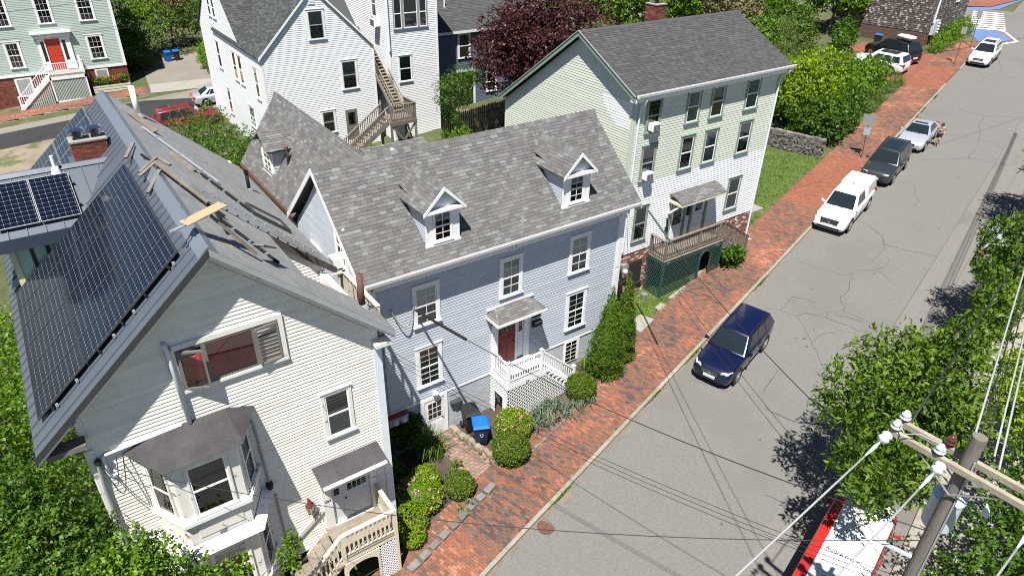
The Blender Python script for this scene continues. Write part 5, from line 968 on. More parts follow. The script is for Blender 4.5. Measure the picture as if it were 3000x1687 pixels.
# right-hand window, door, lantern, number
window(CH, FC, -5.46, -4.55, 4.2, 5.88, M_CREAMTRIM, M_WHITE_CLEAN, (1,1), shade=0.0, cw=0.10, low_shade=0.62)
mb = MB(); fbox(mb, FC, -5.9, -5.62, 0.62, 2.75, -0.01, 0.12); fbox(mb, FC, -4.33, -4.12, 0.62, 2.75, -0.01, 0.12); fbox(mb, FC, -5.9, -4.12, 2.6, 2.8, -0.01, 0.10); fbox(mb, FC, -5.62, -4.33, 0.60, 0.70, -0.01, 0.16); mb.build('entry_surround', M_CREAMTRIM, CH)
panel_door(CH, FC, -5.24, -4.34, 0.70, 2.58, mat('pale_grey_door', (0.55,0.57,0.60), 0.45, 0.04), 0.0, lights=(0.18,0.88,0.62,0.93,4,1), panels=(), name='front_door', knob='L')
panel_door(CH, FC, -5.6, -5.28, 0.70, 2.58, MATS['pale_grey_door'], 0.0, lights=(0.25,0.8,0.62,0.93,1,1), panels=(), name='sidelight', knob=False)
mb = MB(); A = [FC.p(-6.02,3.32,0.0),FC.p(-3.98,3.32,0.0),FC.p(-3.98,3.12,0.85),FC.p(-6.02,3.12,0.85)]
mb.prism(A, 0.10); cn = mb.build('canopy', M_CREAMTRIM, CH)
mb = MB(); n = 16; prof = []
for i in range(n+1):
    f = i/n; prof.append((0.88*f, 3.34-0.19*f-0.06*math.sin(f*1.6)+0.05*math.sin(math.pi*f)))
for s in (-6.06, -3.94):
    for d, z in prof: mb.v.append(FC.p(s, z, d))
mb.f = [(i, i+1, n+2+i, n+1+i) for i in range(n)]; mb.build('tar_roofing', M_TAR, cn, recalc=True)
for s in (-5.8, -4.22): mb = MB(); mb.beam(FC.p(s,2.25,0.08), FC.p(s,3.05,0.72), 0.07, 0.07); mb.build('canopy_brace', M_CREAMTRIM, cn)
ln = thing('wall_lantern', 'rusty red square lantern left of the cream house door', 'lantern', FC.p(-6.33, 2.0, 0.0))
mb = MB(); mb.lathe([(0.02,0.62),(0.05,0.52),(0.15,0.36),(0.14,0.33)], FC.p(-6.33,1.75,0.17), 'z', 4); mb.lathe([(0.10,0.03),(0.09,0.0),(0.02,-0.04)], FC.p(-6.33,1.75,0.17), 'z', 4)
for a, b in ((-0.09,-0.09),(0.09,-0.09),(0.09,0.09),(-0.09,0.09)): p = FC.p(-6.33+a,1.75,0.17+b); mb.tube([(p[0],p[1],1.78),(p[0],p[1],2.10)], 0.012, 4)
mb.beam(FC.p(-6.33,2.2,0.0), FC.p(-6.33,2.2,0.17), 0.04); mb.build('frame', mat('oxide_red_metal', (0.12,0.03,0.025), 0.6, 0.15), ln)
mb = MB(); mb.lathe([(0.08,0.03),(0.11,0.34)], FC.p(-6.33,1.75,0.17), 'z', 4); mb.build('glass', mat('amber_glass', (0.38,0.33,0.18), 0.2, 0.1, coat=0.4), ln)
letters(CH, FC, -5.76, 1.82, 0.125, '263', 0.14, M_BLACK)
# two-storey bay window
BYf = -4.12; bw0, bw1, bf0, bf1 = -10.15, -7.5, -9.6, -8.05
BAY = [(bw0,cy),(bf0,BYf),(bf1,BYf),(bw1,cy)]
def ring(mb, outl, z0, z1): mb.prism([(x, y, z1) for x, y in outl], z1-z0)
def grow(g): return [(bw0-g,cy),(bf0-g*0.6,BYf-g),(bf1+g*0.6,BYf-g),(bw1+g,cy)]
mb = MB(); ring(mb, BAY, -1.2, 6.3); bay = mb.build('bay_window', M_CREAMTRIM, CH)
mb = MB(); ring(mb, grow(0.10), 6.12, 6.30); ring(mb, grow(0.16), 6.301, 6.36); mb.build('bay_cornice', M_CREAMTRIM, bay)
mb = MB(); g = grow(0.27); mb.add([(x, y, 6.37) for x, y in g] + [(-9.7,cy,6.62),(-7.95,cy,6.62)] + [(x, y, 6.361) for x, y in g], [(0,1,4),(1,2,5,4),(2,3,5),(6,7,1,0),(7,8,2,1),(8,9,3,2)]); mb.build('bay_roof', M_TAR, bay)
mb = MB(); ring(mb, grow(0.12), 4.22, 4.34); mb.build('bay_sill', M_WHITE, bay)
mb = MB(); mb.add([(x, y, 3.2) for x, y in grow(0.28)] + [(x, y, 3.45) for x, y in grow(0.02)], [(0,1,5,4),(1,2,6,5),(2,3,7,6),(0,3,2,1)]); mb.build('skirt_roof', M_WHITE, bay)
mb = MB(); ring(mb, grow(0.10), 0.9, 1.02); mb.build('bay_sill', M_WHITE, bay)
def seg(a, b):
    a, b = Vector((*a, 0)), Vector((*b, 0)); u = (b-a).normalized(); return FF((a.x, a.y), (u.x, u.y), (u.y, -u.x)), (b-a).length
for (a, b) in zip(BAY[:-1], BAY[1:]):
    Fb, Lb = seg(a, b); big = Lb > 1.3; m_ = 0.26 if big else 0.2
    window(CH, Fb, m_, Lb-m_, 4.36, 6.1, M_CREAMTRIM, M_WHITE_CLEAN, (1,1), cw=0.06, shade=0.0)
    window(CH, Fb, m_, Lb-m_, 1.05, 2.95, M_CREAMTRIM, M_WHITE_CLEAN, (1,1), cw=0.06, shade=0.25)
    mb = MB(); fbox(mb, Fb, m_*0.8, Lb-m_*0.8, 3.62, 4.1, 0.0, 0.02); mb.build('raised_panel', M_CREAMTRIM, bay, bevel=0.01)
    mb = MB(); fbox(mb, Fb, m_*0.8, Lb-m_*0.8, 0.2, 0.75, 0.0, 0.02); mb.build('raised_panel', M_CREAMTRIM, bay, bevel=0.01)
# pipes and service gear on the gable
pp = thing('downpipe', 'pale blue downpipe dropping from the gable to the bay roof', 'pipe', FC.p(-8.86, 8.9, 0.1))
mb = MB(); mb.tube([FC.p(-8.9,9.05,0.03),FC.p(-8.88,9.02,0.10),FC.p(-8.86,8.8,0.11),FC.p(-8.82,6.62,0.11)], 0.055, 10); mb.build('pipe', M_PVC, pp, smooth=True)
for zz in (8.3, 7.2): MB().beam(FC.p(-8.93,zz,0.05), FC.p(-8.76,zz,0.05), 0.02, 0.03).build('strap', M_GALV, pp)
pp = thing('downpipe', 'white pipe running along the bay roof flashing then down the left wall', 'pipe', FC.p(-10.3, 6.4, 0.1))
mb = MB(); mb.tube([FC.p(-9.0,6.63,0.06),FC.p(-10.75,6.55,0.06),FC.p(-10.82,6.5,0.06),FC.p(-10.82,5.95,0.06),FC.p(-10.72,5.85,0.08)], 0.045, 8); mb.build('pipe', M_PVC, pp)
MB().beam(FC.p(-10.3,6.5,0.0), FC.p(-10.3,6.5,0.08), 0.03).build('strap', M_GALV, pp)
pp = thing('downpipe', 'thin grey drain pipe on the wall right of the bay', 'pipe', FC.p(-7.38, 5.8, 0.05))
mb = MB(); mb.tube([FC.p(-7.5,5.92,0.05),FC.p(-7.40,5.92,0.07),FC.p(-7.36,5.8,0.06),FC.p(-7.30,3.55,0.06)], 0.032, 8); mb.tube([FC.p(-7.2,3.0,0.06),FC.p(-7.16,0.2,0.06)], 0.028, 8); mb.build('pipe', M_CABLEG, pp); MB().lathe([(0.09,3.35),(0.11,3.5),(0.08,3.56)], FC.p(-7.30,0,0.08), 'z', 8).build('drain_head', M_BLACK, pp)
sc_ = thing('service_conduit', 'weathered electric service pipe on the left front corner', 'pipe', FC.p(-11.0, 3.0, 0.05))
mb = MB(); mb.tube([FC.p(-11.02,0.0,0.08),FC.p(-11.0,5.5,0.08),FC.p(-10.95,6.4,0.10)], 0.04, 8); mb.build('conduit', M_CABLEG, sc_)
mb = MB(); mb.lathe([(0.07,0.0),(0.08,0.06),(0.03,0.14)], FC.p(-10.94,6.4,0.10), 'z', 8)
pts = [Vector(FC.p(-10.9+0.5*f, 6.35-0.9*math.sin(math.pi*f)+0.1*f, 0.1+0.3*math.sin(math.pi*f))) for f in [i/12 for i in range(13)]]; mb.tube(pts, 0.012, 5)
pts = [Vector(FC.p(-10.9+0.35*f, 6.4-0.55*math.sin(math.pi*f), 0.1+0.35*math.sin(math.pi*f))) for f in [i/12 for i in range(13)]]; mb.tube(pts, 0.012, 5); mb.build('weatherhead_loops', M_CABLE, sc_)
# entry deck and stairs
CP = thing('entry_stair', 'cream painted porch stair with arched opening beneath at the sidewalk', 'porch', (-5.0, -4.0, -1.2))
CZ = 0.66; CYf = -4.55; cpx0, cpx1 = -5.95, -4.12
k = 0; y = cy
for i in range(10):
    ya = cy-0.02-i*0.143; MB().box(cpx0, ya-0.139, CZ-0.04, cpx1, ya, CZ).build('deck_board', M_WOODLT, CP)
MB().box(cpx0, CYf+0.02, CZ-0.22, cpx1, CYf+0.06, CZ-0.041).build('skirt_board', M_WOODCREAM, CP)
for x, y, zt in ((cpx1-0.05,CYf+0.05,CZ+1.02),(cpx0+0.05,CYf+0.05,CZ+0.98)): post(CP, x, y, -1.35, zt, M_WOODCREAM, 0.12)
post(CP, cpx1-0.05, cy-0.07, CZ, CZ+1.0, M_WOODCREAM, 0.1)
railing(CP, (cpx0+0.1,CYf+0.05,CZ), (cpx1-0.1,CYf+0.05,CZ), 0.98, M_WOODCREAM, spacing=0.14, bal=0.05, top=(0.13,0.05))
railing(CP, (cpx1-0.05,CYf+0.1,CZ), (cpx1-0.05,cy-0.1,CZ), 0.98, M_WOODCREAM, spacing=0.14, bal=0.05, top=(0.13,0.05))
sx1 = -8.2; zb_ = zg(sx1, CYf)+0.1
railing(CP, (cpx0,CYf+0.05,CZ-0.05), (sx1,CYf+0.05,zb_), 0.98, M_WOODCREAM, spacing=0.14, bal=0.05, top=(0.13,0.05))
MB().beam((cpx0,cy-0.06,CZ+0.85),(sx1+0.4,cy-0.06,CZ-0.55),0.05,0.14).build('wall_rail', M_WOODCREAM, CP)
ns = 9
for i in range(ns):
    z = CZ-(i+1)*(CZ-zb_)/(ns+1); x = cpx0-i*0.245
    for j in range(3): MB().box(x-0.27, cy-0.08-j*0.47-0.46, z-0.035, x, cy-0.08-j*0.47, z).build('stair_tread', M_WOODLT, CP)
for y_ in (CYf+0.06, cy-0.1): MB().beam((cpx0,y_,CZ-0.16),(sx1,y_,zb_-0.1),0.05,0.26).build('stringer', M_WOODCREAM, CP)
FCP = FF((0, CYf+0.01), (1, 0), (0, -1))
lattice(CP, FCP, [(-4.78,-1.3),(cpx1-0.1,-1.3),(cpx1-0.1,CZ-0.24),(-4.78,CZ-0.24)], M_WHITE, 0.085, 0.03)
mb = MB(); n = 12; A_ = [(-5.86,-1.35)] + [(-5.36+0.5*math.cos(math.pi-math.pi*i/n), -0.05+0.28*math.sin(math.pi*i/n)) for i in range(n+1)] + [(-4.86,-1.35)]
O_ = [(-5.92,-1.35),(-5.92,CZ-0.24),(-5.92,CZ-0.24)] 
for i in range(len(A_)-1):
    (a, z), (b, z2) = A_[i], A_[i+1]; o1 = (a, CZ-0.24) if 0 < i else (-5.92, z); o2 = (b, CZ-0.24) if i+1 < len(A_)-1 else (-4.80, z2)
    if 0 < i < len(A_)-2: mb.hex([FCP.p(a,z,0.03),FCP.p(b,z2,0.03),FCP.p(b,z2,0.0),FCP.p(a,z,0.0),FCP.p(o1[0],o1[1],0.03),FCP.p(o2[0],o2[1],0.03),FCP.p(o2[0],o2[1],0.0),FCP.p(o1[0],o1[1],0.0)])
fbox(mb, FCP, -5.93, -5.86, -1.35, CZ-0.24, 0.0, 0.031); fbox(mb, FCP, -4.86, -4.79, -1.35, CZ-0.24, 0.0, 0.031); mb.build('arch_panel', M_WOODCREAM, CP)
MB().box(cpx0+0.05, cy-0.2, -1.35, cpx1-0.1, cy-0.12, CZ-0.25).build('shade_backing', M_BLACK, CP)  # black board added for the shade under the entry deck
# ---------------------------------------------------------------- pale green over white house (right of the middle)
GN = thing('clapboard_house', 'tall pale green house with white lower storey and charcoal gable roof', 'house', (16.4, 7.0, 0.5))
hx0, hx1, hy, hyb = 11.35, 21.4, 2.36, 12.1
hEZ, hRZ, hRY, hBZ = 10.62, 12.62, 6.0, 8.2
FH = FF((0, hy), (1, 0), (0, -1)); FHl = FF((hx0, 0), (0, 1), (-1, 0)); FHr = FF((hx1, 0), (0, 1), (1, 0))
mb = MB(); mb.box(hx0+0.013, hy+0.013, -0.8, hx1-0.013, hyb, 8.1); mb.box(hx0+0.013, hy+0.013, 8.1, hx1-0.013, hRY+3, 10.3); mb.build('wall', M_GREENSIDE, GN)
gpl = [(hy,2.8),(hyb,2.8),(hyb,hBZ-0.15),(hRY,hRZ-0.2),(hy,hEZ-0.05)]
mb = MB(); wall_core(mb, FHl, gpl, 0.12); wall_core(mb, FHr, gpl, 0.12); mb.build('gable', M_GREENSIDE, GN)
siding(GN, FHl, [(hy+0.12,2.8),(hyb-0.1,2.8),(hyb-0.1,hBZ-0.05),(hRY,hRZ-0.3),(hy+0.12,hEZ-0.1)], M_GREENSIDE, 0.118, 0.018)
siding(GN, FHr, [(hy+0.12,2.8),(hyb-0.1,2.8),(hyb-0.1,hBZ-0.05),(hRY,hRZ-0.3),(hy+0.12,hEZ-0.1)], M_GREENSIDE, 0.118, 0.018)
siding(GN, FH, [(hx0+0.12,6.4),(hx1-0.12,6.4),(hx1-0.12,10.5),(hx0+0.12,10.5)], M_GREENSIDE, 0.118, 0.0170)
siding(GN, FH, [(hx0+0.12,2.8),(hx1-0.12,2.8),(hx1-0.12,6.4),(hx0+0.12,6.4)], M_WSIDE, 0.118, 0.0170)
bricks(GN, FH, hx0, hx1, -0.6, 2.78, d=-0.02); bricks(GN, FHr, hy, hyb, 0.2, 2.78, d=-0.02)
mb = MB(); fbox(mb, FH, hx0-0.01, hx0+0.12, 2.8, 10.5, -0.02, 0.03); fbox(mb, FHl, hy, hy+0.12, 2.8, 10.4, -0.02, 0.03); fbox(mb, FH, hx1-0.12, hx1+0.01, 6.4, 10.5, -0.02, 0.03); mb.build('corner_board', mat('pale_green_trim', (0.50,0.57,0.46), 0.5, 0.05), GN)
mb = MB(); fbox(mb, FH, hx1-0.12, hx1+0.01, 2.8, 6.4, -0.02, 0.03); mb.build('corner_board', M_WHITE_CLEAN, GN)
ov = 0.30; sF = (hRZ-hEZ)/(hRY-hy+ov); sB = (hRZ-hBZ)/(hyb+0.15-hRY); rx0, rx1 = hx0-0.30, hx1+0.42
mb = MB(); slab(mb, [(rx0,hy-ov,hEZ),(rx1,hy-ov,hEZ),(rx1,hRY,hRZ),(rx0,hRY,hRZ)], 0.10); slab(mb, [(rx0,hRY,hRZ-0.001),(rx1,hRY,hRZ-0.001),(rx1,hyb+0.15,hBZ),(rx0,hyb+0.15,hBZ)], 0.10); gr_ = mb.build('roof', M_SHINGLE_DK, GN)
vF = Vector((0, hRY-hy+ov, hRZ-hEZ)); HF = vF.length
shingles(gr_, (rx0-0.02,hy-ov-0.02,hEZ), (1,0,0), vF, [(0,0),(rx1-rx0+0.04,0),(rx1-rx0+0.04,HF),(0,HF)], M_SHINGLE_DK, 0.14, (0.28,0.34), nsep=150, sepkey=near_key)
vB = Vector((0, hRY-hyb-0.15, hRZ-hBZ)); HB = vB.length
shingles(gr_, (rx0-0.02,hyb+0.17,hBZ), (1,0,0), vB, [(0,0),(rx1-rx0+0.04,0),(rx1-rx0+0.04,HB),(0,HB)], M_SHINGLE_DK, 0.2, (0.5,0.6))
MB().hex([(rx0,hRY-0.14,hRZ-0.07),(rx1,hRY-0.14,hRZ-0.07),(rx1,hRY+0.14,hRZ-0.1),(rx0,hRY+0.14,hRZ-0.1),(rx0,hRY-0.02,hRZ+0.035),(rx1,hRY-0.02,hRZ+0.035),(rx1,hRY+0.02,hRZ+0.035),(rx0,hRY+0.02,hRZ+0.035)]).build('ridge_cap', M_SHINGLE_DK, gr_)
mb = MB()
for x_ in (rx0-0.025, rx1):
    for ya, za in ((hy-ov,hEZ),(hyb+0.15,hBZ)): mb.hex([(x_,ya,za-0.22),(x_+0.025,ya,za-0.22),(x_+0.025,hRY,hRZ-0.22),(x_,hRY,hRZ-0.22),(x_,ya,za+0.0),(x_+0.025,ya,za+0.0),(x_+0.025,hRY,hRZ+0.0),(x_,hRY,hRZ+0.0)])
mb.build('rake_board', M_GTRIM, gr_)
mb = MB()
for ya, za in ((hy-ov,hEZ),(hyb+0.15,hBZ)): mb.beam((rx0-0.04,ya,za+0.02), (rx0-0.04,hRY,hRZ+0.02), 0.04, 0.04)
mb.build('drip_edge', M_FLASH, gr_)
mb = MB(); fbox(mb, FH, rx0, rx1, hEZ-0.26, hEZ-0.101, 0.0, ov); mb.build('soffit', M_WHITE_CLEAN, GN)
gutter(GN, (rx0+0.05,hy-ov-0.02,hEZ+0.02), (rx1+0.05,hy-ov-0.02,hEZ+0.02), M_WHITE_CLEAN, M_DKMETAL)
mb = MB(); mb.tube([FH.p(hx0+0.3,hEZ-0.2,0.36),FH.p(hx0+0.28,hEZ-0.45,0.25),FH.p(hx0+0.27,hEZ-0.6,0.07),FH.p(hx0+0.22,3.0,0.07)], 0.05, 8); mb.build('downspout', mat('bluish_white_downspout', (0.62,0.68,0.78), 0.45, 0.04), GN)
mb = MB(); mb.tube([FH.p(hx1+0.1,hEZ-0.15,0.38),FH.p(hx1-0.1,hEZ-0.5,0.12),FH.p(hx1-0.16,hEZ-0.7,0.08),FH.p(hx1-0.16,1.25,0.08),FH.p(hx1-0.1,1.1,0.16),FH.p(hx1+0.08,1.05,0.3)], 0.055, 8); mb.build('downspout', MATS['bluish_white_downspout'], GN)
M_VINPATCH = mat('newer_white_patch_boards', (0.80,0.82,0.86), 0.5, 0.02)
for i in range(10):     # replaced boards near the corner of the gable
    z = 9.05+i*0.118*1.0; L_ = (0.95, 1.15, 1.3, 1.45, 1.6, 1.7, 1.8, 1.85, 1.9, 1.9)[i]
    mb = MB(); mb.hex([FHl.p(hy+0.13,z,0.0185),FHl.p(hy+0.13+L_,z,0.0185),FHl.p(hy+0.13+L_,z,0.0),FHl.p(hy+0.13,z,0.0),FHl.p(hy+0.13,z+0.117,0.008),FHl.p(hy+0.13+L_,z+0.117,0.008),FHl.p(hy+0.13+L_,z+0.117,0.0),FHl.p(hy+0.13,z+0.117,0.0)]); mb.build('patch_board', M_VINPATCH, GN)
SD = {0:0.0}
for r_, (lo, hi) in enumerate(((8.78,10.34),(6.5,8.2),(3.36,5.22))):
    for c_, (a, b) in enumerate(((12.08,13.02),(14.62,15.58),(16.27,17.26),(18.8,19.85))):
        if r_ == 2 and c_ in (1, 2): continue
        window(GN, FH, a, b, lo, hi, M_GTRIM, M_WHITE_CLEAN if c_ != 0 else M_SASHGREY, (1,1), shade=(0.0,0.45,0.35,0.5)[(r_*3+c_) % 4], shade_m=M_CURTAIN, cw=0.10, low_shade=0.45 if (r_+c_) % 2 else 0.0)
ac_unit(FH, 12.52, 8.92, 'air conditioner in the top left window of the green house', 0.5, 0.34, 0.34)
ac_unit(FH, 12.50, 6.62, 'air conditioner in the middle left window of the green house', 0.5, 0.34, 0.34)
chimney('red brick chimney with bright metal cap behind the green house ridge', 17.0, 7.2, 17.7, 7.9, 11.0, 13.05, pots=1)
# doors under the hood
mb = MB()
for s in (14.55, 15.62, 16.12, 17.20): fbox(mb, FH, s, s+0.16, 2.55, 5.0, -0.01, 0.06)
fbox(mb, FH, 14.55, 17.36, 4.9, 5.1, -0.01, 0.05); mb.build('entry_surround', M_GTRIM, GN)
panel_door(GN, FH, 14.75, 15.58, 2.6, 4.85, M_WDOOR, 0.0, lights=(0.14,0.86,0.42,0.93,1,2), panels=((0.06,0.34),), name='storm_door')
panel_door(GN, FH, 16.30, 17.16, 2.6, 4.85, M_WDOOR, 0.0, lights=(0.2,0.8,0.6,0.93,1,1), panels=((0.06,0.26),(0.3,0.52)), name='front_door')
mb = MB(); fbox(mb, FH, 15.80, 16.10, 2.55, 4.9, -0.01, 0.02); mb.build('entry_panel', M_WDOOR, GN)
mb = MB(); fbox(mb, FH, 15.86, 16.02, 3.9, 4.35, 0.02, 0.12); mb.build('post_box', M_BLACK, GN)
mb = MB(); mb.tube([FH.p(14.45,4.1,0.05),FH.p(14.45,3.7,0.12)], 0.05, 8); fbox(mb, FH, 14.38, 14.52, 3.4, 3.6, 0.03, 0.14); mb.build('wall_lantern', M_BLACK, GN)
# curved hood
mb = MB(); n = 10; pr = [(0.02+0.86*i/n, 5.38-0.30*(i/n)**1.6) for i in range(n+1)]
hcols = []
for s in (14.42, 17.62):
    for d, z in pr: mb.v.append(FH.p(s, z, d))
mb.f = [(i, i+1, n+2+i, n+1+i) for i in range(n)]; hd = mb.build('entry_hood', M_SHINGLE, GN)
mb = MB()
for i in range(n):
    s = 14.40
    while s < 17.6:
        e = min(s+random.uniform(0.2,0.34), 17.64); (d0, z0), (d1, z1) = pr[n-i], pr[n-i-1]
        mb.hex([FH.p(s+0.004,z0+0.004,d0+0.01),FH.p(e-0.004,z0+0.004,d0+0.01),FH.p(e-0.004,z1+0.004,d1),FH.p(s+0.004,z1+0.004,d1),FH.p(s+0.004,z0+0.02,d0+0.01),FH.p(e-0.004,z0+0.02,d0+0.01),FH.p(e-0.004,z1+0.008,d1),FH.p(s+0.004,z1+0.008,d1)]); s = e
tag(mb.build('shingle_field', M_SHINGLE, hd, recalc=False), kind='stuff')
mb = MB(); fbox(mb, FH, 14.42, 17.62, 4.95, 5.07, 0.82, 0.88); fbox(mb, FH, 14.42, 14.46, 4.95, 5.1, 0.0, 0.82); fbox(mb, FH, 17.58, 17.62, 4.95, 5.1, 0.0, 0.82); mb.build('fascia', mat('pale_yellow_board', (0.62,0.60,0.46), 0.6, 0.06), hd)
for s in (14.5, 17.5): mb = MB(); mb.beam(FH.p(s,4.35,0.06), FH.p(s,4.95,0.7), 0.07, 0.09); mb.build('hood_brace', M_WHITE, hd)
# porch deck on dark green lattice
GP = thing('front_porch', 'grey wooden porch deck on a dark green lattice base with arch', 'porch', (15.6, 1.8, 0.3))
gz, gyf, gx0, gx1 = 2.43, 1.24, 13.42, 17.78
for i in range(30):
    a = gx0+i*(gx1-gx0)/30; MB().box(a+0.003, gyf-0.04, gz-0.04, a+(gx1-gx0)/30-0.003, hy-0.02, gz).build('deck_board', M_WOODLT, GP)
mb = MB(); mb.box(gx0, gyf-0.02, gz-0.24, gx1, gyf+0.02, gz-0.041); mb.box(gx0-0.02, gyf+0.021, gz-0.24, gx0+0.02, hy-0.02, gz-0.041); mb.box(gx1-0.02, gyf+0.021, gz-0.24, gx1+0.02, hy-0.02, gz-0.041); mb.build('skirt_board', M_DKGREEN, GP)
for x, y in ((gx0+0.06,gyf+0.05),((gx0+gx1)/2+0.3,gyf+0.05),(gx1-0.06,gyf+0.05)): post(GP, x, y, gz, gz+1.08, M_WOOD, 0.1); MB().box(x+0.051, y-0.05, gz, x+0.06, y+0.05, gz+1.0).build('post_face', M_GTRIM, GP)
post(GP, gx0+0.06, hy-0.08, gz, gz+1.06, M_WOOD, 0.09)
railing(GP, (gx0+0.06,gyf+0.05,gz), (gx1-0.06,gyf+0.05,gz), 1.06, M_WOOD, spacing=0.125, bal=0.04, top=(0.14,0.05))
railing(GP, (gx0+0.06,gyf+0.1,gz), (gx0+0.06,hy-0.08,gz), 1.06, M_WOOD, spacing=0.125, bal=0.04, top=(0.14,0.05))
gxe = 20.0; gze = zg(gxe, 1.6)+0.1
for i in range(8):
    z = gz-(i+1)*(gz-gze)/9; x = gx1+i*0.26; MB().box(x, gyf+0.08, z-0.04, x+0.3, hy-0.15, z).build('stair_tread', M_WOODLT, GP)
railing(GP, (gx1,gyf+0.05,gz), (gxe-0.05,gyf+0.05,gze+0.15), 1.0, M_WOOD, spacing=0.125, bal=0.04, top=(0.10,0.05)); post(GP, gxe-0.05, gyf+0.05, gze-0.1, gze+1.15, M_WOOD, 0.1)
for y_ in (gyf+0.1, hy-0.2): MB().beam((gx1,y_,gz-0.2),(gxe,y_,gze-0.05),0.05,0.24).build('stringer', M_WOOD, GP)
FGP = FF((0, gyf), (1, 0), (0, -1)); FGl = FF((gx0, 0), (0, -1), (-1, 0)); FGr = FF((gx1, 0), (0, 1), (1, 0))
arch = lambda s, z: abs(s-16.52) < 0.42 and (z < 1.75 or (s-16.52)**2+(z-1.75)**2 < 0.42**2)
lattice(GP, FGP, [(gx0,0.15),(gx1,0.5),(gx1,gz-0.24),(gx0,gz-0.24)], M_DKGREEN, 0.13, 0.036, hole=arch)
lattice(GP, FGl, [(-hy,0.15),(-gyf,0.15),(-gyf,gz-0.24),(-hy,gz-0.24)], M_DKGREEN, 0.13, 0.036)
lattice(GP, FGr, [(gyf,0.5),(hy,0.5),(hy,gz-0.24),(gyf,gz-0.24)], M_DKGREEN, 0.13, 0.036)
mb = MB(); n = 14; pa = [(16.1,0.3)] + [(16.52-0.42*math.cos(math.pi*i/n), 1.75+0.42*math.sin(math.pi*i/n)) for i in range(n+1)] + [(16.94,0.35)]
for (a, b) in zip(pa[:-1], pa[1:]): mb.beam(FGP.p(a[0],a[1],0.03), FGP.p(b[0],b[1],0.03), 0.10, 0.05, up=(0,-1,0))
mb.build('arch_frame', M_DKGREEN, GP)
for x in (gx0+0.04, gx1-0.04): MB().box(x-0.05, gyf-0.03, 0.0, x+0.05, gyf+0.05, gz-0.24).build('corner_post', M_DKGREEN, GP)
MB().box(gx0+0.15, hy-0.12, 0.1, gx1-0.15, hy-0.06, gz-0.3).build('shade_backing', M_BLACK, GP)  # black board in place of the shade behind the green lattice
letters(GP, FGP, 13.75, gz-0.21, 0.025, '257', 0.15, M_GALV); letters(GP, FGP, 17.35, gz-0.21, 0.025, '255', 0.15, M_GALV)
mt = thing('meter_box', 'grey electric meter on the red brick beside the grey house corner', 'meter', FH.p(11.75, 2.0, 0)); mb = MB(); fbox(mb, FH, 11.6, 11.95, 1.6, 2.3, 0.0, 0.18); mb.build('box', M_GALV, mt); MB().lathe([(0.12,-0.18),(0.12,-0.24),(0.08,-0.3)], FH.p(11.78,1.95,0), 'y', 12).build('meter_dial', M_BLIND, mt)
mb = MB(); fbox(mb, FH, 12.25, 13.1, 0.95, 2.2, -0.02, 0.012); fbox(mb, FH, 12.2, 13.15, 0.85, 0.95, -0.02, 0.1); bwn = mb.build('basement_window', M_ROOMSHADE, GN)  # opening and ledge coloured near-black, painting the unlit basement
bk = thing('bucket', 'small white metal bucket on the grass by the green lattice', 'bucket', (12.75, 1.6, zg(12.75,1.6)+0.05)); MB().lathe([(0.11,0.0),(0.145,0.34),(0.155,0.34),(0.15,0.36)], (12.75,1.6,zg(12.75,1.6)+0.05), 'z', 14).build('pail', M_GALV, bk)
MB().tube([(12.62,1.6,zg(12.75,1.6)+0.4),(12.75,1.55,zg(12.75,1.6)+0.52),(12.9,1.6,zg(12.75,1.6)+0.4)], 0.008, 5).build('handle', M_GALV, bk)

# ---------------------------------------------------------------- white house at the back with outside stairs
WH = thing('clapboard_house', 'white clapboard house behind with dark shingle gables', 'house', (7.4, 36, 0.5))
wx0, wx1, wy = 3.4, 11.45, 28.75; wR = (wx0+wx1)/2; wE = 7.85; wT = 11.9
FW = FF((0, wy), (1, 0), (0, -1)); FWl = FF((wx0, 0), (0, 1), (-1, 0))
mb = MB(); mb.box(wx0+0.013, wy+0.013, -0.5, wx1-0.013, 44, wE); wall_core(mb, FW, [(wx0,wE-0.1),(wx1,wE-0.1),(wR,wT-0.1)], 0.15); wall_core(mb, FWl, [(33,wE-0.1),(43.8,wE-0.1),(38.4,12.6)], 0.15); mb.build('wall', M_WSIDE, WH)
siding(WH, FW, [(wx0+0.1,0.5),(wx1-0.1,0.5),(wx1-0.1,wE),(wR,wT-0.15),(wx0+0.1,wE)], M_WSIDE, 0.125, 0.019)
siding(WH, FWl, [(wy+0.1,0.5),(43.7,0.5),(43.7,wE),(wy+0.1,wE)], M_WSIDE, 0.125, 0.019)
siding(WH, FWl, [(33.1,wE),(43.7,wE),(38.4,12.5)], M_WSIDE, 0.125, 0.019)
mb = MB(); fbox(mb, FW, wx0-0.02, wx0+0.1, 0.5, wE, -0.01, 0.03); fbox(mb, FWl, wy, wy+0.1, 0.5, wE, -0.01, 0.03); fbox(mb, FW, wx1-0.1, wx1+0.02, 0.5, wE, -0.01, 0.03); mb.build('corner_board', M_WHITE_CLEAN, WH)
mb = MB(); sW = (wT-wE)/(wR-wx0)
slab(mb, [(wx0-0.15,wy-0.12,wE-0.1),(wR,wy-0.12,wT+0.03),(wR,40,wT+0.03),(wx0-0.15,40,wE-0.1)], 0.09); slab(mb, [(wR,wy-0.12,wT+0.03),(wx1+0.15,wy-0.12,wE-0.1),(wx1+0.15,40,wE-0.1),(wR,40,wT+0.03)], 0.09)
slab(mb, [(wx0-0.12,32.9,wE-0.05),(wx0-0.12,38.4,12.75),(wx1+3,38.4,12.75),(wx1+3,32.9,wE-0.05)], 0.09); slab(mb, [(wx0-0.12,38.4,12.75),(wx0-0.12,43.9,wE-0.05),(wx1+3,43.9,wE-0.05),(wx1+3,38.4,12.75)], 0.09); wr_ = mb.build('roof', M_SHINGLE_GR, WH)
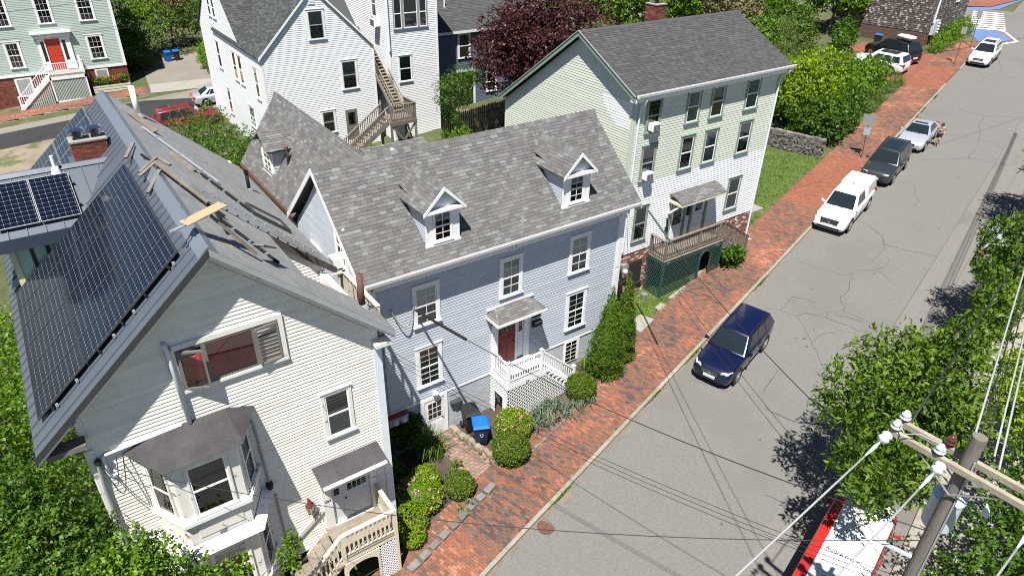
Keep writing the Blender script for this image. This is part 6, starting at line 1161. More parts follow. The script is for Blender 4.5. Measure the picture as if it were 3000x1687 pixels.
vw = Vector((wR-wx0+0.15, 0, wT-wE+0.13)); shingles(wr_, (wx0-0.17,wy-0.13,wE-0.11), (0,1,0), vw, [(0,0),(4.8,0),(8.6,vw.length),(0,vw.length)], M_SHINGLE_GR, 0.145, (0.28,0.34))
vw = Vector((0, 5.5, 12.8-wE)); shingles(wr_, (wx0-0.13,32.88,wE-0.05), (1,0,0), vw, [(0,0),(0.4,0),(6,vw.length),(0,vw.length)], M_SHINGLE_GR, 0.145, (0.28,0.34))
mb = MB(); mb.hex([(wx0-0.16,wy-0.15,wE-0.26),(wR,wy-0.15,wT-0.13),(wR,wy-0.12,wT-0.13),(wx0-0.16,wy-0.12,wE-0.26),(wx0-0.16,wy-0.15,wE-0.09),(wR,wy-0.15,wT+0.03),(wR,wy-0.12,wT+0.03),(wx0-0.16,wy-0.12,wE-0.09)]); mb.hex([(wx1+0.16,wy-0.15,wE-0.26),(wR,wy-0.15,wT-0.13),(wR,wy-0.12,wT-0.13),(wx1+0.16,wy-0.12,wE-0.26),(wx1+0.16,wy-0.15,wE-0.09),(wR,wy-0.15,wT+0.03),(wR,wy-0.12,wT+0.03),(wx1+0.16,wy-0.12,wE-0.09)]); mb.build('rake_board', M_WHITE_CLEAN, wr_)
for a, b, lo, hi in ((6.82,8.06,8.55,10.48),(8.82,10.08,4.95,7.0),(7.0,8.1,2.05,3.7)): window(WH, FW, a, b, lo, hi, M_WHITE, M_SASHGREY, (1,1), cw=0.14, shade=0.45, shade_m=M_CURTAIN)
panel_door(WH, FW, 8.85, 9.75, 1.3, 3.5, M_SASHBROWN, 0.0, lights=(0.2,0.8,0.5,0.9,1,1), panels=((0.1,0.4),))
mb = MB(); fbox(mb, FW, 7.05, 7.5, 10.75, 11.3, 0.0, 0.04)
for i in range(5): fbox(mb, FW, 7.08, 7.47, 10.8+i*0.1, 10.84+i*0.1, 0.04, 0.055)
mb.build('gable_vent', M_WHITE, WH)
for a, b, lo, hi in ((29.9,30.8,4.7,6.9),(33.4,34.4,4.9,7.0),(34.8,35.8,4.9,7.0),(39.0,40.0,4.9,7.0),(32.2,33.6,2.0,3.6),(38.2,39.2,1.5,3.6),(38.2,39.1,8.7,10.2),(39.4,40.3,8.7,10.2)): window(WH, FWl, a, b, lo, hi, M_WHITE_CLEAN, M_WHITE_CLEAN, (1,1) if lo != 2.0 else (3,2), cw=0.1, shade=0.55, low_shade=0.3)
MB().box(6.9, 30.4, 11.0, 7.0, 30.5, 12.6).build('roof_post', M_WOODCREAM, WH); MB().box(7.9, 30.0, 11.0, 8.0, 30.1, 12.6).build('roof_post', M_WOODCREAM, WH)
# tower wing
TW = thing('clapboard_tower', 'tall white clapboard wing with triple window beside the outside stairs', 'house wing', (14.2, 31, 0.8))
tx0, tx1, ty = 12.3, 16.3, 28.0; FT = FF((0, ty), (1, 0), (0, -1)); FTl = FF((tx0, 0), (0, 1), (-1, 0))
mb = MB(); mb.box(tx0+0.013, ty+0.013, 0, tx1-0.013, 36, 16); mb.build('wall', M_WSIDE, TW)
siding(TW, FT, [(tx0+0.1,0.6),(tx1-0.1,0.6),(tx1-0.1,16),(tx0+0.1,16)], M_WSIDE, 0.125, 0.019); siding(TW, FTl, [(ty+0.1,0.6),(36,0.6),(36,16),(ty+0.1,16)], M_WSIDE, 0.125, 0.019)
mb = MB(); fbox(mb, FT, tx0-0.02, tx0+0.1, 0.6, 16, -0.01, 0.03); fbox(mb, FTl, ty, ty+0.1, 0.6, 16, -0.01, 0.03); fbox(mb, FT, tx1-0.12, tx1+0.02, 0.6, 16, -0.01, 0.03); mb.build('corner_board', M_WHITE_CLEAN, TW)
for a, b in ((12.75,13.5),(13.5,14.75),(14.75,15.5)): window(TW, FT, a, b, 8.8, 10.9, M_SASHGREY, M_WHITE_CLEAN, (1,1), cw=0.09, shade=0.95, shade_m=M_CURTAIN)
window(TW, FT, 12.95, 14.05, 5.1, 7.0, M_WHITE_CLEAN, M_WHITE_CLEAN, (1,1), cw=0.08, glass=M_GLASSB)
window(TW, FTl, 29.5, 30.4, 9.4, 11.2, M_WHITE_CLEAN, M_WHITE_CLEAN, (1,1), shade=0.5)
ac_unit(FTl, 29.4, 8.9, 'white air conditioner on the tower wing above the back stairs', 0.7, 0.5, 0.5)
mb = MB(); mb.tube([FT.p(tx0+0.02,16,0.1),FT.p(tx0+0.02,7.4,0.1)], 0.06, 8); mb.build('downspout', M_PVC, TW)
# outside stairs
OS = thing('outside_stairs', 'weathered wooden outside stairs with landing against the white houses', 'stairs', (11.3, 25.5, 0.8))
lz, lx0, lx1, ly0, ly1 = 3.55, 10.35, 12.35, 24.4, 26.1
for i in range(12): a = ly0+i*(ly1-ly0)/12; MB().box(lx0, a+0.004, lz-0.05, lx1, a+(ly1-ly0)/12-0.004, lz).build('deck_board', M_WOOD, OS)
MB().box(lx0, ly0-0.04, lz-0.3, lx1, ly0, lz-0.051).build('skirt_board', M_WOOD, OS); MB().box(lx1, ly0, lz-0.3, lx1+0.04, ly1, lz-0.051).build('skirt_board', M_WOOD, OS)
for x, y in ((lx0+0.06,ly0+0.05),(lx1-0.06,ly0+0.05),(lx1-0.06,ly1-0.05),(lx0+0.06,ly1-0.05)): post(OS, x, y, lz, lz+1.1, M_WOOD, 0.1); MB().box(x-0.07, y-0.07, zg(x,y), x+0.07, y+0.07, lz-0.06).build('leg', M_WOOD, OS)
railing(OS, (lx0+0.06,ly0+0.05,lz), (lx1-0.06,ly0+0.05,lz), 1.08, M_WOOD, spacing=0.13, bal=0.045, top=(0.15,0.05)); railing(OS, (lx1-0.06,ly0+0.1,lz), (lx1-0.06,ly1-0.05,lz), 1.08, M_WOOD, spacing=0.13, bal=0.045, top=(0.15,0.05))
for p, q in (((lx0+0.06,ly0+0.05,zg(11,25)+0.3),(lx1-0.06,ly0+0.05,lz-0.3)),((lx1-0.06,ly0+0.05,zg(11,25)+0.3),(lx0+0.06,ly0+0.05,lz-0.3)),((lx1-0.06,ly0+0.05,zg(11,25)+0.3),(lx1-0.06,ly1-0.05,lz-0.3))): MB().beam(p, q, 0.05, 0.14).build('cross_brace', M_WOOD, OS)
n = 22
for i in range(n):      # upper flight
    z = lz+(i+1)*0.185; y = ly1-0.1+i*0.235; MB().box(11.48, y, z-0.05, 12.28, y+0.29, z).build('stair_tread', M_WOODLT, OS); MB().box(11.48, y+0.26, z-0.19, 12.28, y+0.28, z-0.051).build('stair_riser', M_WOOD, OS)
for x in (11.44, 12.26): MB().beam((x,ly1-0.1,lz),(x,ly1-0.1+n*0.235,lz+n*0.185),0.05,0.28).build('stringer', M_WOOD, OS)
for x in (11.5, 12.24):
    for h in (0.55, 0.95): MB().beam((x,ly1,lz+h),(x,ly1+9*0.235,lz+9*0.185+h),0.05,0.10).build('hand_rail', M_WOODLT, OS)
railing(OS, (11.5,ly1+9*0.235,lz+9*0.185), (11.5,ly1+n*0.235,lz+n*0.185), 1.0, M_DARKWOOD, spacing=0.14, bal=0.045)
for i in range(13):     # lower flight to the left
    z = lz-(i+1)*0.19; x = lx0-i*0.27
    if z > zg(x, 25): MB().box(x-0.3, ly0+0.3, z-0.05, x, ly1-0.4, z).build('stair_tread', M_WOODLT, OS)
for y in (ly0+0.25, ly1-0.35):
    MB().beam((lx0,y,lz-0.1),(lx0-13*0.27,y,lz-13*0.19-0.1),0.05,0.28).build('stringer', M_WOOD, OS); railing(OS, (lx0-13*0.27,y,lz-13*0.19), (lx0,y,lz), 1.0, M_WOOD, spacing=0.14, bal=0.045, top=(0.13,0.06))
# ---------------------------------------------------------------- slate blue house
BH = thing('clapboard_house', 'slate blue clapboard house behind the purple maple', 'house', (22, 36, 1.5))
FB_ = FF((0, 31.0), (1, 0), (0, -1)); bx0, bx1 = 16.6, 29
mb = MB(); mb.box(bx0, 31.013, 0.5, bx1, 40, 7.6); mb.build('wall', M_BLUESIDE, BH); siding(BH, FB_, [(bx0,1.4),(bx1,1.4),(bx1,7.4),(bx0,7.4)], M_BLUESIDE, 0.12, 0.018)
mb = MB(); slab(mb, [(bx0,30.7,7.62),(bx1+0.3,30.7,7.62),(bx1+0.3,35.5,11.4),(bx0,35.5,11.4)], 0.12); slab(mb, [(bx0,35.5,11.4),(bx1+0.3,35.5,11.4),(bx1+0.3,40.3,7.62),(bx0,40.3,7.62)], 0.12); br_ = mb.build('roof', M_SHINGLE_DK, BH)
vv = Vector((0, 4.8, 3.78)); shingles(br_, (bx0,30.68,7.62), (1,0,0), vv, [(0,0),(bx1-bx0+0.3,0),(bx1-bx0+0.3,vv.length),(0,vv.length)], M_SHINGLE_DK, 0.15, (0.3,0.36))
MB().box(bx0, 30.66, 7.42, bx1+0.3, 30.69, 7.62).build('fascia', M_WHITE, BH)
window(BH, FB_, 19.78, 21.02, 5.4, 7.4, M_WHITE_CLEAN, M_WHITE_CLEAN, (1,1), cw=0.15, shade=0.4, shade_m=M_CURTAIN); window(BH, FB_, 22.7, 23.9, 5.4, 7.4, M_WHITE_CLEAN, M_WHITE_CLEAN, (1,1), cw=0.15); window(BH, FB_, 22.5, 23.6, 2.35, 4.0, M_WHITE_CLEAN, M_WHITE_CLEAN, (1,1), cw=0.12)
mb = MB(); fbox(mb, FB_, 19.1, 19.3, 1.5, 4.5, 0, 0.05); fbox(mb, FB_, 21.25, 21.45, 1.5, 4.5, 0, 0.05); fbox(mb, FB_, 19.1, 21.45, 4.3, 4.5, 0, 0.051); mb.build('door_frame', M_WHITE_CLEAN, BH); mb = MB(); fbox(mb, FB_, 19.3, 21.25, 1.5, 4.3, 0, 0.02); mb.build('sliding_door', M_CARGLASS, BH)
MB().box(19, 29.2, 1.2, 23.4, 30.98, 1.45).build('deck', M_WOODLT, BH)
vp_ = thing('vent_pipe', 'white vent pipe on the slate blue house roof', 'pipe', (19.6,32.6,9.1)); MB().tube([(19.6,32.6,9.0),(19.6,32.6,10.0)], 0.06, 10).build('pipe', M_WHITE_CLEAN, vp_); MB().lathe([(0.12,9.05),(0.08,9.2)], (19.6,32.6,0), 'z', 10).build('flashing', M_CABLEG, vp_)
# stockade fence between
SF = thing('stockade_fence', 'dark weathered picket fence between the green house and the back stairs', 'fence', (18.5, 25.4, 1.1))
for i in range(46):
    x = 14.9+i*0.17; y = 25.35; z = zg(x, y); h = 1.9+random.uniform(-0.06, 0.06)
    MB().add([(x,y,z),(x+0.13,y,z),(x+0.13,y+0.05,z),(x,y+0.05,z),(x,y,z+h),(x+0.13,y,z+h),(x+0.13,y+0.05,z+h),(x,y+0.05,z+h),(x+0.065,y+0.025,z+h+0.12)], [(0,1,5,4),(1,2,6,5),(2,3,7,6),(3,0,4,7),(4,5,8),(5,6,8),(6,7,8),(7,4,8)]).build('picket', M_DARKWOOD, SF)
for h in (0.5, 1.4): MB().beam((14.9,25.43,zg(14.9,25.4)+h),(22.7,25.43,zg(22.7,25.4)+h),0.05,0.09).build('fence_rail', M_DARKWOOD, SF)
# ---------------------------------------------------------------- sage house top left
PG = thing('clapboard_house', 'sage grey clapboard house with vermilion door and white stoop', 'house', (-7, 60, 0))
px0, px1, py = -22, -1.1, 57.0; FPg = FF((0, py), (1, 0), (0, -1))
mb = MB(); mb.box(px0, py+0.013, -2, px1, 66, 11); mb.build('wall', M_PALESIDE, PG); siding(PG, FPg, [(px0,2.15),(px1-0.15,2.15),(px1-0.15,10.5),(px0,10.5)], M_PALESIDE, 0.135, 0.016)
siding(PG, FF((px1,0),(0,1),(1,0)), [(py,2.15),(66,2.15),(66,10.5),(py,10.5)], M_PALESIDE, 0.135, 0.016)
bricks(PG, FPg, px0+8, px1, -1.5, 2.1, d=-0.01); mb = MB(); fbox(mb, FPg, px0, px1+0.03, 2.05, 2.25, -0.01, 0.07); fbox(mb, FPg, px1-0.2, px1+0.03, 2.25, 10.5, -0.01, 0.05); mb.build('trim_board', M_WHITE_CLEAN, PG)
mb = MB(); slab(mb, [(px0,56.6,10.6),(px1+0.3,56.6,10.6),(px1+0.3,61.5,13),(px0,61.5,13)], 0.2); slab(mb, [(px0,61.5,13),(px1+0.3,61.5,13),(px1+0.3,66.4,10.6),(px0,66.4,10.6)], 0.2); mb.build('roof', M_SHINGLE_DK, PG)
for a, b, lo, hi in ((-3.85,-2.5,2.85,5.0),(-10.15,-8.95,2.75,5.0),(-3.9,-2.55,6.2,8.5),(-7.05,-5.8,6.2,8.5),(-10.2,-9.0,6.2,8.5)): window(PG, FPg, a, b, lo, hi, M_WHITE_CLEAN, M_WHITE_CLEAN, (3,2), cw=0.15, head=0.08, low_shade=0.25)
mb = MB(); fbox(mb, FPg, -3.85, -2.75, 0.65, 1.95, -0.02, 0.05); bb = mb.build('basement_window', M_WHITE_CLEAN, PG); mb = MB(); fbox(mb, FPg, -3.72, -2.88, 0.85, 1.85, 0.05, 0.055); mb.build('pane', M_CURTAIN, bb); mb = MB(); fbox(mb, FPg, -10.2, -8.9, 0.3, 1.9, -0.02, 0.05); bb = mb.build('basement_window', M_WHITE_CLEAN, PG); mb = MB(); fbox(mb, FPg, -10.05, -9.05, 0.45, 1.8, 0.05, 0.055); mb.build('pane', M_CURTAIN, bb)
mb = MB(); fbox(mb, FPg, -7.65, -7.05, 2.3, 5.0, 0, 0.12); fbox(mb, FPg, -5.9, -5.1, 2.3, 5.0, 0, 0.12); fbox(mb, FPg, -7.85, -4.95, 5.0, 5.45, 0, 0.25); fbox(mb, FPg, -7.95, -4.85, 5.45, 5.6, 0, 0.4); mb.build('entry_surround', M_WHITE_CLEAN, PG)
panel_door(PG, FPg, -7.0, -5.95, 2.3, 4.95, M_ORANGEDOOR, 0.02, panels=((0.08,0.38),(0.45,0.92)))
for a in (-7.4, -5.75): mb = MB(); fbox(mb, FPg, a, a+0.25, 3.1, 4.8, 0.12, 0.13); mb.build('sidelight_pane', M_CARGLASS, PG)
SP = thing('white_stoop', 'white painted stoop with stairs before the vermilion door', 'porch', (-7, 56, -0.3))
sx0, sx1, sy = -7.6, -4.75, 55.3; sz = 2.2
MB().box(sx0, sy, sz-0.12, sx1, py-0.02, sz).build('deck', M_CONC, SP)
mb = MB(); mb.box(sx0, sy-0.02, -0.4, sx0+0.12, sy+0.1, sz-0.12); mb.box(sx1-0.12, sy-0.02, -0.4, sx1, sy+0.1, sz-0.12); mb.box(sx0, sy-0.02, sz-0.4, sx1, sy+0.02, sz-0.121); mb.box(sx0, sy-0.02, -0.4, sx1, sy+0.02, -0.05); mb.build('skirt_frame', M_WHITE_CLEAN, SP)
for i in range(22): x = sx0+0.14+i*0.118; MB().box(x, sy+0.03, -0.4, x+0.075, sy+0.06, sz-0.3).build('slat', M_PALESIDE, SP)
for x, y in ((sx0+0.06,sy+0.06),(sx1-0.06,sy+0.06),(sx1-0.06,py-0.1),(-10.3,sy+0.06)): post(SP, x, y, sz if x > -8 else zg(x,y), (sz if x > -8 else zg(x,y)+0.1)+1.05, M_WHITE_CLEAN, 0.13, 0.02)
railing(SP, (sx0+0.1,sy+0.06,sz), (sx1-0.1,sy+0.06,sz), 0.98, M_WHITE_CLEAN, spacing=0.16, bal=0.05); railing(SP, (sx1-0.06,sy+0.1,sz), (sx1-0.06,py-0.1,sz), 0.98, M_WHITE_CLEAN, spacing=0.16, bal=0.05); railing(SP, (-10.3,sy+0.06,zg(-10.3,sy)+0.1), (sx0,sy+0.06,sz), 0.98, M_WHITE_CLEAN, spacing=0.16, bal=0.05)
n = 12
for i in range(n): z = sz-(i+1)*(sz+0.45)/(n+1); x = sx0-i*0.215; MB().box(x-0.24, sy+0.1, z-0.05, x, py-0.4, z).build('stair_tread', M_WHITE_CLEAN, SP)
for i in range(14): x = sx0-0.1-i*0.16; zt = sz-0.35-(sx0-x)*0.95; MB().box(x-0.10, sy+0.06, -0.7, x, sy+0.09, zt).build('slat', M_PALESIDE, SP)
MB().beam((sx0,sy+0.02,sz-0.2),(-10.4,sy+0.02,zg(-10.4,sy)-0.02),0.06,0.25).build('stringer', M_WHITE_CLEAN, SP)
PL = thing('planter', 'corrugated metal planter full of flowers before the sage house', 'planter', (-2.9, 56.0, 0.3)); z = zg(-2.9, 56)
for i in range(5): MB().box(-4.45+0.02*(i % 2), 55.5+0.02*(i % 2), z+i*0.12, -1.35-0.02*(i % 2), 56.4-0.02*(i % 2), z+i*0.12+0.115).build('band', mat('ivory_planter', (0.62,0.58,0.47), 0.5, 0.05), PL)
MB().box(-4.4, 55.55, z+0.55, -1.4, 56.35, z+0.62).build('soil', M_SOIL, PL)
# ---------------------------------------------------------------- shingled house top right
SH = thing('shingled_house', 'old brown wood shingled house on a red brick base by the crosswalk', 'house', (68, 20, 4.7))
A0, A1 = Vector((63.1,15.4)), Vector((73.6,17.0)); uu = (A1-A0).normalized(); nn = Vector((uu.y, -uu.x)); FS_ = FF(A0, uu, nn); FSl = FF(A0, (-nn.x, -nn.y), (-uu.x, -uu.y)); LS = (A1-A0).length
zb = 4.2
mb = MB(); q = [A0, A1, A1-nn*9, A0-nn*9]; q = [(p.x-0, p.y, 15) for p in q]; mb.prism([(p[0]-nn.x*0.02, p[1]-nn.y*0.02, 15) for p in q], 12); mb.build('wall', M_DARKWOOD, SH)
def wood_shingles(F, s0, s1, z0, z1, nm):
    mb = MB(); z = z0; 
    while z < z1:
        s = s0-random.uniform(0, 0.1)
        while s < s1:
            wd = random.uniform(0.12, 0.26); a, b = max(s, s0), min(s+wd-0.012, s1); lo = z+random.uniform(-0.015, 0.01)
            if b-a > 0.03: mb.add([F.p(a,lo,0.03),F.p(b,lo,0.03),F.p(b,z+0.19,0.004),F.p(a,z+0.19,0.004),F.p(a,lo,0.0),F.p(b,lo,0.0)], [(0,1,2,3),(4,5,1,0),(0,3,4),(1,5,2)])
            s += wd
        z += 0.18
    tag(mb.build(nm, M_BROWNSHINGLE, SH, recalc=False), kind='stuff')
wood_shingles(FS_, 0, LS, 6.0, 14, 'shingle_field'); wood_shingles(FSl, 0, 9, 6.0, 14, 'shingle_field')
bricks(SH, FS_, 0, LS, 3.8, 5.98, d=-0.01); bricks(SH, FSl, 0, 9, 3.8, 5.98, d=-0.01)
window(SH, FS_, 6.2, 7.1, 8.2, 10.6, M_WOODCREAM, M_WHITE_CLEAN, (1,1), shade=0.9)
window(SH, FSl, 5.0, 6.0, 9.0, 10.8, M_GTRIM, M_WHITE_CLEAN, (1,1), shade=0.5)
mb = MB(); mb.tube([FS_.p(0.9,14,0.1),FS_.p(0.9,6.8,0.1)], 0.10, 8); mb.build('downspout', M_PVC, SH); mb = MB(); mb.tube([FS_.p(3.9,14,0.06),FS_.p(3.9,6.6,0.06),FS_.p(3.4,4.6,0.3)], 0.06, 8); mb.build('conduit', M_DARKWOOD, SH); mb = MB(); fbox(mb, FS_, -0.02, 0.2, 6, 14, 0, 0.06); mb.build('corner_board', M_DARKWOOD, SH)
mt = thing('meter_box', 'pale grey bank of electric meters on the shingled house', 'meter', FS_.p(1.4,6,0)); mb = MB(); fbox(mb, FS_, 0.9, 2.3, 5.7, 7.0, 0.0, 0.3); mb.build('box', M_TRANSF, mt)
for i in range(4): MB().lathe([(0.13,0),(0.13,-0.1),(0.08,-0.16)], FS_.p(1.9,5.9+i*0.27,0.3), 'y', 10).build('meter_dial', M_BLIND, mt)
# white porch far across the crossing
FW2 = thing('white_cottage', 'low white clapboard building at the far corner beyond the crosswalk', 'building', (88, 27, 6)); mb = MB(); mb.box(84.5,21.5,5.5,100,34,12); mb.build('wall', M_WSIDE, FW2); siding(FW2, FF((0,21.45),(1,0),(0,-1)), [(84.5,6.2),(100,6.2),(100,12),(84.5,12)], M_WSIDE, 0.2, 0.03); siding(FW2, FF((84.45,0),(0,1),(-1,0)), [(21.5,6.2),(34,6.2),(34,12),(21.5,12)], M_WSIDE, 0.2, 0.03)
MB().box(84.2,21.2,12.0,100.4,34.3,12.4).build('roof', M_SHINGLE_DK, FW2)
sheet('far_sidewalk', [(81.5,20.8),(83.0,18.6),(95,17.4),(95,21.3),(84.3,21.3),(84.2,34),(82,34)], M_PAVER_SHEET, 0.10)
# ---------------------------------------------------------------- vehicles (local frame: x forward, y left, z up)
def paint(name, col, metal=0.0, rough=0.28): return mat(name, col, rough, 0.02, 1.0, metal=metal, coat=0.8, spec=0.5)
def loft(mb, rings):
    n = len(rings[0]); k = len(mb.v)
    for r_ in rings: mb.v += r_
    for i in range(len(rings)-1):
        for j in range(n): mb.f.append((k+i*n+j, k+i*n+(j+1) % n, k+(i+1)*n+(j+1) % n, k+(i+1)*n+j))
    mb.f.append(tuple(k+j for j in range(n-1, -1, -1))); e = k+(len(rings)-1)*n; mb.f.append(tuple(e+j for j in range(n)))
def section(x, w_, zt, zb, crown=0.03):
    h = [(0,zt+crown),(w_*0.55,zt+crown*0.7),(w_*0.84,zt-0.005),(w_*0.955,zt-0.07),(w_,zt-0.2 if zt-zb > 0.45 else (zt+zb)/2+0.05),(w_*0.995,zb+0.28 if zt-zb > 0.6 else (zt+zb)/2-0.02),(w_*0.965,zb+0.10),(w_*0.9,zb),(0,zb)]
    return [(x, y, z) for y, z in h] + [(x, -y, z) for y, z in h[-2:0:-1]]
def quadpt(Q, a, b): # bilinear on 4 corners
    p = [Vector(q) for q in Q]; return (p[0].lerp(p[1], a)).lerp(p[3].lerp(p[2], a), b)
def panel_on(Q, a0, a1, b0, b1, out, lift):
    pts = [quadpt(Q, a, b) for a, b in ((a0,b0),(a1,b0),(a1,b1),(a0,b1))]; n = (pts[1]-pts[0]).cross(pts[3]-pts[0]).normalized()
    if n.dot(Vector(out)) < 0: n = -n
    return MB().add([p+n*lift for p in pts]+[p-n*0.01 for p in pts], [(0,1,2,3),(0,4,5,1),(1,5,6,2),(2,6,7,3),(3,7,4,0)])
def wheel(t, x, y, r_, side, w_=0.22):
    mb = MB(); mb.lathe([(r_*0.62,-w_/2),(r_*0.93,-w_/2),(r_,-w_*0.3),(r_,w_*0.3),(r_*0.93,w_/2),(r_*0.62,w_/2)], (x,y,r_), 'y', 22); ty = mb.build('wheel', M_TYRE, t, smooth=False)
    mb = MB(); yo = y+side*(w_/2+0.004); mb.lathe([(r_*0.60,-0.03),(r_*0.66,-0.005),(r_*0.66,0.005),(r_*0.60,0.012)], (x,yo,r_), 'y', 22)
    for k in range(5):
        a = 2*math.pi*k/5+0.3; mb.beam((x,yo+side*0.012,r_),(x+math.cos(a)*r_*0.62,yo+side*0.006,r_+math.sin(a)*r_*0.62),0.075,0.03,up=(0,1,0))
    mb.lathe([(0.07,0.0),(0.06,side*0.03)], (x,yo,r_), 'y', 10); mb.build('rim', M_RIM, ty)
    MB().lathe([(r_*0.6,-0.06),(r_*0.6,-0.03)], (x,yo,r_), 'y', 18).build('brake_shadow', M_BLACK, ty)
def vehicle(name, label, col, pos, fwd, P, group=None, cat='car', metal=0.0, sunroof=False, rails=False, plate=True, dark_clad=False, second=None, up=None, roofcol=None):
    """P: dict of body stations and cabin corners"""
    t = thing(name, label, cat, pos, 0, group, local=True)
    f = Vector(fwd).normalized(); u = Vector(up or (-GRADE*DS[0], -GRADE*DS[1], 1)).normalized(); l = u.cross(f).normalized(); f = l.cross(u)
    t.rotation_mode = 'QUATERNION'; t.rotation_quaternion = Matrix((f, l, u)).transposed().to_quaternion()
    mb = MB(); loft(mb, [section(*s) for s in P['st']]); b = mb.build('body', col, t, smooth=True, subsurf=1)
    x = P['cab']; w0, w1, zb, zt = x['w0'], x['w1'], x['zb'], x['zt']; xa, xb, xc, xd = x['x']      # base front, top front, top rear, base rear
    B = [(xa,w0,zb),(xa,-w0,zb),(xd,-w0,zb),(xd,w0,zb)]; T = [(xb,w1,zt),(xb,-w1,zt),(xc,-w1,zt),(xc,w1,zt)]
    mb = MB(); mid = (xb+xc)/2; cz = zt+0.035
    mb.add(B+T+[(xb-0.05,0,zt+0.025),(mid,w1*0.98,zt+0.02),(mid,-w1*0.98,zt+0.02),(mid,0,cz+0.01),(xc,0,zt+0.012)], [(0,1,5,8,4),(2,3,7,12,6),(1,2,6,10,5),(3,0,4,9,7),(4,8,11,9),(8,5,10,11),(11,10,6,12),(9,11,12,7)]); mb.build('cabin', roofcol or col, t, bevel=0.05, smooth=True)
    panel_on([B[1],B[0],T[0],T[1]], 0.05, 0.95, 0.06, 0.93, (1,0,0.5), 0.018).build('windshield', M_CARGLASS, t)
    if not x.get('norear'): panel_on([B[3],B[2],T[2],T[3]], 0.07, 0.93, 0.18, 0.9, (-1,0,0.5), 0.018).build('rear_window', M_CARGLASS, t)
    for sgn in (1, -1):
        q = [(xa,sgn*w0,zb),(xd,sgn*w0,zb),(xc,sgn*w1,zt),(xb,sgn*w1,zt)]; cuts = x.get('cuts', (0.13,0.40,0.68,0.93))
        for a, c in zip(cuts[:-1], cuts[1:]): panel_on(q, a+0.012, c-0.012, 0.12, 0.86, (0,sgn,0.3), 0.014).build('side_window', M_CARGLASS, t)
        for wx in P['wh']:
            wheel(t, wx, sgn*(P['W']/2-0.115), P['r'], sgn)
            mb = MB(); mb.lathe([(P['r']+0.075,-0.01),(P['r']+0.075,0.012)], (wx, sgn*(P['W']/2-0.012), P['r']+0.015), 'y', 20); mb.build('wheel_arch', M_BLACK, t)
        hx, hy, hz = P['lamp']; s2 = sgn
        mb = MB(); mb.hex([(hx-0.30,s2*(hy+0.20),hz-0.05),(hx-0.30,s2*(hy+0.12),hz-0.05),(hx+0.06,s2*(hy-0.22),hz-0.09),(hx-0.02,s2*(hy+0.10),hz-0.09),(hx-0.34,s2*(hy+0.18),hz+0.07),(hx-0.30,s2*(hy+0.06),hz+0.09),(hx+0.02,s2*(hy-0.22),hz+0.06),(hx-0.07,s2*(hy+0.08),hz+0.06)]); mb.build('headlight', M_LAMP, t, bevel=0.012)
        tx, ty, tz = P['tail']; mb = MB(); mb.hex([(tx+0.22,s2*(ty+0.13),tz-0.08),(tx-0.03,s2*(ty+0.05),tz-0.08),(tx-0.05,s2*(ty-0.18),tz-0.08),(tx+0.1,s2*(ty-0.15),tz-0.08),(tx+0.25,s2*(ty+0.10),tz+0.1),(tx+0.0,s2*(ty+0.04),tz+0.1),(tx-0.02,s2*(ty-0.18),tz+0.1),(tx+0.1,s2*(ty-0.15),tz+0.1)]); mb.build('tail_light', M_TAIL, t, bevel=0.012)
        mx = xa-0.22; mb = MB(); mb.hex([(mx-0.05,sgn*(w0+0.02),zb+0.04),(mx+0.02,sgn*(w0+0.02),zb+0.02),(mx+0.08,sgn*(w0+0.22),zb+0.04),(mx-0.06,sgn*(w0+0.24),zb+0.05),(mx-0.05,sgn*(w0+0.05),zb+0.10),(mx+0.02,sgn*(w0+0.05),zb+0.10),(mx+0.06,sgn*(w0+0.22),zb+0.19),(mx-0.05,sgn*(w0+0.23),zb+0.19)]); mb.build('mirror', roofcol or col, t, bevel=0.02)
        if rails:
            MB().tube([(xb-0.15,sgn*(w1-0.03),zt+0.02),(xb-0.35,sgn*(w1-0.03),zt+0.075),(xc+0.25,sgn*(w1-0.03),zt+0.075),(xc+0.08,sgn*(w1-0.03),zt+0.02)], 0.018, 6).build('roof_rail', M_BLACK, t)
        for dx in P.get('door', ()): MB().box(dx, sgn*(P['W']/2-0.012), P['sill']+0.06, dx+0.012, sgn*(P['W']/2+0.002), zb-0.02).build('door_seam', M_BLACK, t); MB().box(dx+0.08, sgn*(P['W']/2-0.02), zb-0.16, dx+0.26, sgn*(P['W']/2+0.02), zb-0.125).build('door_handle', col, t)
        if dark_clad: MB().box(P['wh'][1]+0.35, sgn*(P['W']/2-0.06), P['sill']-0.02, P['wh'][0]-0.35, sgn*(P['W']/2+0.006), P['sill']+0.13).build('sill_cladding', M_BLACK, t)
    gx, gw, g0, g1 = P['grille']; mb = MB().hex([(gx-0.1,-gw,g0),(gx,-gw*0.9,g0),(gx,gw*0.9,g0),(gx-0.1,gw,g0),(gx-0.14,-gw,g1),(gx-0.03,-gw*0.95,g1),(gx-0.03,gw*0.95,g1),(gx-0.14,gw,g1)]); gr = mb.build('grille', M_BLACK, t, bevel=0.01)
    for k in range(3): z = g0+(k+0.5)*(g1-g0)/3; MB().box(gx-0.03, -gw*0.85, z-0.008, gx+0.006, gw*0.85, z+0.008).build('grille_bar', M_CHROME, gr)
    MB().lathe([(0.065,gx-0.02),(0.065,gx+0.012),(0.05,gx+0.016)], (0,0,(g0+g1)/2), 'x', 14).build('badge', M_CHROME, gr)
    lx, lw, l0, l1 = P['intake']; MB().hex([(lx-0.12,-lw,l0),(lx,-lw*0.85,l0),(lx,lw*0.85,l0),(lx-0.12,lw,l0),(lx-0.12,-lw,l1),(lx,-lw*0.85,l1),(lx,lw*0.85,l1),(lx-0.12,lw,l1)]).build('lower_intake', M_BLACK, t)
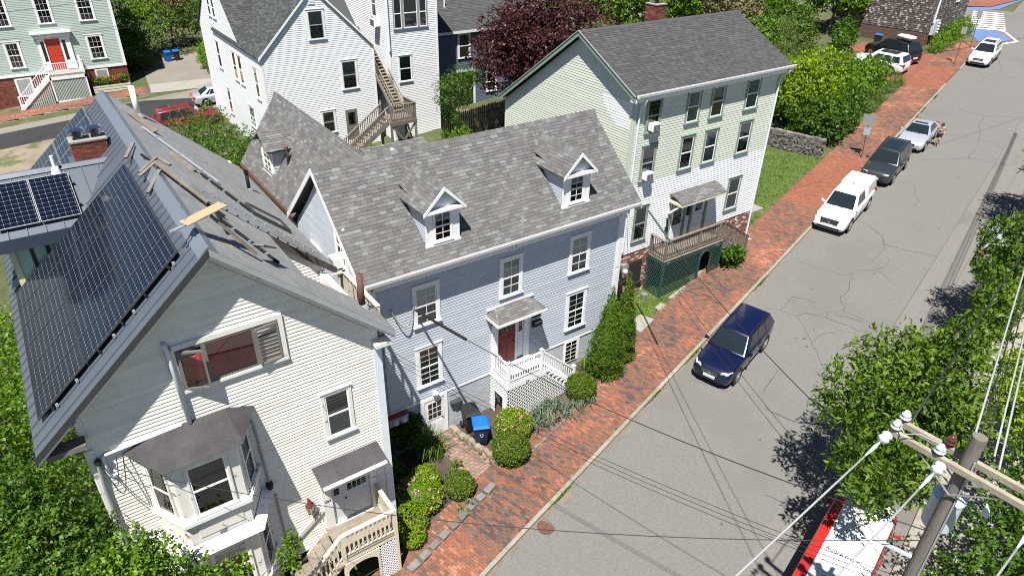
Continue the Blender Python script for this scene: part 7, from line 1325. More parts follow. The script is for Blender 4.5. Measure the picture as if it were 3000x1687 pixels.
    if plate: MB().box(lx-0.05, -0.26, l1+0.01, lx+0.03, 0.26, l1+0.13).build('licence_plate', mat('plate_pale_blue', (0.55,0.66,0.68), 0.5, 0.08), t)
    rx = P['st'][-1][0]; MB().box(rx-0.02, -0.26, P['tail'][2]-0.32, rx+0.06, 0.26, P['tail'][2]-0.19).build('licence_plate', M_BLIND, t)
    if sunroof:
        a, c = xb-0.28, xc+(0.95 if sunroof == 1 else 0.5); mb = MB(); mb.hex([(c,-w1*0.72,zt-0.01),(a,-w1*0.72,zt-0.01),(a,w1*0.72,zt-0.01),(c,w1*0.72,zt-0.01),(c,-w1*0.7,zt+0.052),(a,-w1*0.7,zt+0.046),(a,w1*0.7,zt+0.046),(c,w1*0.7,zt+0.052)]); mb.build('sunroof', M_CARGLASS, t, bevel=0.01)
    MB().box(-0.4*abs(P['st'][0][0]), -P['W']/2+0.15, 0.16, 0.4*abs(P['st'][0][0])*2, P['W']/2-0.15, P['sill']+0.1).build('underbody', M_BLACK, t)
    for sgn in (0.25, -0.35): MB().tube([(xa+0.03, sgn*w0+0.05, zb+0.035), (xa-0.06, sgn*w0-0.5*w0, zb+0.10)], 0.012, 5).build('wiper', M_BLACK, t)
    return t
def suv(L=4.7, W=1.84, H=1.66, wb=2.79, r=0.36, belt=1.06, hood=0.98, boxy=0.0):
    h = L/2; w_ = W/2; fx = wb/2+0.06; rxw = -wb/2+0.06
    return dict(W=W, r=r, sill=0.26, wh=(fx, rxw), st=[(h,w_*0.66,0.62,0.36,0.02),(h-0.06,w_*0.86,0.78,0.28,0.02),(h-0.22,w_*0.955,hood-0.10,0.24),(h-0.6,w_*0.985,hood-0.03,0.24),(h-1.2,w_,hood+0.03,0.24),(0.2,w_,belt,0.24),(-0.9,w_,belt+0.02,0.24),(-h+0.6,w_*0.99,belt+0.03,0.26),(-h+0.14,w_*0.95,belt+0.0,0.30),(-h+0.02,w_*0.82,belt-0.16,0.40)],
        cab=dict(x=(h-1.42,h-2.15,-h+0.42+boxy*0.15,-h+0.10), w0=w_*0.945, w1=w_*0.71, zb=belt-0.02, zt=H-0.03), lamp=(h-0.12,w_*0.72,0.80), tail=(-h+0.02,w_*0.80,0.98), grille=(h+0.02,0.42,0.66,0.80), intake=(h+0.02,0.62,0.34,0.48), door=(0.35,-0.72))
def sedan(L=4.63, W=1.85, H=1.38, wb=2.75, r=0.335, belt=0.92, coupe=False):
    h = L/2; w_ = W/2; fx = wb/2+0.06; rxw = -wb/2+0.06
    return dict(W=W, r=r, sill=0.20, wh=(fx, rxw), st=[(h,w_*0.64,0.52,0.26,0.02),(h-0.06,w_*0.86,0.64,0.2,0.02),(h-0.25,w_*0.955,0.74,0.18),(h-0.7,w_*0.985,0.82,0.18),(h-1.3,w_,0.90,0.18),(0.0,w_,belt,0.18),(-1.0,w_,belt+0.02,0.18),(-h+0.7,w_*0.98,belt+0.03,0.20),(-h+0.15,w_*0.93,belt+0.0,0.26),(-h+0.02,w_*0.8,belt-0.14,0.34)],
        cab=dict(x=(h-1.40,h-2.2,-h+1.45,-h+0.55), w0=w_*0.92, w1=w_*0.64, zb=belt-0.02, zt=H-0.03, cuts=(0.15,0.52,0.86) if coupe else (0.13,0.44,0.72,0.86)), lamp=(h-0.14,w_*0.72,0.66), tail=(-h+0.02,w_*0.76,0.82), grille=(h+0.02,0.36,0.46,0.64), intake=(h+0.02,0.6,0.24,0.36), door=(0.15,))
DN_ = -Vector((math.cos(KA), math.sin(KA), GRADE)).normalized()    # down the street, towards the viewer
PARK = 'cars parked along the left kerb'
def kpos(x, y): return (x, y, zg(x, y)+0.02)
vehicle('parked_car', 'dark blue compact SUV parked nearest on the street', paint('deep_blue_paint', (0.002,0.005,0.030)), kpos(12.85,-3.95), DN_, suv(), PARK, rails=True)
TP = suv(5.39, 1.89, 1.78, 3.24, 0.385, 1.10, 1.06); TP['cab'] = dict(x=(1.28,0.55,-0.62,-0.78), w0=0.86, w1=0.68, zb=1.08, zt=1.76, cuts=(0.2,0.62,0.92)); TP['lamp'] = (2.56,0.70,0.92); TP['grille'] = (2.71,0.5,0.66,0.92); TP['intake'] = (2.7,0.7,0.36,0.52); TP['tail'] = (-2.67,0.86,1.0); TP['door'] = (0.1,)
M_TWHITE = paint('white_truck_paint', (0.74,0.75,0.76), rough=0.35)
tk = vehicle('pickup_truck', 'white pickup truck with a white bed cap parked by the kerb', M_TWHITE, kpos(28.0,0.62), DN_, TP, PARK, cat='pickup')
mb = MB(); mb.hex([(-0.84,-0.88,1.09),(-2.62,-0.88,1.09),(-2.62,0.88,1.09),(-0.84,0.88,1.09),(-0.88,-0.72,1.80),(-2.55,-0.72,1.78),(-2.55,0.72,1.78),(-0.88,0.72,1.80)]); mb.build('bed_cap', M_TWHITE, tk, bevel=0.06, smooth=True)
for sgn in (1, -1): panel_on([(-0.84,sgn*0.88,1.09),(-2.62,sgn*0.88,1.09),(-2.55,sgn*0.72,1.78),(-0.88,sgn*0.72,1.80)], 0.12, 0.86, 0.22, 0.82, (0,sgn,0.3), 0.015).build('cap_window', mat('tinted_white_panel', (0.36,0.38,0.40), 0.2, 0.05), tk)
MB().tube([(-0.5,0,1.82),(-0.72,0.0,1.93)], 0.02, 6).build('antenna', M_BLACK, tk)
MB().box(2.62,-0.82,0.50,2.74,0.82,0.56).build('bumper_trim', M_TWHITE, tk)
vehicle('parked_car', 'dark grey three row SUV with glass roof parked behind the pickup', paint('graphite_paint', (0.045,0.055,0.058), 0.5), kpos(35.15,2.35), DN_, suv(4.86,1.92,1.72,2.79,0.37,1.08,1.02), PARK, sunroof=2, rails=True)
vehicle('parked_car', 'silver coupe with open sunroof parked beside the jogger', paint('silver_paint', (0.50,0.54,0.60), 0.45), kpos(41.5,3.75), DN_, sedan(coupe=True), PARK, sunroof=1)
vehicle('parked_car', 'white crossover parked at the far end by the crosswalk', paint('white_car_paint', (0.74,0.75,0.75)), kpos(63.0,9.65), Vector((-1,-0.215,-0.08)), suv(4.62,1.8,1.7,2.67,0.36,1.06,1.0), PARK, sunroof=1, rails=True, dark_clad=True)
BK = suv(5.1,2.0,1.92,3.1,0.40,1.22,1.12,1)
bkc = vehicle('parked_car', 'black SUV carrying a pale roof box in the brick driveway', paint('black_paint', (0.008,0.008,0.010)), kpos(57.6,15.3), Vector((0.22,1,0.03)), BK, cat='car', rails=True)
rb = thing('roof_box', 'pale grey cargo box strapped on the black SUV roof', 'roof box', (0,0,0), local=True); rb.location = (57.45,14.4,kpos(57.5,14.6)[2]+2.02); rb.rotation_euler = (0.03,0,math.atan2(1,0.22))
mb = MB(); loft(mb, [[(x, y*w_, z*h_) for y, z in ((-0.42,0.06),(-0.44,0.18),(-0.36,0.34),(0,0.40),(0.36,0.34),(0.44,0.18),(0.42,0.06),(0,0.02))] for x, w_, h_ in ((-0.85,0.7,0.6),(-0.78,0.95,0.95),(0,1,1),(0.6,0.9,0.9),(0.85,0.6,0.5))]); mb.build('shell', mat('box_grey', (0.50,0.54,0.55), 0.4, 0.04), rb, smooth=True); MB().box(-0.86,-0.445,0.13,0.86,0.445,0.15).build('seam', M_DKMETAL, rb)
vehicle('parked_car', 'white SUV half hidden by shrubs in the brick driveway', paint('white_car_paint', (0.74,0.75,0.75)), kpos(54.0,14.4), Vector((-0.12,1,0.02)), suv(4.9,1.95,1.72,2.9,0.38,1.06,1.0), sunroof=2)
vehicle('parked_car', 'silver sedan beside the white back house', paint('silver_paint', (0.50,0.54,0.60), 0.45), kpos(4.35,46.1), Vector((1,-0.10,0.08)), sedan(4.6,1.8,1.44,2.7,0.33,0.95), group='cars on the back street')
vehicle('minivan', 'dark red minivan on the back street behind the shrubs', paint('dark_red_paint', (0.16,0.012,0.018)), kpos(0.6,41.8), Vector((1,-0.06,0.08)), suv(5.0,1.95,1.75,3.0,0.34,1.05,0.98), group='cars on the back street', cat='minivan')
# van with red sides under the oak
VN = suv(5.9,1.95,2.25,3.5,0.36,1.15,1.1,1); VN['cab'] = dict(x=(1.85,1.2,-2.75,-2.9), w0=0.95, w1=0.88, zb=1.12, zt=2.2, cuts=(0.06,0.2,0.24)); VN['wh'] = (1.9,-1.6)
vn = vehicle('work_van', 'red sided white roofed work van parked under the oak beside the pole', paint('red_van_paint', (0.38,0.02,0.018)), kpos(7.1,-13.05), -DN_, VN, cat='van')
mb = MB(); mb.hex([(-2.72,-0.87,2.19),(1.18,-0.87,2.19),(1.18,0.58,2.19),(-2.72,0.58,2.19),(-2.68,-0.82,2.262),(1.12,-0.82,2.262),(1.12,0.55,2.262),(-2.68,0.55,2.262)]); mb.build('white_roof', M_TWHITE, vn, bevel=0.02)
MB().box(1.95,-0.8,1.02,2.75,0.8,1.135).build('white_hood', M_TWHITE, vn)
def vlet(parent, text, size, loc, rz, m):
    cu = bpy.data.curves.new('lettering', 'FONT'); cu.body = text; cu.size = size; cu.extrude = 0.003; o = bpy.data.objects.new('lettering', cu); COL.objects.link(o)
    dg = bpy.context.evaluated_depsgraph_get(); me = bpy.data.meshes.new_from_object(o.evaluated_get(dg)); bpy.data.objects.remove(o); bpy.data.curves.remove(cu); me.materials.clear(); me.materials.append(m)
    q = bpy.data.objects.new('lettering', me); COL.objects.link(q); q.parent = parent; q.location = loc; q.rotation_euler = (0,0,rz)
vlet(vn, 'AUBERT TECHNOLOGY', 0.17, (-1.05,0.46,2.266), R(-90), M_BLACK)
# car partly visible under the next tree
vehicle('parked_car', 'pale grey wagon hidden under the right hand trees', paint('pale_grey_paint', (0.42,0.46,0.50), 0.3), kpos(30.5,-7.1), -DN_, suv(4.7,1.85,1.6,2.75,0.35,1.0,0.95), rails=True, group='cars under the street trees')
# ---------------------------------------------------------------- street furniture, bins, walls
def bin_(label, x, y, z, rz, body, lid, logo=False, group='wheeled bins'):
    t = thing('wheeled_bin', label, 'bin', (x, y, z), rz, group, local=True)
    mb = MB(); loft(mb, [[(sx*w_, sy*d_, h) for sx, sy in ((-1,-1),(1,-1),(1,1),(-1,1))] for w_, d_, h in ((0.22,0.24,0.06),(0.24,0.27,0.3),(0.29,0.33,0.92),(0.31,0.35,0.93),(0.31,0.35,0.97))]); mb.build('body', body, t, bevel=0.03)
    mb = MB(); mb.add([(-0.33,-0.40,0.975),(0.33,-0.40,0.975),(0.33,0.36,0.975),(-0.33,0.36,0.975),(-0.32,-0.38,1.01),(0.32,-0.38,1.01),(0.32,0.34,1.04),(-0.32,0.34,1.04),(-0.24,-0.28,1.05),(0.24,-0.28,1.05),(0.24,0.25,1.09),(-0.24,0.25,1.09)], [(3,2,1,0),(0,1,5,4),(1,2,6,5),(2,3,7,6),(3,0,4,7),(4,5,9,8),(5,6,10,9),(6,7,11,10),(7,4,8,11),(8,9,10,11)]); mb.build('lid', lid, t, bevel=0.015)
    MB().tube([(-0.26,0.42,0.97),(0.26,0.42,0.97)], 0.018, 8).build('handle', body, t)
    for s in (-1, 1): MB().lathe([(0.03,-0.03),(0.13,-0.03),(0.13,0.03),(0.03,0.03)], (s*0.29,0.26,0.13), 'x', 16).build('wheel', M_TYRE, t)
    if logo:
        mb = MB()
        for k in range(3):
            a0 = 2*math.pi*k/3
            pts = [(0.065*math.cos(a0+i*0.28), -0.345, 0.62+0.065*math.sin(a0+i*0.28)) for i in range(6)]; mb.tube(pts, 0.010, 4)
        mb.build('recycling_mark', M_WHITE_CLEAN, t)
    return t
bin_('navy wheeled bin with bright blue lid and recycling mark', 1.0, -1.45, zg(1.0,-1.45)+0.13, R(-25), M_PLASTIC_NAVY, M_PLASTIC_BLUE, True)
bin_('black wheeled bin against the grey brick wall', 1.05, -0.62, zg(1,-0.6)+0.12, R(-12), M_PLASTIC_BLACK, M_PLASTIC_BLACK)
bin_('bright blue bin at the end of the back driveway', 3.5, 62.0, zg(3.5,62), R(5), M_PLASTIC_BLUE, M_PLASTIC_BLUE)
bin_('black bin with blue lid at the end of the back driveway', 4.3, 61.8, zg(4.3,61.8), R(-4), M_PLASTIC_BLACK, M_PLASTIC_BLUE)
bin_('blue lidded bin behind the black SUV', 60.4, 18.5, zg(60.4,18.5)+0.1, R(20), M_PLASTIC_BLACK, M_PLASTIC_BLUE)
# low stone wall along the path
SW = thing('retaining_wall', 'low tan stone wall between the garden path and the bins', 'wall', (0.6, -1.4, -0.85))
for i in range(13):
    for k in range(2):
        f = i/12.0; x = 0.42+0.55*f+random.uniform(-0.03,0.03); y = -0.25-2.5*f; z = zg(x, y)+0.02+k*0.15; a, b = random.uniform(0.10,0.15), random.uniform(0.10,0.14); j = lambda: random.uniform(-0.02, 0.02)
        MB().hex([(x-a+j(),y-b+j(),z),(x+a+j(),y-b+j(),z),(x+a+j(),y+b+j(),z),(x-a+j(),y+b+j(),z),(x-a*0.85+j(),y-b*0.85+j(),z+0.15+j()),(x+a*0.85+j(),y-b*0.85+j(),z+0.15+j()),(x+a*0.85+j(),y+b*0.85+j(),z+0.15+j()),(x-a*0.85+j(),y+b*0.85+j(),z+0.15+j())]).build('stone', M_STONE, SW, bevel=0.02)
GE = thing('granite_edging', 'grey granite edging stones round the planting bed at the sidewalk', 'edging', (-2.0, -3.9, -1.0))
for i in range(9):
    t_ = i/8.0; p = Vector((-3.75,-4.75)).lerp(Vector((0.0,-3.62)), t_); z = zg(*p); d = Vector((0.957,0.29)); n = Vector((-0.29,0.957)); L_ = random.uniform(0.17,0.23)
    q = [p-d*L_-n*0.13, p+d*L_-n*0.13, p+d*L_+n*0.13, p-d*L_+n*0.13]; MB().hex([(c.x,c.y,z-0.05) for c in q]+[(c.x+random.uniform(-.03,.03),c.y+random.uniform(-.03,.03),z+0.26+random.uniform(-.03,.03)) for c in q]).build('stone', mat('grey_granite', (0.15,0.145,0.135), 0.9, 0.2, 6, rnd=0.2, bump=0.4, bscale=25), GE, bevel=0.03)
for i in range(14):
    t_ = i/13.0; p = Vector((1.5,-3.3)).lerp(Vector((6.6,-1.95)), t_); z = zg(*p); MB().hex([(p.x-0.19,p.y-0.1,z),(p.x+0.19,p.y-0.02,z),(p.x+0.17,p.y+0.1,z),(p.x-0.19,p.y+0.04,z),(p.x-0.17,p.y-0.08,z+0.17),(p.x+0.17,p.y-0.01,z+0.17),(p.x+0.15,p.y+0.09,z+0.17),(p.x-0.17,p.y+0.03,z+0.17)]).build('stone', MATS['grey_granite'], GE, bevel=0.02)
FWL = thing('field_stone_wall', 'dry field stone wall at the edge of the small lawn', 'wall', (33.4, 8, 2))
for i in range(24):
    for k in range(8):
        f = (i+random.uniform(0,0.6))/24; x = 33.9-1.3*f; y = 6.3+4.2*f; h = 1.35-0.15*(f < 0.1); z = zg(x, y)+k*0.17
        if k*0.17 > h+0.35*f: continue
        a, b, c = random.uniform(0.1,0.24), random.uniform(0.16,0.2), random.uniform(0.12,0.2); j = lambda: random.uniform(-0.03, 0.03)
        MB().hex([(x-b+j(),y-a+j(),z),(x+b+j(),y-a+j(),z),(x+b+j(),y+a+j(),z),(x-b+j(),y+a+j(),z),(x-b+j(),y-a+j(),z+c),(x+b+j(),y-a+j(),z+c),(x+b+j(),y+a+j(),z+c),(x-b+j(),y+a+j(),z+c)]).build('stone', M_SLATESTONE, FWL)
# street signs on posts
def sign(label, x, y, h, tilt, w_=0.45, hh=0.6, face=(1,0.2), m=M_GALV):
    z = zg(x, y)+0.1; t = thing('street_sign', label, 'sign', (x, y, z), 0, 'signs along the sidewalk'); top = (x+tilt[0], y+tilt[1], z+h)
    MB().tube([(x,y,z),top], 0.035, 8).build('post', M_RUST, t); f = Vector((face[0], face[1], 0)).normalized(); s = Vector((-f.y, f.x, 0)); c = Vector(top); k = (Vector(top)-Vector((x,y,z))).normalized()
    def plate_(c, w_, hh, m):
        q = [c-s*w_/2-k*hh/2, c+s*w_/2-k*hh/2, c+s*w_/2+k*hh/2, c-s*w_/2+k*hh/2]; return MB().hex([tuple(p-f*0.045) for p in (q[0],q[1])]+[tuple(p-f*0.035) for p in (q[1],q[0])]+[tuple(p-f*0.045) for p in (q[3],q[2])]+[tuple(p-f*0.035) for p in (q[2],q[3])]).build('plate', m, t)
    plate_(c-k*0.2, w_, hh, m); return t, plate_, c, k
t_, pl_, c_, k_ = sign('grey backed parking sign on a leaning post behind the dark SUV', 35.9, 4.45, 2.75, (0.12,0.28), 0.75, 0.75, (1,0.5), mat('sign_back_grey', (0.20,0.215,0.21), 0.5, 0.05)); pl_(c_-k_*0.95, 0.4, 0.5, mat('sign_back_blue', (0.25,0.34,0.42), 0.5, 0.05))
sign('narrow sign post nearest the white crossover', 59.9, 10.6, 3.1, (0.3,0.3), 0.42, 0.6, (1,0.4), MATS['sign_back_grey']); sign('narrow sign post farther up by the crosswalk', 66.3, 12.4, 3.1, (0.2,0.3), 0.42, 0.6, (1,0.4), MATS['sign_back_grey'])
dg_ = thing('storm_drain', 'round rusty drain grate in the gutter', 'drain', (0.75,-6.05,zg(0.75,-6.05)+0.02)); MB().lathe([(0.33,0.0),(0.33,0.012),(0.27,0.014)], (0.75,-6.05,zg(0.75,-6.05)+0.02), 'z', 20).build('frame', M_RUST, dg_)
for i in range(5): x = 0.75-0.2+i*0.1; MB().box(x-0.015, -6.27, zg(0.75,-6.05)+0.036, x+0.015, -5.83, zg(0.75,-6.05)+0.043).build('bar', M_RUST, dg_)
# ---------------------------------------------------------------- utility pole
PX, PY_, PT = 2.1, -15.9, 10.38; pz = zg(PX, PY_)
UP = thing('utility_pole', 'weathered wooden utility pole with double crossarm and transformer', 'utility pole', (PX, PY_, pz))
mb = MB(); mb.tube([(PX,PY_,pz-0.2),(PX,PY_,pz+4),(PX,PY_,PT)], [0.165,0.148,0.122], 18); mb.build('pole', M_POLE, UP, smooth=False)
AD = Vector((0.05,-1,0)).normalized(); AN = Vector((1,0.05,0)); az = 9.68
for s, nm in ((-1, 'crossarm'), (1, 'crossarm')):
    c = Vector((PX,PY_,az))+AN*(s*0.20); MB().beam(c-AD*1.32, c+AD*1.32, 0.10, 0.13).build(nm, M_ARM, UP, bevel=0.008)
    for e in (-1.25, -0.5, 0.5, 1.25): MB().tube([c+AD*e+AN*-0.06, c+AD*e+AN*0.06], 0.015, 6).build('bolt', M_GALV, UP)
    for sg in (-1, 1): MB().beam(c+AD*(sg*0.75)+Vector((0,0,-0.07)), (PX+AN.x*s*0.19,PY_,az-0.62), 0.04, 0.012).build('brace', M_GALV, UP)
def insul(c, m=M_CERAMIC, s=1.0):
    c = Vector(c); MB().lathe([(0.02*s,0.0),(0.03*s,0.05*s),(0.10*s,0.07*s),(0.105*s,0.10*s),(0.06*s,0.12*s),(0.085*s,0.15*s),(0.085*s,0.175*s),(0.05*s,0.21*s),(0.045*s,0.24*s)], c, 'z', 16).build('pin_insulator', m, UP, smooth=True); return c+Vector((0,0,0.22*s))
cL = Vector((PX,PY_,az))-AN*0.20; cR = Vector((PX,PY_,az))+AN*0.20; tops = []
for e in (-1.22, -0.42): tops.append(insul(cL+AD*e+Vector((0,0,0.065))))
insul(cR+AD*-1.24+Vector((0,0,0.065))); insul(cR+AD*-0.40+Vector((0,0,0.065)), M_CERBROWN)
def strain(c, d, n=2):      # disc insulators and dead-end clamp on a wire
    c = Vector(c); d = Vector(d).normalized(); q = d.to_track_quat('Z', 'Y').to_matrix()
    for k in range(n):
        o = c+d*(0.12+0.14*k); mb = MB(); mb.lathe([(0.03,-0.05),(0.045,-0.02),(0.10,0.0),(0.105,0.02),(0.07,0.035),(0.055,0.05),(0.03,0.06)], (0,0,0), 'z', 16); mb.v = [tuple(o+q@Vector(p)) for p in mb.v]; mb.build('disc_insulator', M_CERAMIC, UP, smooth=True)
    MB().tube([c, c+d*0.45], 0.014, 6).build('clevis', M_GALV, UP); MB().tube([c+d*0.42, c+d*0.6, c+d*0.95], [0.018,0.038,0.016], 8).build('dead_end_clamp', M_TRANSF, UP)
WG = 'overhead wires'
def sagwire(name, label, p, q, r_, m, sag=0.35, n=18, cat='wire'):
    p, q = Vector(p), Vector(q); pts = [p.lerp(q, i/n)-Vector((0,0,4*sag*(i/n)*(1-i/n))) for i in range(n+1)]
    mb = MB().tube([x-p for x in pts], r_, 6); o = mb.build(name, m, None, org=(0,0,0), smooth=True); o.location = p; return tag(o, label, cat, WG)
down = Vector((-16, -22.5, 0)); upst = Vector((DS[0], DS[1], 0))
near_pts = [(-3.5,-23.5,8.6),(-2.0,-24.6,8.6),(0.4,-26.2,8.6)]
for i, e in enumerate((-1.26, -0.28, 1.26)):
    a = cL+AD*e; tgt = Vector((-30.0,a.y-2.2,9.0)); strain(a-AN*0.06, tgt-a); sagwire('power_line', ('thick primary wire from the street end of the crossarm', 'middle primary wire leaving the pole towards the viewer', 'primary wire at the far right end of the crossarm')[i], a-AN*0.06+(tgt-a).normalized()*0.6, tgt, 0.020, M_CABLEG, 0.1)
far = Vector((45,-2.8,12.2))
for i, (o2, r_, m) in enumerate((((-0.55,0,-0.1),0.022,M_CABLE),((-0.05,0,0.35),0.02,M_CABLEG),((0.0,0,0.25),0.014,M_CABLE),((0.06,0,0.2),0.012,M_CABLE),((0.13,0,0.30),0.018,M_CABLEG),((0.2,0,0.1),0.02,M_CABLEG))):
    a = Vector((PX,PY_,az))+AN*0.25+AD*(o2[0]*2.1)+Vector((0,0,o2[2])); sagwire('power_line', ('black wire from the crossarm end climbing the street','grey wire from the pole top climbing the street','first black cable of the bundle above the oak','second black cable of the bundle above the oak','second grey wire of the bundle above the oak','lowest grey wire of the bundle above the oak')[i], a, (far if i else Vector((45,-6.6,12.4)))+AD*(o2[0]*0.5)+Vector((0,0,o2[2])), r_, m, 0.25)
# transformer cans
for s, x, y in ((1, PX+0.50, PY_+0.12),):
    mb = MB(); mb.lathe([(0.05,-0.46),(0.25,-0.45),(0.28,-0.40),(0.28,0.30),(0.30,0.32),(0.30,0.37),(0.2,0.45),(0.05,0.47)], (x,y,8.12), 'z', 20); mb.build('transformer', M_TRANSF, UP, smooth=False)
    mb = MB(); mb.tube([(x+0.08,y,8.9),(x+0.2,y-0.06,9.2)], [0.05,0.03], 10)
    for k in range(4): mb.lathe([(0.04,0.0),(0.075,0.01),(0.04,0.03)], (x+0.08+0.03*k,y-0.015*k,8.93+0.07*k), 'z', 12)
    mb.build('bushing', M_CERAMIC, UP)
MB().tube([(PX+0.72,PY_-0.42,8.62),(PX+0.74,PY_-0.46,8.45),(PX+0.76,PY_-0.47,8.35)], [0.015,0.06,0.075], 10).build('lightning_arrester', M_CERAMIC, UP)
MB().tube([(PX-0.10,PY_-0.13,pz+2),(PX-0.09,PY_-0.12,9.9)], 0.018, 6).build('ground_wire', M_CABLEG, UP)
MB().beam((PX-0.18,PY_+0.1,7.2),(PX-0.55,PY_+0.75,7.35),0.07,0.05).build('cable_bracket', M_TRANSF, UP)
for i in range(7):
    a = (PX-0.16,PY_+0.05,6.3-0.1*i); b = (PX-0.8-0.1*i,PY_+0.6,6.6-0.1*i); sag = 0.25
    pts = [Vector(a).lerp(Vector(b), k/8)+Vector((0,0,-sag*math.sin(math.pi*k/8))) for k in range(9)]; MB().tube(pts, 0.011, 5).build('drop_loop', M_CABLEG if i % 2 else M_CABLE, UP)
pts = [cL+AD*-1.2+Vector((0,0,0.28)), cL+AD*-1.0+Vector((-0.15,0,0.2)), cL+AD*-0.8+Vector((-0.05,0,0.30)), cL+AD*-0.4+Vector((0,0,0.3)), Vector((PX-0.1,PY_+0.3,9.5)), Vector((PX-0.05,PY_+0.45,9.1)), Vector((PX+0.0,PY_+0.36,8.9))]; MB().tube(pts, 0.013, 6).build('jumper', M_CABLEG, UP)
# service drops to the houses
hub = Vector((PX-0.2,PY_+0.1,8.0))
guard = lambda p, q, f: (Vector(p), Vector(p).lerp(Vector(q), f))
gp0 = (-0.88,-0.25,5.55); sagwire('service_drop', 'service wire sagging from the pole to the grey house', gp0, hub, 0.012, M_CABLE, 0.55)
a, b = Vector(gp0), Vector(hub); b2 = a.lerp(b, 0.165)-Vector((0,0,4*0.55*0.165*0.835)); o = MB().tube([Vector((0,0,0)), (b2-a)*0.5-Vector((0,0,0.02)), b2-a], 0.05, 8).build('cable_guard', M_BLACK, None, org=(0,0,0)); o.location = a; tag(o, 'black tubular guard on the service wire leaving the grey house', 'cable guard')
mb = MB(); mb.tube([Vector((-1.75+0.9*f, -0.06-0.14*math.sin(math.pi*f), 5.75-0.75*math.sin(math.pi*f)-0.12*f)) for f in [i/14 for i in range(15)]], 0.022, 6); o = mb.build('drip_loop', mat('taped_cable', (0.25,0.22,0.20), 0.6, 0.3, 12), None, org=(-1.75,-0.06,5.75)); tag(o, 'taped cable loop hanging under the eave of the grey house', 'cable')
gp1 = (10.1,-0.35,6.6); hub2 = Vector((PX,PY_+0.2,8.3)); sagwire('service_drop', 'service wire from the pole to the green house corner', gp1, hub2, 0.012, M_CABLE, 0.5)
a = Vector(gp1); b2 = a.lerp(hub2, 0.2)-Vector((0,0,4*0.5*0.2*0.8)); o = MB().tube([Vector((0,0,0)), (b2-a)*0.5-Vector((0,0,0.02)), b2-a], 0.04, 8).build('cable_guard', mat('grey_green_tube', (0.07,0.085,0.08), 0.5, 0.1), None, org=(0,0,0)); o.location = a; tag(o, 'dark tubular guard on the wire at the green house corner', 'cable guard')
sagwire('service_drop', 'long wire crossing the cream house bay towards the pole', (-10.75,-3.25,6.2), (PX-0.2,PY_+0.1,7.7), 0.009, M_CABLE, 0.75)
for i, (p, l) in enumerate((((-2.3,-0.12,4.6),'upper thin line from the grey house corner to the pole'),((-2.3,-0.12,4.4),'middle thin line from the grey house corner to the pole'),((-2.25,-0.12,4.15),'lower thin line from the grey house corner to the pole'))): sagwire('service_drop', l, p, (PX-0.3,PY_+0.2,6.6-0.15*i), 0.007, M_CABLE, 0.5)
for i, p in enumerate(((11.5,2.2,5.2),(11.6,2.2,4.7))): sagwire('service_drop', ('upper thin line to the green house front','lower thin line to the green house front')[i], p, (PX-0.3,PY_+0.2,7.0-0.3*i), 0.007, M_CABLE, 0.5)
sagwire('service_drop', 'wire crossing the street high above the parked pickup', (22.3,2.0,10.5), (66,-3.0,12.0), 0.012, M_CABLE, 0.8)
for i, (p, q) in enumerate((((-14,42,9.5),(8,56,9.0)),((-14,44,7.5),(9,52,7.2)),((-14,44.3,7.2),(9,52.2,7.0)))): sagwire('power_line', ('highest wire before the sage house','middle wire before the sage house','lowest wire before the sage house')[i], p, q, 0.014, M_CABLE, 0.3)
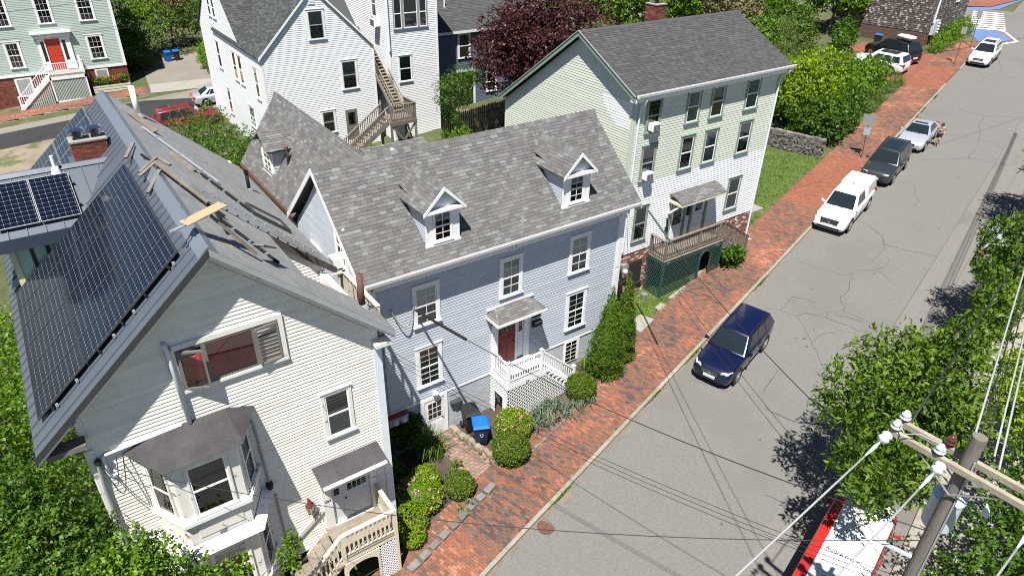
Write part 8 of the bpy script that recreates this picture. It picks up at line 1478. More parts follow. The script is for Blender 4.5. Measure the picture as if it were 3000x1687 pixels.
# ---------------------------------------------------------------- plants
def npmesh(name, V, quads, m, parent, smooth=False):
    me = bpy.data.meshes.new(name); n = len(V); k = len(quads)
    me.vertices.add(n); me.vertices.foreach_set('co', V.astype(np.float32).ravel()); me.loops.add(k*4); me.loops.foreach_set('vertex_index', quads.astype(np.int32).ravel())
    me.polygons.add(k); me.polygons.foreach_set('loop_start', np.arange(0, k*4, 4, dtype=np.int32)); me.polygons.foreach_set('loop_total', np.full(k, 4, dtype=np.int32)); me.update(calc_edges=True)
    me.materials.append(m); o = bpy.data.objects.new(name, me); COL.objects.link(o); o.parent = parent; return o
def unit(a): return a/np.maximum(np.linalg.norm(a, axis=1, keepdims=True), 1e-6)
def leaf_cloud(clumps, n, ln, wd, shell=0.45, spray=6, out=0.6, up=0.15, flat=0.0, jag=0.22, seed=0):
    """leaves in sprays over uneven clumps; returns vertices and quads"""
    g = np.random.default_rng(seed+5); C = np.array([c[:3] for c in clumps], float); Rr = np.array([(c[3] if len(c) > 3 else 1, c[4] if len(c) > 4 else c[3], c[5] if len(c) > 5 else c[3]) for c in clumps], float)
    wgt = (Rr[:,0]*Rr[:,1]+Rr[:,0]*Rr[:,2]+Rr[:,1]*Rr[:,2]); wgt = wgt/wgt.sum(); ns = max(1, n//spray); ci = g.choice(len(C), ns, p=wgt)
    d = unit(g.normal(size=(ns,3))); 
    lob = 1+jag*(np.sin(d[:,0]*5+ci*1.7)*np.cos(d[:,1]*6+ci)+np.sin(d[:,2]*7+ci*2.3)*0.7)
    rad = (1-shell*g.random(ns)**1.5)*lob; P = C[ci]+d*rad[:,None]*Rr[ci]
    P = np.repeat(P, spray, 0); D = np.repeat(d, spray, 0); N = len(P)
    dirs = unit(D*out+g.normal(size=(N,3))*0.75+np.array([0,0,up])); dirs[:,2] *= (1-flat); dirs = unit(dirs)
    P = P+g.normal(size=(N,3))*ln*0.35; s = unit(np.cross(dirs, D+g.normal(size=(N,3))*0.5+np.array([0,0,0.4]))); nr = np.cross(s, dirs)
    L = ln*(0.6+0.8*g.random((N,1))); W = wd*(0.6+0.8*g.random((N,1)))
    V = np.stack([P, P+dirs*L*0.5+s*W*0.5+nr*L*0.08, P+dirs*L-nr*L*0.12, P+dirs*L*0.5-s*W*0.5+nr*L*0.08], 1).reshape(-1,3)
    return V, np.arange(N*4).reshape(-1,4)
def tree(name, label, cat, base, clumps, n, ln, wd, lm, bark=None, trunk=0.16, group=None, limbs=True, seed=0, crown='crown', lean=(0,0), **kw):
    t = thing(name, label, cat, base, 0, group); B = Vector(base); V, Q = leaf_cloud(clumps, n, ln, wd, seed=seed, **kw); npmesh(crown, V-np.array(base), Q, lm, t)
    if bark and limbs:
        cen = Vector([sum(c[i] for c in clumps)/len(clumps) for i in range(3)]); fork = B.lerp(cen, 0.55); mb = MB(); mb.tube([B-Vector((0,0,0.2)), B.lerp(fork,0.5)+Vector((0.05,0.04,0)), fork], [trunk,trunk*0.8,trunk*0.65], 10); mb.build('trunk', bark, t)
        for i, c in enumerate(clumps):
            e = Vector(c[:3])+Vector((random.uniform(-.3,.3),random.uniform(-.3,.3),0.25*c[3])); m_ = fork.lerp(e, 0.5)+Vector((random.uniform(-.25,.25),random.uniform(-.25,.25),0.15)); mb = MB(); mb.tube([fork.lerp(B,0.1), m_, e], [trunk*0.5,trunk*0.3,trunk*0.08], 7)
            for k in range(3):
                q = m_.lerp(e, 0.3+0.25*k); mb.tube([q, q+Vector((random.uniform(-1,1),random.uniform(-1,1),random.uniform(-.2,.7)))*c[3]*0.8], [trunk*0.14,trunk*0.04], 5)
            mb.build('limb', bark, t)
    return t
def gz(x, y, h=0.0): return (x, y, zg(x, y)+h)
def around(c, r_, n, spread, seed, zs=0.7):
    g = random.Random(seed); out = [(*c, r_)]
    for i in range(n):
        a = g.uniform(0, 6.283); q = g.uniform(0.4, 1)*spread; out.append((c[0]+math.cos(a)*q, c[1]+math.sin(a)*q, c[2]+g.uniform(-1,1)*spread*zs, r_*g.uniform(0.4, 0.75)))
    return out
# street oaks on the right
tree('oak_tree', 'nearest street oak with long lobed leaves beside the utility pole', 'tree', gz(12.6,-13.8), [(10.2,-11.6,5.0,1.6),(9.0,-11.0,4.6,1.1),(11.4,-11.2,5.0,1.2),(12.2,-12.4,5.6,1.3),(10.6,-13.0,4.4,1.4),(9.4,-12.4,3.6,1.2),(12.9,-11.6,4.8,0.9),(8.2,-12.2,5.2,0.9),(11.0,-12.0,3.6,1.3),(7.4,-12.9,4.3,0.9),(6.6,-12.7,4.5,0.7),(8.2,-13.6,4.0,0.9),(6.2,-13.3,4.0,0.6)], 15000, 0.24, 0.085, L_OAK, M_BARKLT, 0.15, 'street trees', spray=7, out=0.5, seed=1, shell=0.6)
tree('oak_tree', 'second street oak over the parked wagon', 'tree', gz(25.0,-10.4), [(23.0,-9.4,5.4,1.2),(22.4,-10.4,5.0,1.1),(24.6,-9.9,5.8,1.1),(18.4,-11.1,5.0,0.9),(17.4,-11.5,4.5,0.7),(20.2,-10.9,4.4,0.7),(26.4,-9.4,5.8,0.9),(21.4,-9.6,4.6,0.7)], 7600, 0.25, 0.09, L_OAK, M_BARKLT, 0.16, 'street trees', spray=7, out=0.5, seed=2, shell=0.6)
tree('oak_tree', 'third street oak cut by the right picture edge', 'tree', gz(35.5,-6.9), [(33.4,-6.6,6.4,1.1),(35.2,-6.2,7.2,1.3),(36.2,-7.4,7.0,1.5),(31.8,-7.6,5.8,1.0)], 5500, 0.26, 0.10, L_OAK, M_BARKLT, 0.16, 'street trees', spray=7, out=0.5, seed=3, shell=0.6)
tree('street_maple', 'lime leaved tree behind the overhead wires at the right edge', 'tree', gz(16.5,-15.0), [(15.5,-13.9,4.0,1.3),(16.8,-13.6,4.4,1.2),(14.4,-14.2,3.4,1.1),(17.5,-14.6,3.8,1.3)], 7000, 0.16, 0.10, L_LIME, M_BARK, 0.12, 'street trees', seed=4)
tree('dark_tree', 'dark leafy tree in the lower right corner behind the pole', 'tree', gz(9.5,-17.6), [(8.0,-16.6,3.6,1.7),(9.6,-17.0,4.0,1.6),(6.6,-16.8,2.6,1.5),(11.2,-16.4,3.4,1.6),(5.2,-17.2,2.0,1.3),(12.8,-15.8,3.2,1.4)], 11000, 0.17, 0.09, L_GREEN, M_BARK, 0.16, 'street trees', seed=5)
for i, (x, y, r_, lb) in enumerate(((21.5,-14.6,1.7,'leafy yard tree behind the right hand sidewalk near the walker'),(29,-12.4,1.8,'leafy yard tree behind the right hand sidewalk farther up'),(38,-9.6,1.9,'leafy yard tree behind the right hand sidewalk at the picture edge'))):
    tree('yard_tree', lb, 'tree', gz(x,y), around((x,y,zg(x,y)+2.6),r_,6,r_,120+i), 6000, 0.2, 0.11, (L_GREEN,L_BRIGHT,L_GREEN)[i], M_BARK, 0.13, 'yard trees on the right', seed=120+i)
# purple maple, locust and the trees behind
tree('purple_maple', 'dark purple Japanese maple behind the green house', 'tree', gz(22.8,24.5), around((22.4,24.4,7.4),2.6,9,3.0,3)+[(19.2,23.9,5.6,1.6),(20.4,23.6,7.6,1.9),(18.4,24.2,7.2,1.5),(24.8,23.6,9.4,1.9),(26.8,24.4,8.6,2.0),(22.4,23.6,10.0,2.0),(21.0,23.2,5.4,1.7),(28.4,24.2,8.4,1.5),(19.6,24.0,9.0,1.5),(23.4,23.4,6.2,1.8)], 26000, 0.27, 0.11, L_PURPLE, M_BARK, 0.22, seed=6, flat=0.3, shell=0.5)
tree('dry_shrub', 'straw coloured bare branched tree between the maple and the chimney', 'tree', gz(24.8,20.4), [(24.6,20.6,8.4,1.0),(24.0,20.8,7.2,0.9),(25.6,20.4,9.0,0.9)], 2200, 0.20, 0.035, L_DRY, M_BARKLT, 0.07, seed=7, shell=0.9)
tree('locust_sapling', 'feathery young locust in front of the dark picket fence', 'tree', gz(15.7,24.3), [(14.9,24.5,5.4,0.9),(16.2,24.6,5.7,1.0),(17.3,24.5,5.7,0.8),(14.7,24.4,4.4,0.8),(16.2,24.3,4.5,0.8),(15.2,24.4,3.4,0.8),(15.8,24.2,2.4,0.6)], 6800, 0.16, 0.05, L_GREEN, M_BARKLT, 0.06, seed=8, flat=0.4, shell=0.8)
tree('weed_shrub', 'yellow green weeds under the outside stairs', 'shrub', gz(14.2,22.6), [(14.0,22.6,1.9,0.9),(15.2,22.8,1.8,0.9),(13.0,22.4,1.6,0.7)], 3200, 0.15, 0.08, L_BRIGHT, None, seed=9)
tree('weed_shrub', 'leafy sapling rising before the lower flight of outside stairs', 'shrub', gz(7.6,21.5), [(7.6,21.6,2.4,0.8),(7.1,21.4,1.8,0.6),(8.3,21.8,2.0,0.6)], 2400, 0.16, 0.09, L_BRIGHT, M_BARKLT, 0.04, seed=10)
tg = 'trees beyond the houses'
for i, (x, y, h, r_, lm, lb) in enumerate(((1.8,64.5,5.5,2.3,L_BRIGHT,'bright green tree at the back of the driveway nearest the sage house'),(0.2,61.8,3.0,1.8,L_GREEN,'dark green shrub tree hugging the sage house wall'),(5.2,67.5,6.0,2.3,L_DRY,'olive thin leaved tree behind the driveway'),(8.4,66.5,5.5,2.4,L_GREEN,'green tree behind the driveway near the white house'),(12.0,70,7,3.0,L_BRIGHT,'tall bright tree far behind the driveway'),(-3,72,8,3.5,L_GREEN,'tall dark tree behind the sage house'))):
    tree('backyard_tree', lb, 'tree', gz(x,y), around((x,y,zg(x,y)+h*0.6),r_,7,r_*1.1,20+i), 5200, 0.24, 0.13, lm, M_BARK, 0.14, tg, seed=20+i)
tree('driveway_shrub', 'fresh green shrubs along the white house side of the driveway', 'shrub', gz(6.6,57), [(6.4,56.8,1.6,1.0),(6.9,58.6,1.7,1.1),(6.3,55.0,1.3,0.8),(7.2,60.2,2.0,1.1)], 4200, 0.2, 0.11, L_BRIGHT, None, seed=30)
tree('bramble', 'tangled shrubs and brambles in front of the red minivan', 'shrub', gz(0.2,31), [(1.4,37.6,1.7,1.2),(-0.6,38.2,1.6,1.1),(0.2,30.5,1.2,1.5),(-1.2,33.0,1.3,1.4),(1.4,28.5,1.3,1.3),(-0.4,27.0,1.2,1.4),(1.8,25.4,1.5,1.4),(0.4,35.2,1.3,1.3),(2.2,33.5,1.2,1.1),(-1.8,29.0,1.0,1.3)], 9500, 0.18, 0.10, L_GREEN, None, seed=31)
tree('dead_bramble', 'dry brown twigs among the brambles', 'shrub', gz(-1.0,34), [(-1.2,35.5,1.7,1.0),(0.8,36.5,1.6,0.9),(-2.0,33.5,1.4,0.9)], 1800, 0.24, 0.025, L_DRY, None, seed=32, shell=0.9)
for i, (x, y, h, r_, lm, lb) in enumerate(((36,34,8.5,3.2,L_BRIGHT,'big bright green tree above the green house roof'),(42,36,8,3.2,L_GREEN,'dark green tree beside the bright one above the roof'),(49,36,7,3.0,L_BRIGHT,'fresh green tree right of the roof ridge'),(46.5,26,7.0,2.6,L_DRY,'pale blossoming tree right of the charcoal roof'),(56,30,6.5,2.6,L_GREEN,'leafy tree before the shingled house corner'),(60.5,24.0,8.0,2.2,L_BRIGHT,'bright maple hanging over the shingled house wall'),(33,42,9,3.5,L_GREEN,'tall tree behind the purple maple'),(64,40,9,4,L_GREEN,'large tree behind the shingled house'),(51,22.5,4.5,2.2,L_GREEN,'rounded green tree behind the driveway cars'),(55,38,7,3,L_BRIGHT,'fresh tree between the roof and the shingled house'),(41.5,21,5,2.2,L_BRIGHT,'light green tree close behind the green house'),(36,20,4.5,2.2,L_GREEN,'dark tree close behind the green house'))):
    tree('backyard_tree', lb, 'tree', gz(x,y), around((x,y,zg(x,y)+h*0.62),r_,8,r_*1.1,40+i), 6500, 0.30, 0.16, lm, M_BARK, 0.18, tg, seed=40+i)
tree('weeping_conifer', 'soft olive weeping evergreen beside the green house roof', 'tree', gz(45.5,19.0), [(45.2,18.8,6.0,1.8,1.8,2.8),(46.6,20.0,5.4,1.6,1.6,2.4),(44.0,18.0,5.0,1.4,1.4,2.2),(43.0,16.6,4.6,1.5,1.5,1.9)], 9000, 0.34, 0.05, leaf_mat('olive_needle', [(0.05,0.09,0.02),(0.09,0.14,0.03),(0.13,0.19,0.04),(0.19,0.25,0.07)]), M_BARK, 0.15, seed=50, up=-0.5)
tree('yellow_shrub_tree', 'glowing yellow green shrub mass over the field stone wall', 'shrub', gz(38.5,11.2), around((38.5,11.0,zg(38.5,11)+2.7),1.9,9,2.2,60)+[(41.5,12.2,6.0,1.6),(36.6,11.2,4.8,1.5)], 15000, 0.24, 0.13, L_LIME, M_BARK, 0.12, seed=60)
tree('green_hedge_shrub', 'mid green shrub spilling over the sidewalk side of the stone wall', 'shrub', gz(37.5,8.2), around((37.6,8.4,zg(37.6,8.4)+1.5),1.5,8,1.9,61,0.5)+[(36.0,7.6,3.2,1.1),(40.4,9.0,4.3,1.3),(35.6,9.0,3.9,1.3)], 12000, 0.22, 0.12, L_GREEN, None, seed=61)
tree('green_hedge_shrub', 'long hedge along the sidewalk before the white SUV', 'shrub', gz(47,11.6), [(42.8,10.4,4.6,1.4),(45.0,11.4,4.6,1.4),(47.2,11.8,4.8,1.4),(49.2,12.4,4.8,1.2),(44.0,12.6,5.4,1.5),(46.4,13.4,5.2,1.4),(50.6,12.4,4.6,1.0)], 11000, 0.22, 0.12, L_BRIGHT, None, seed=62)
tree('verge_weeds', 'tall weeds on the verge beside the hedge', 'weeds', gz(47,9.8), [(44.0,9.0,3.3,0.9,0.5,0.5),(46.5,9.9,3.5,0.9,0.5,0.5),(49.2,10.6,3.7,0.9,0.5,0.5),(51.0,11.0,3.9,0.7,0.5,0.5)], 3600, 0.30, 0.03, L_GRASS, None, seed=63, up=0.8)
tree('foundation_weeds', 'rank green weeds along the shingled house base', 'weeds', gz(67,14.4), [(64.6,14.3,5.2,1.1,0.9,0.9),(66.8,14.8,5.5,1.2,0.9,0.9),(69.0,15.2,5.7,1.2,0.9,0.9),(71.2,15.6,5.9,1.1,0.8,0.8),(62.6,13.8,4.8,0.9,0.7,0.6)], 5200, 0.28, 0.07, L_BRIGHT, None, seed=64, up=0.6)
tree('garden_vine', 'leafy vines by the black SUV bonnet', 'shrub', gz(56.5,19.5), [(56.0,19.6,5.6,1.0),(57.4,20.4,6.0,1.0),(54.6,18.6,5.2,0.9)], 3000, 0.25, 0.13, L_GREEN, None, seed=65)
# left foreground greenery
tree('foreground_tree', 'broad leaved tree filling the lower left corner', 'tree', gz(-12.6,-2.6), [(-12.7,-2.6,4.2,1.4),(-12.6,-0.8,3.2,1.5),(-13.0,1.6,2.6,1.6),(-12.3,-3.6,4.6,1.1),(-13.4,-1.6,4.8,1.2),(-12.1,-1.8,2.2,1.3),(-11.9,-4.4,4.0,1.0)], 32000, 0.115, 0.075, L_GREEN, M_BARK, 0.12, seed=70)
tree('foreground_tree', 'leafy thicket along the left side of the solar house', 'tree', gz(-13.6,6), [(-13.3,4.6,3.4,1.6),(-13.6,7.4,3.4,1.7),(-13.2,2.6,4.4,1.1),(-14.2,10,3.2,1.8)], 18000, 0.12, 0.08, L_BRIGHT, M_BARK, 0.12, seed=71)
tree('climbing_shrub', 'loose shrub climbing past the lower bay window', 'shrub', gz(-10.4,-5.4), [(-10.5,-5.2,4.5,0.7),(-11.1,-5.2,4.9,0.7),(-10.2,-5.4,3.5,0.9),(-11.0,-5.3,3.4,1.0),(-9.5,-5.5,3.7,0.4),(-8.9,-5.3,3.2,0.35),(-10.6,-5.0,5.1,0.4),(-7.6,-5.2,2.6,0.35),(-7.4,-5.1,3.1,0.25)], 8500, 0.105, 0.075, L_BRIGHT, M_BARKLT, 0.04, seed=72, shell=0.8)
# front garden
def bush(label, x, y, r_, h, lm, n, seed, name='round_shrub', group='clipped shrubs in the front garden', ln=0.062, wd=0.042, extra=()):
    z = zg(x, y)+0.08; t = tree(name, label, 'shrub', (x,y,z), [(x,y,z+h*0.5,r_,r_,h*0.52)]+[(x+a,y+b,z+c,q) for a, b, c, q in extra], n, ln, wd, lm, None, group=group, seed=seed, shell=0.22, jag=0.06, spray=5, out=0.5)
    MB().lathe([(r_*0.3,-0.1),(r_*0.78,h*0.25),(r_*0.80,h*0.6),(r_*0.5,h*0.88),(0.02,h*0.93)], (x,y,z), 'z', 12).build('inner_foliage', L_GREEN, t, smooth=True); return t
bush('round green shrub at the foot of the white porch stairs', 5.75, -1.85, 0.62, 1.1, L_BOX, 10000, 80)
bush('yellow green shrub with pink blossoms under the white porch', 2.25, -1.9, 0.72, 1.15, L_LIME, 12000, 81)
bush('large round green shrub nearest the blue lidded bin', 1.45, -2.85, 0.70, 1.2, L_BOX, 12000, 82)
bush('small round green shrub beside the garden path', -0.95, -3.1, 0.52, 0.95, L_BOX, 8000, 83)
bush('long yellow green azalea mound along the cream house', -2.35, -2.6, 0.85, 1.0, L_LIME, 16000, 84, extra=((-0.8,-0.75,0.45,0.6),(0.5,0.45,0.55,0.55),(-1.0,-1.35,0.35,0.4)))
bush('low dark shrub in the shade between the two houses', -2.7, -1.0, 0.55, 0.9, L_GREEN, 4000, 85)
tree('ivy', 'ivy climbing the grey brick left of the basement door', 'vine', gz(-1.6,-0.2), [(-1.5,-0.12,0.2,0.65,0.14,0.75),(-1.95,-0.12,-0.1,0.5,0.14,0.6),(-1.2,-0.14,0.45,0.35,0.12,0.4)], 3600, 0.10, 0.085, L_GREEN, None, seed=86, shell=0.8)
for sd, (x, y, h, r_, lb) in enumerate(((7.5,-1.4,4.5,0.80,'broader front arborvitae at the grey house corner'),(8.75,-1.05,4.5,0.58,'narrower arborvitae tight behind the broad one'))):
    z = zg(x, y); cl = [(x+0.04*math.sin(i*2), y+0.04*math.cos(i*3), z+0.15+h*i/13, r_*w_, r_*w_, 0.34) for i, w_ in enumerate((0.82,0.96,1.0,0.98,0.93,0.86,0.77,0.67,0.56,0.44,0.32,0.19,0.07))]
    t = tree('arborvitae', lb, 'evergreen', (x,y,z), cl, 30000, 0.075, 0.032, L_CONIFER, None, group='arborvitae pair', seed=90+sd, shell=0.35, up=0.7, jag=0.10, spray=6); MB().lathe([(r_*0.5,0.0),(r_*0.8,0.6),(r_*0.78,h*0.4),(r_*0.36,h*0.72),(0.03,h*0.97)], (x,y,z), 'z', 12).build('trunk', L_GREEN, t, smooth=True)
def blades(name, label, cat, spots, ln, wd, lm, n, spread, seed, up=1.0):
    g = np.random.default_rng(seed); base = gz(*spots[0]); t = thing(name, label, cat, base); Vs = []; Qs = []; k = 0
    for x, y in spots:
        for i in range(n):
            a = g.uniform(0, 6.283); ox, oy = g.normal(0, spread, 2); p = np.array([x+ox, y+oy, zg(x, y)+0.06]); d = np.array([math.cos(a), math.sin(a), 0]); L = ln*g.uniform(0.6, 1.2); lean = g.uniform(0.25, 0.8); s = np.array([-d[1], d[0], 0])*wd/2
            c1 = p+np.array([0,0,1])*L*0.5*up+d*L*0.18*lean; c2 = p+np.array([0,0,1])*L*0.78*up+d*L*0.5*lean; c3 = p+np.array([0,0,1])*L*(0.8-0.35*lean)*up+d*L*0.95*lean
            Vs += [p-s, p+s, c1-s, c1+s, c2-s*0.8, c2+s*0.8, c3-s*0.1, c3+s*0.1]; Qs += [[k,k+1,k+3,k+2],[k+2,k+3,k+5,k+4],[k+4,k+5,k+7,k+6]]; k += 8
    npmesh('leaves', np.array(Vs)-np.array(base), np.array(Qs), lm, t); return t
blades('iris_clump', 'grey green iris clump before the white lattice', 'plant', [(3.6,-1.75),(4.1,-1.6),(3.2,-2.25),(3.8,-2.2),(4.5,-1.75)], 0.62, 0.045, L_IRIS, 46, 0.16, 100)
blades('iris_clump', 'second iris clump beside the round shrub', 'plant', [(4.95,-2.1),(5.4,-2.35),(4.5,-2.35),(5.9,-2.3)], 0.5, 0.045, L_IRIS, 40, 0.15, 101)
blades('daylily_clump', 'arching daylily leaves at the arborvitae foot', 'plant', [(7.0,-0.75),(7.35,-0.95),(7.6,-0.7)], 0.8, 0.03, L_GRASS, 70, 0.16, 102)
blades('daylily_clump', 'tall daylily clump beside the basement door', 'plant', [(-0.95,-0.55),(-0.85,-0.95),(-1.15,-0.8)], 1.15, 0.03, L_GRASS, 80, 0.16, 103)
blades('yucca', 'small grey yucca in the mulch by the sidewalk', 'plant', [(-0.95,-3.75)], 0.38, 0.04, L_IRIS, 40, 0.04, 104)
blades('hosta', 'low bright leaves in the mulch bed', 'plant', [(-0.7,-2.15),(-0.35,-1.9),(-1.3,-3.9)], 0.28, 0.07, L_GRASS, 26, 0.1, 105)
tree('porch_side_plant', 'broad green weeds beside the grey porch stairs', 'plant', gz(18.6,1.1), [(18.2,1.0,1.5,0.35),(18.7,1.05,1.4,0.4),(19.2,1.1,1.3,0.3),(18.5,1.0,1.0,0.4)], 1600, 0.2, 0.12, L_GREEN, None, seed=106, shell=0.8)
for lb, spots in (('pink azalea blossoms on the shrub under the porch', [(2.25,-1.9,0.72,1.15,26)]), ('pink azalea blossoms on the mound by the cream house', [(-2.35,-2.6,0.85,1.0,34),(-3.1,-3.3,0.6,0.7,12)])):
    x, y = spots[0][:2]; t = thing('blossoms', lb, 'flowers', gz(x, y)); cl = []
    for x, y, r_, h, n in spots:
        for i in range(n):
            a, b = random.uniform(0,6.28), random.uniform(0.1,1.3); cl.append((x+math.cos(a)*math.cos(b)*r_*1.02, y+math.sin(a)*math.cos(b)*r_*1.02, zg(x,y)+0.08+h*0.5+math.sin(b)*h*0.54, 0.03))
    V, Q = leaf_cloud(cl, 400, 0.05, 0.045, seed=110, spray=4); npmesh('petals', V-np.array(gz(*spots[0][:2])), Q, mat('pink_petal', (0.62,0.30,0.32), 0.6, 0.1), t)['kind'] = 'stuff'
t = thing('planter_flowers', 'red and green planting in the corrugated planter', 'flowers', gz(-2.9,56)); V, Q = leaf_cloud([(-3.8,56,1.15,0.5,0.3,0.25),(-2.9,56,1.1,0.5,0.3,0.25),(-1.9,56,1.2,0.5,0.3,0.3)], 1800, 0.15, 0.08, seed=111); npmesh('leaves', V-np.array(gz(-2.9,56)), Q, L_BRIGHT, t); V, Q = leaf_cloud([(-3.6,55.9,1.3,0.5,0.3,0.15),(-2.4,55.9,1.3,0.6,0.3,0.15)], 160, 0.14, 0.12, seed=112); npmesh('petals', V-np.array(gz(-2.9,56)), Q, mat('red_petal', (0.5,0.05,0.06), 0.6, 0.2), t)['kind'] = 'stuff'
# short grass on the lawns and in the cracks of the kerb
g = np.random.default_rng(5); pts = []
while len(pts) < 16000:
    x, y = g.uniform(21.5,34.2), g.uniform(2.6,12)
    if y > 2.75+(x-21.5)*0.235: pts.append((x, y))
for _ in range(4200):
    x = g.uniform(9.4,18.3); y = g.uniform(-0.8+(x-9.4)*0.235, 2.2)
    if not (13.3 < x < 17.9 and y > 1.15): pts.append((x, y))
for _ in range(3000):
    t_ = g.choice([2.0,8.5,12,19,37,44,47,49,52.5])+g.normal(0,0.35); q = kp(t_, g.choice([-0.02,0.17])+g.normal(0,0.03)); pts.append((q[0], q[1]))
pts = np.array(pts); N = len(pts); zz = GRADE*(pts[:,0]*DS[0]+pts[:,1]*DS[1]-S0)+0.06; P = np.column_stack([pts, zz]); a = g.uniform(0,6.283,N); L = g.uniform(0.04,0.11,N); d = np.column_stack([np.cos(a),np.sin(a),np.zeros(N)]); s = np.column_stack([-np.sin(a),np.cos(a),np.zeros(N)])*0.02
tip = P+np.column_stack([np.zeros(N),np.zeros(N),L])+d*(L*0.5)[:,None]; V = np.stack([P-s,P+s,tip+s*0.3,tip-s*0.3],1).reshape(-1,3)
o = npmesh('grass', V, np.arange(N*4).reshape(-1,4), L_GRASS, None); tag(o, 'short grass of the small lawns and kerb cracks', 'grass', kind='stuff')
# fallen litter on the brick walk: small leaves
# ---------------------------------------------------------------- people
def figure(t, joints, edges, root, m, sub=2, name='body'):
    names = list(joints); me = bpy.data.meshes.new(name); me.from_pydata([joints[n][0] for n in names], [(names.index(a), names.index(b)) for a, b in edges], []); o = bpy.data.objects.new(name, me); COL.objects.link(o); o.parent = t
    sk = o.modifiers.new('skin', 'SKIN'); sk.use_smooth_shade = True; me.skin_vertices or None
    for i, n in enumerate(names):
        r_ = joints[n][1]; me.skin_vertices[0].data[i].radius = (r_, r_) if not hasattr(r_, '__len__') else r_; me.skin_vertices[0].data[i].use_root = (n == root)
    ss = o.modifiers.new('sub', 'SUBSURF'); ss.levels = sub; ss.render_levels = sub; me.materials.append(m); return o
M_SKIN = mat('skin', (0.46,0.26,0.18), 0.55, 0.06, 6); M_SKIN2 = MATS['skin']
def person(label, pos, face, pose, top, bottom, shoe, hair, hat=None):
    t = thing('person', label, 'person', pos, math.atan2(face[1], face[0]), local=True)     # local: x is where the person faces
    J = pose; E = [('pel','sp1'),('sp1','sp2'),('sp2','nk'),('nk','hd0'),('hd0','hd1'),('sp2','shL'),('shL','elL'),('elL','wrL'),('wrL','haL'),('sp2','shR'),('shR','elR'),('elR','wrR'),('wrR','haR'),('pel','hpL'),('hpL','knL'),('knL','anL'),('anL','toL'),('pel','hpR'),('hpR','knR'),('knR','anR'),('anR','toR')]
    for sd in 'LR':     # fingers
        w_, h_ = Vector(J['wr'+sd][0]), Vector(J['ha'+sd][0]); d = (h_-w_).normalized(); sx = d.orthogonal().normalized()
        for k in range(4): J['f%s%d' % (sd, k)] = (tuple(h_+d*(0.07+0.01*(k in (1,2)))+sx*(0.018*(k-1.5))), 0.009); E.append(('ha'+sd, 'f%s%d' % (sd, k)))
        J['th'+sd] = (tuple(w_.lerp(h_,0.5)+sx*0.05+d*0.03), 0.010); E.append(('wr'+sd, 'th'+sd))
    figure(t, J, E, 'pel', M_SKIN)
    hd = Vector(J['hd1'][0]); c = Vector(J['hd0'][0]).lerp(hd, 0.5)
    for s in (-1, 1): MB().lathe([(0.002,-0.012),(0.012,0.0),(0.002,0.012)], c+Vector((0.088,s*0.032,0.015)), 'z', 8).build('eye', M_BLACK, t)
    MB().lathe([(0.004,-0.03),(0.016,-0.012),(0.008,0.03)], c+Vector((0.105,0,-0.01)), 'z', 8).build('nose', M_SKIN, t); MB().box(c.x+0.075,-0.025+c.y,c.z-0.062,c.x+0.096,0.025+c.y,c.z-0.052).build('mouth', mat('lips', (0.35,0.10,0.09), 0.6), t)
    mb = MB(); mb.lathe([(0.098,-0.06),(0.112,-0.01),(0.108,0.05),(0.085,0.10),(0.03,0.13)], c+Vector((-0.022,0,0.015)), 'z', 14); mb.lathe([(0.02,-0.05),(0.05,0.0),(0.02,0.05)], c+Vector((-0.135,0,0.07)), 'z', 10); mb.build('hair', hair, t, smooth=True)
    def cloth(nm, keys, ed, grow_, m):
        jj = {k: (J[k][0], (J[k][1] if not hasattr(J[k][1], '__len__') else max(J[k][1]))*1.0+grow_) for k in keys}; figure(t, jj, ed, keys[0], m, 2, nm)
    cloth('top', ['sp1','sp2'] + (['shL','shR'] if top[1] else []), [('sp1','sp2')] + ([('sp2','shL'),('sp2','shR')] if top[1] else []), 0.016, top[0])
    for sd in 'LR':
        J['mid'+sd] = (tuple(Vector(J['hp'+sd][0]).lerp(Vector(J['kn'+sd][0]), bottom[1])), 0.075)
    cloth('shorts', ['pel','hpL','midL','hpR','midR','sp0'] if 'sp0' in J else ['pel','hpL','midL','hpR','midR'], [('pel','hpL'),('hpL','midL'),('pel','hpR'),('hpR','midR')], 0.018, bottom[0])
    for sd in 'LR':
        a, b = Vector(J['an'+sd][0]), Vector(J['to'+sd][0]); figure(t, {'a': (tuple(a+Vector((-0.04,0,-0.03))),0.05), 'b': (tuple(b),0.045)}, [('a','b')], 'a', shoe, 1, 'shoe')
    return t
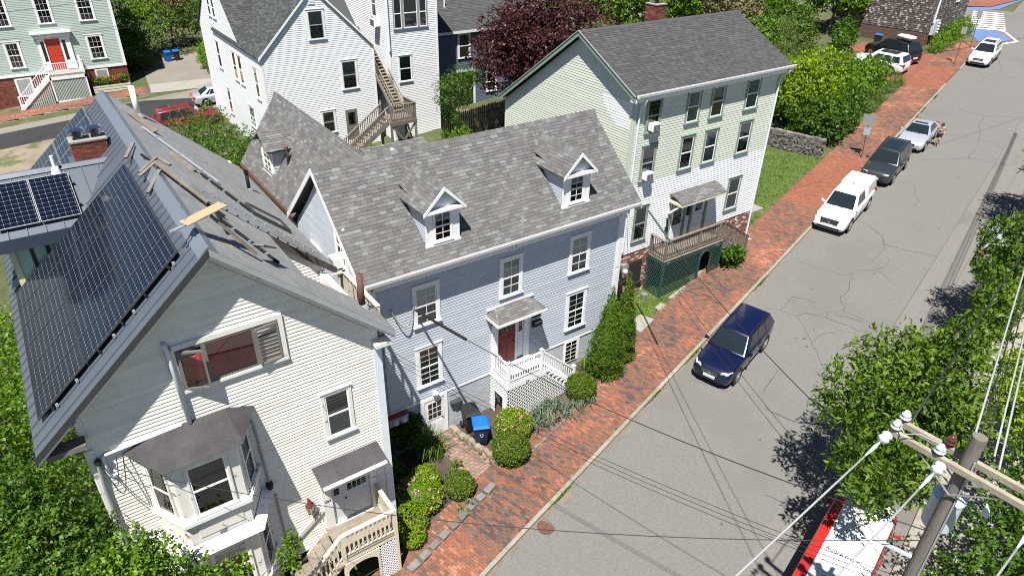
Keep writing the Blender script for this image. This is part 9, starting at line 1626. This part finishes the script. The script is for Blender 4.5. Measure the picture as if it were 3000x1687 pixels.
run = dict(pel=((0,0,0.92),(0.13,0.11)), sp1=((0.03,0,1.08),(0.125,0.095)), sp2=((0.07,0,1.32),(0.15,0.10)), nk=((0.09,0,1.43),0.055), hd0=((0.11,0,1.50),0.072), hd1=((0.13,0,1.64),0.088),
  shL=((0.07,0.18,1.36),0.055), elL=((-0.14,0.27,1.20),0.042), wrL=((-0.05,0.24,0.99),0.032), haL=((-0.0,0.23,0.93),0.03), shR=((0.07,-0.18,1.36),0.055), elR=((0.00,-0.27,1.12),0.042), wrR=((0.20,-0.20,1.16),0.032), haR=((0.27,-0.18,1.19),0.03),
  hpL=((0,0.09,0.88),0.095), knL=((0.24,0.09,0.56),0.062), anL=((0.05,0.08,0.22),0.042), toL=((0.17,0.08,0.13),0.035), hpR=((0,-0.09,0.88),0.095), knR=((0.04,-0.08,0.48),0.062), anR=((0.0,-0.06,0.08),0.042), toR=((0.14,-0.06,0.04),0.035))
person('jogger in teal tank top and black shorts running past the silver coupe', gz(41.7,2.42,0.02), (-0.96,-0.28), run, (mat('teal_top', (0.16,0.36,0.34), 0.8), False), (mat('black_shorts', (0.012,0.012,0.014), 0.8), 0.75), mat('red_shoes', (0.55,0.12,0.12), 0.6), mat('brown_hair', (0.05,0.028,0.018), 0.6))
walk = dict(pel=((0,0,0.96),(0.14,0.12)), sp1=((0.0,0,1.14),(0.14,0.11)), sp2=((0.02,0,1.40),(0.165,0.11)), nk=((0.03,0,1.52),0.06), hd0=((0.05,0,1.60),0.075), hd1=((0.06,0,1.74),0.09),
  shL=((0.02,0.20,1.44),0.06), elL=((-0.06,0.25,1.17),0.046), wrL=((0.05,0.24,0.94),0.035), haL=((0.08,0.24,0.86),0.032), shR=((0.02,-0.20,1.44),0.06), elR=((0.02,-0.26,1.16),0.046), wrR=((0.14,-0.24,0.95),0.035), haR=((0.17,-0.23,0.87),0.032),
  hpL=((0,0.10,0.92),0.10), knL=((0.12,0.10,0.50),0.066), anL=((0.10,0.10,0.09),0.045), toL=((0.25,0.10,0.05),0.037), hpR=((0,-0.10,0.92),0.10), knR=((0.0,-0.09,0.49),0.066), anR=((-0.18,-0.09,0.12),0.045), toR=((-0.05,-0.09,0.05),0.037))
person('walker in dark shirt and white shorts in the shade of the oaks', gz(21.2,-10.4,0.03), (0.97,0.26), walk, (mat('dark_shirt', (0.02,0.02,0.024), 0.85), True), (mat('white_shorts', (0.66,0.66,0.64), 0.85), 0.85), M_BLACK, MATS['brown_hair'])
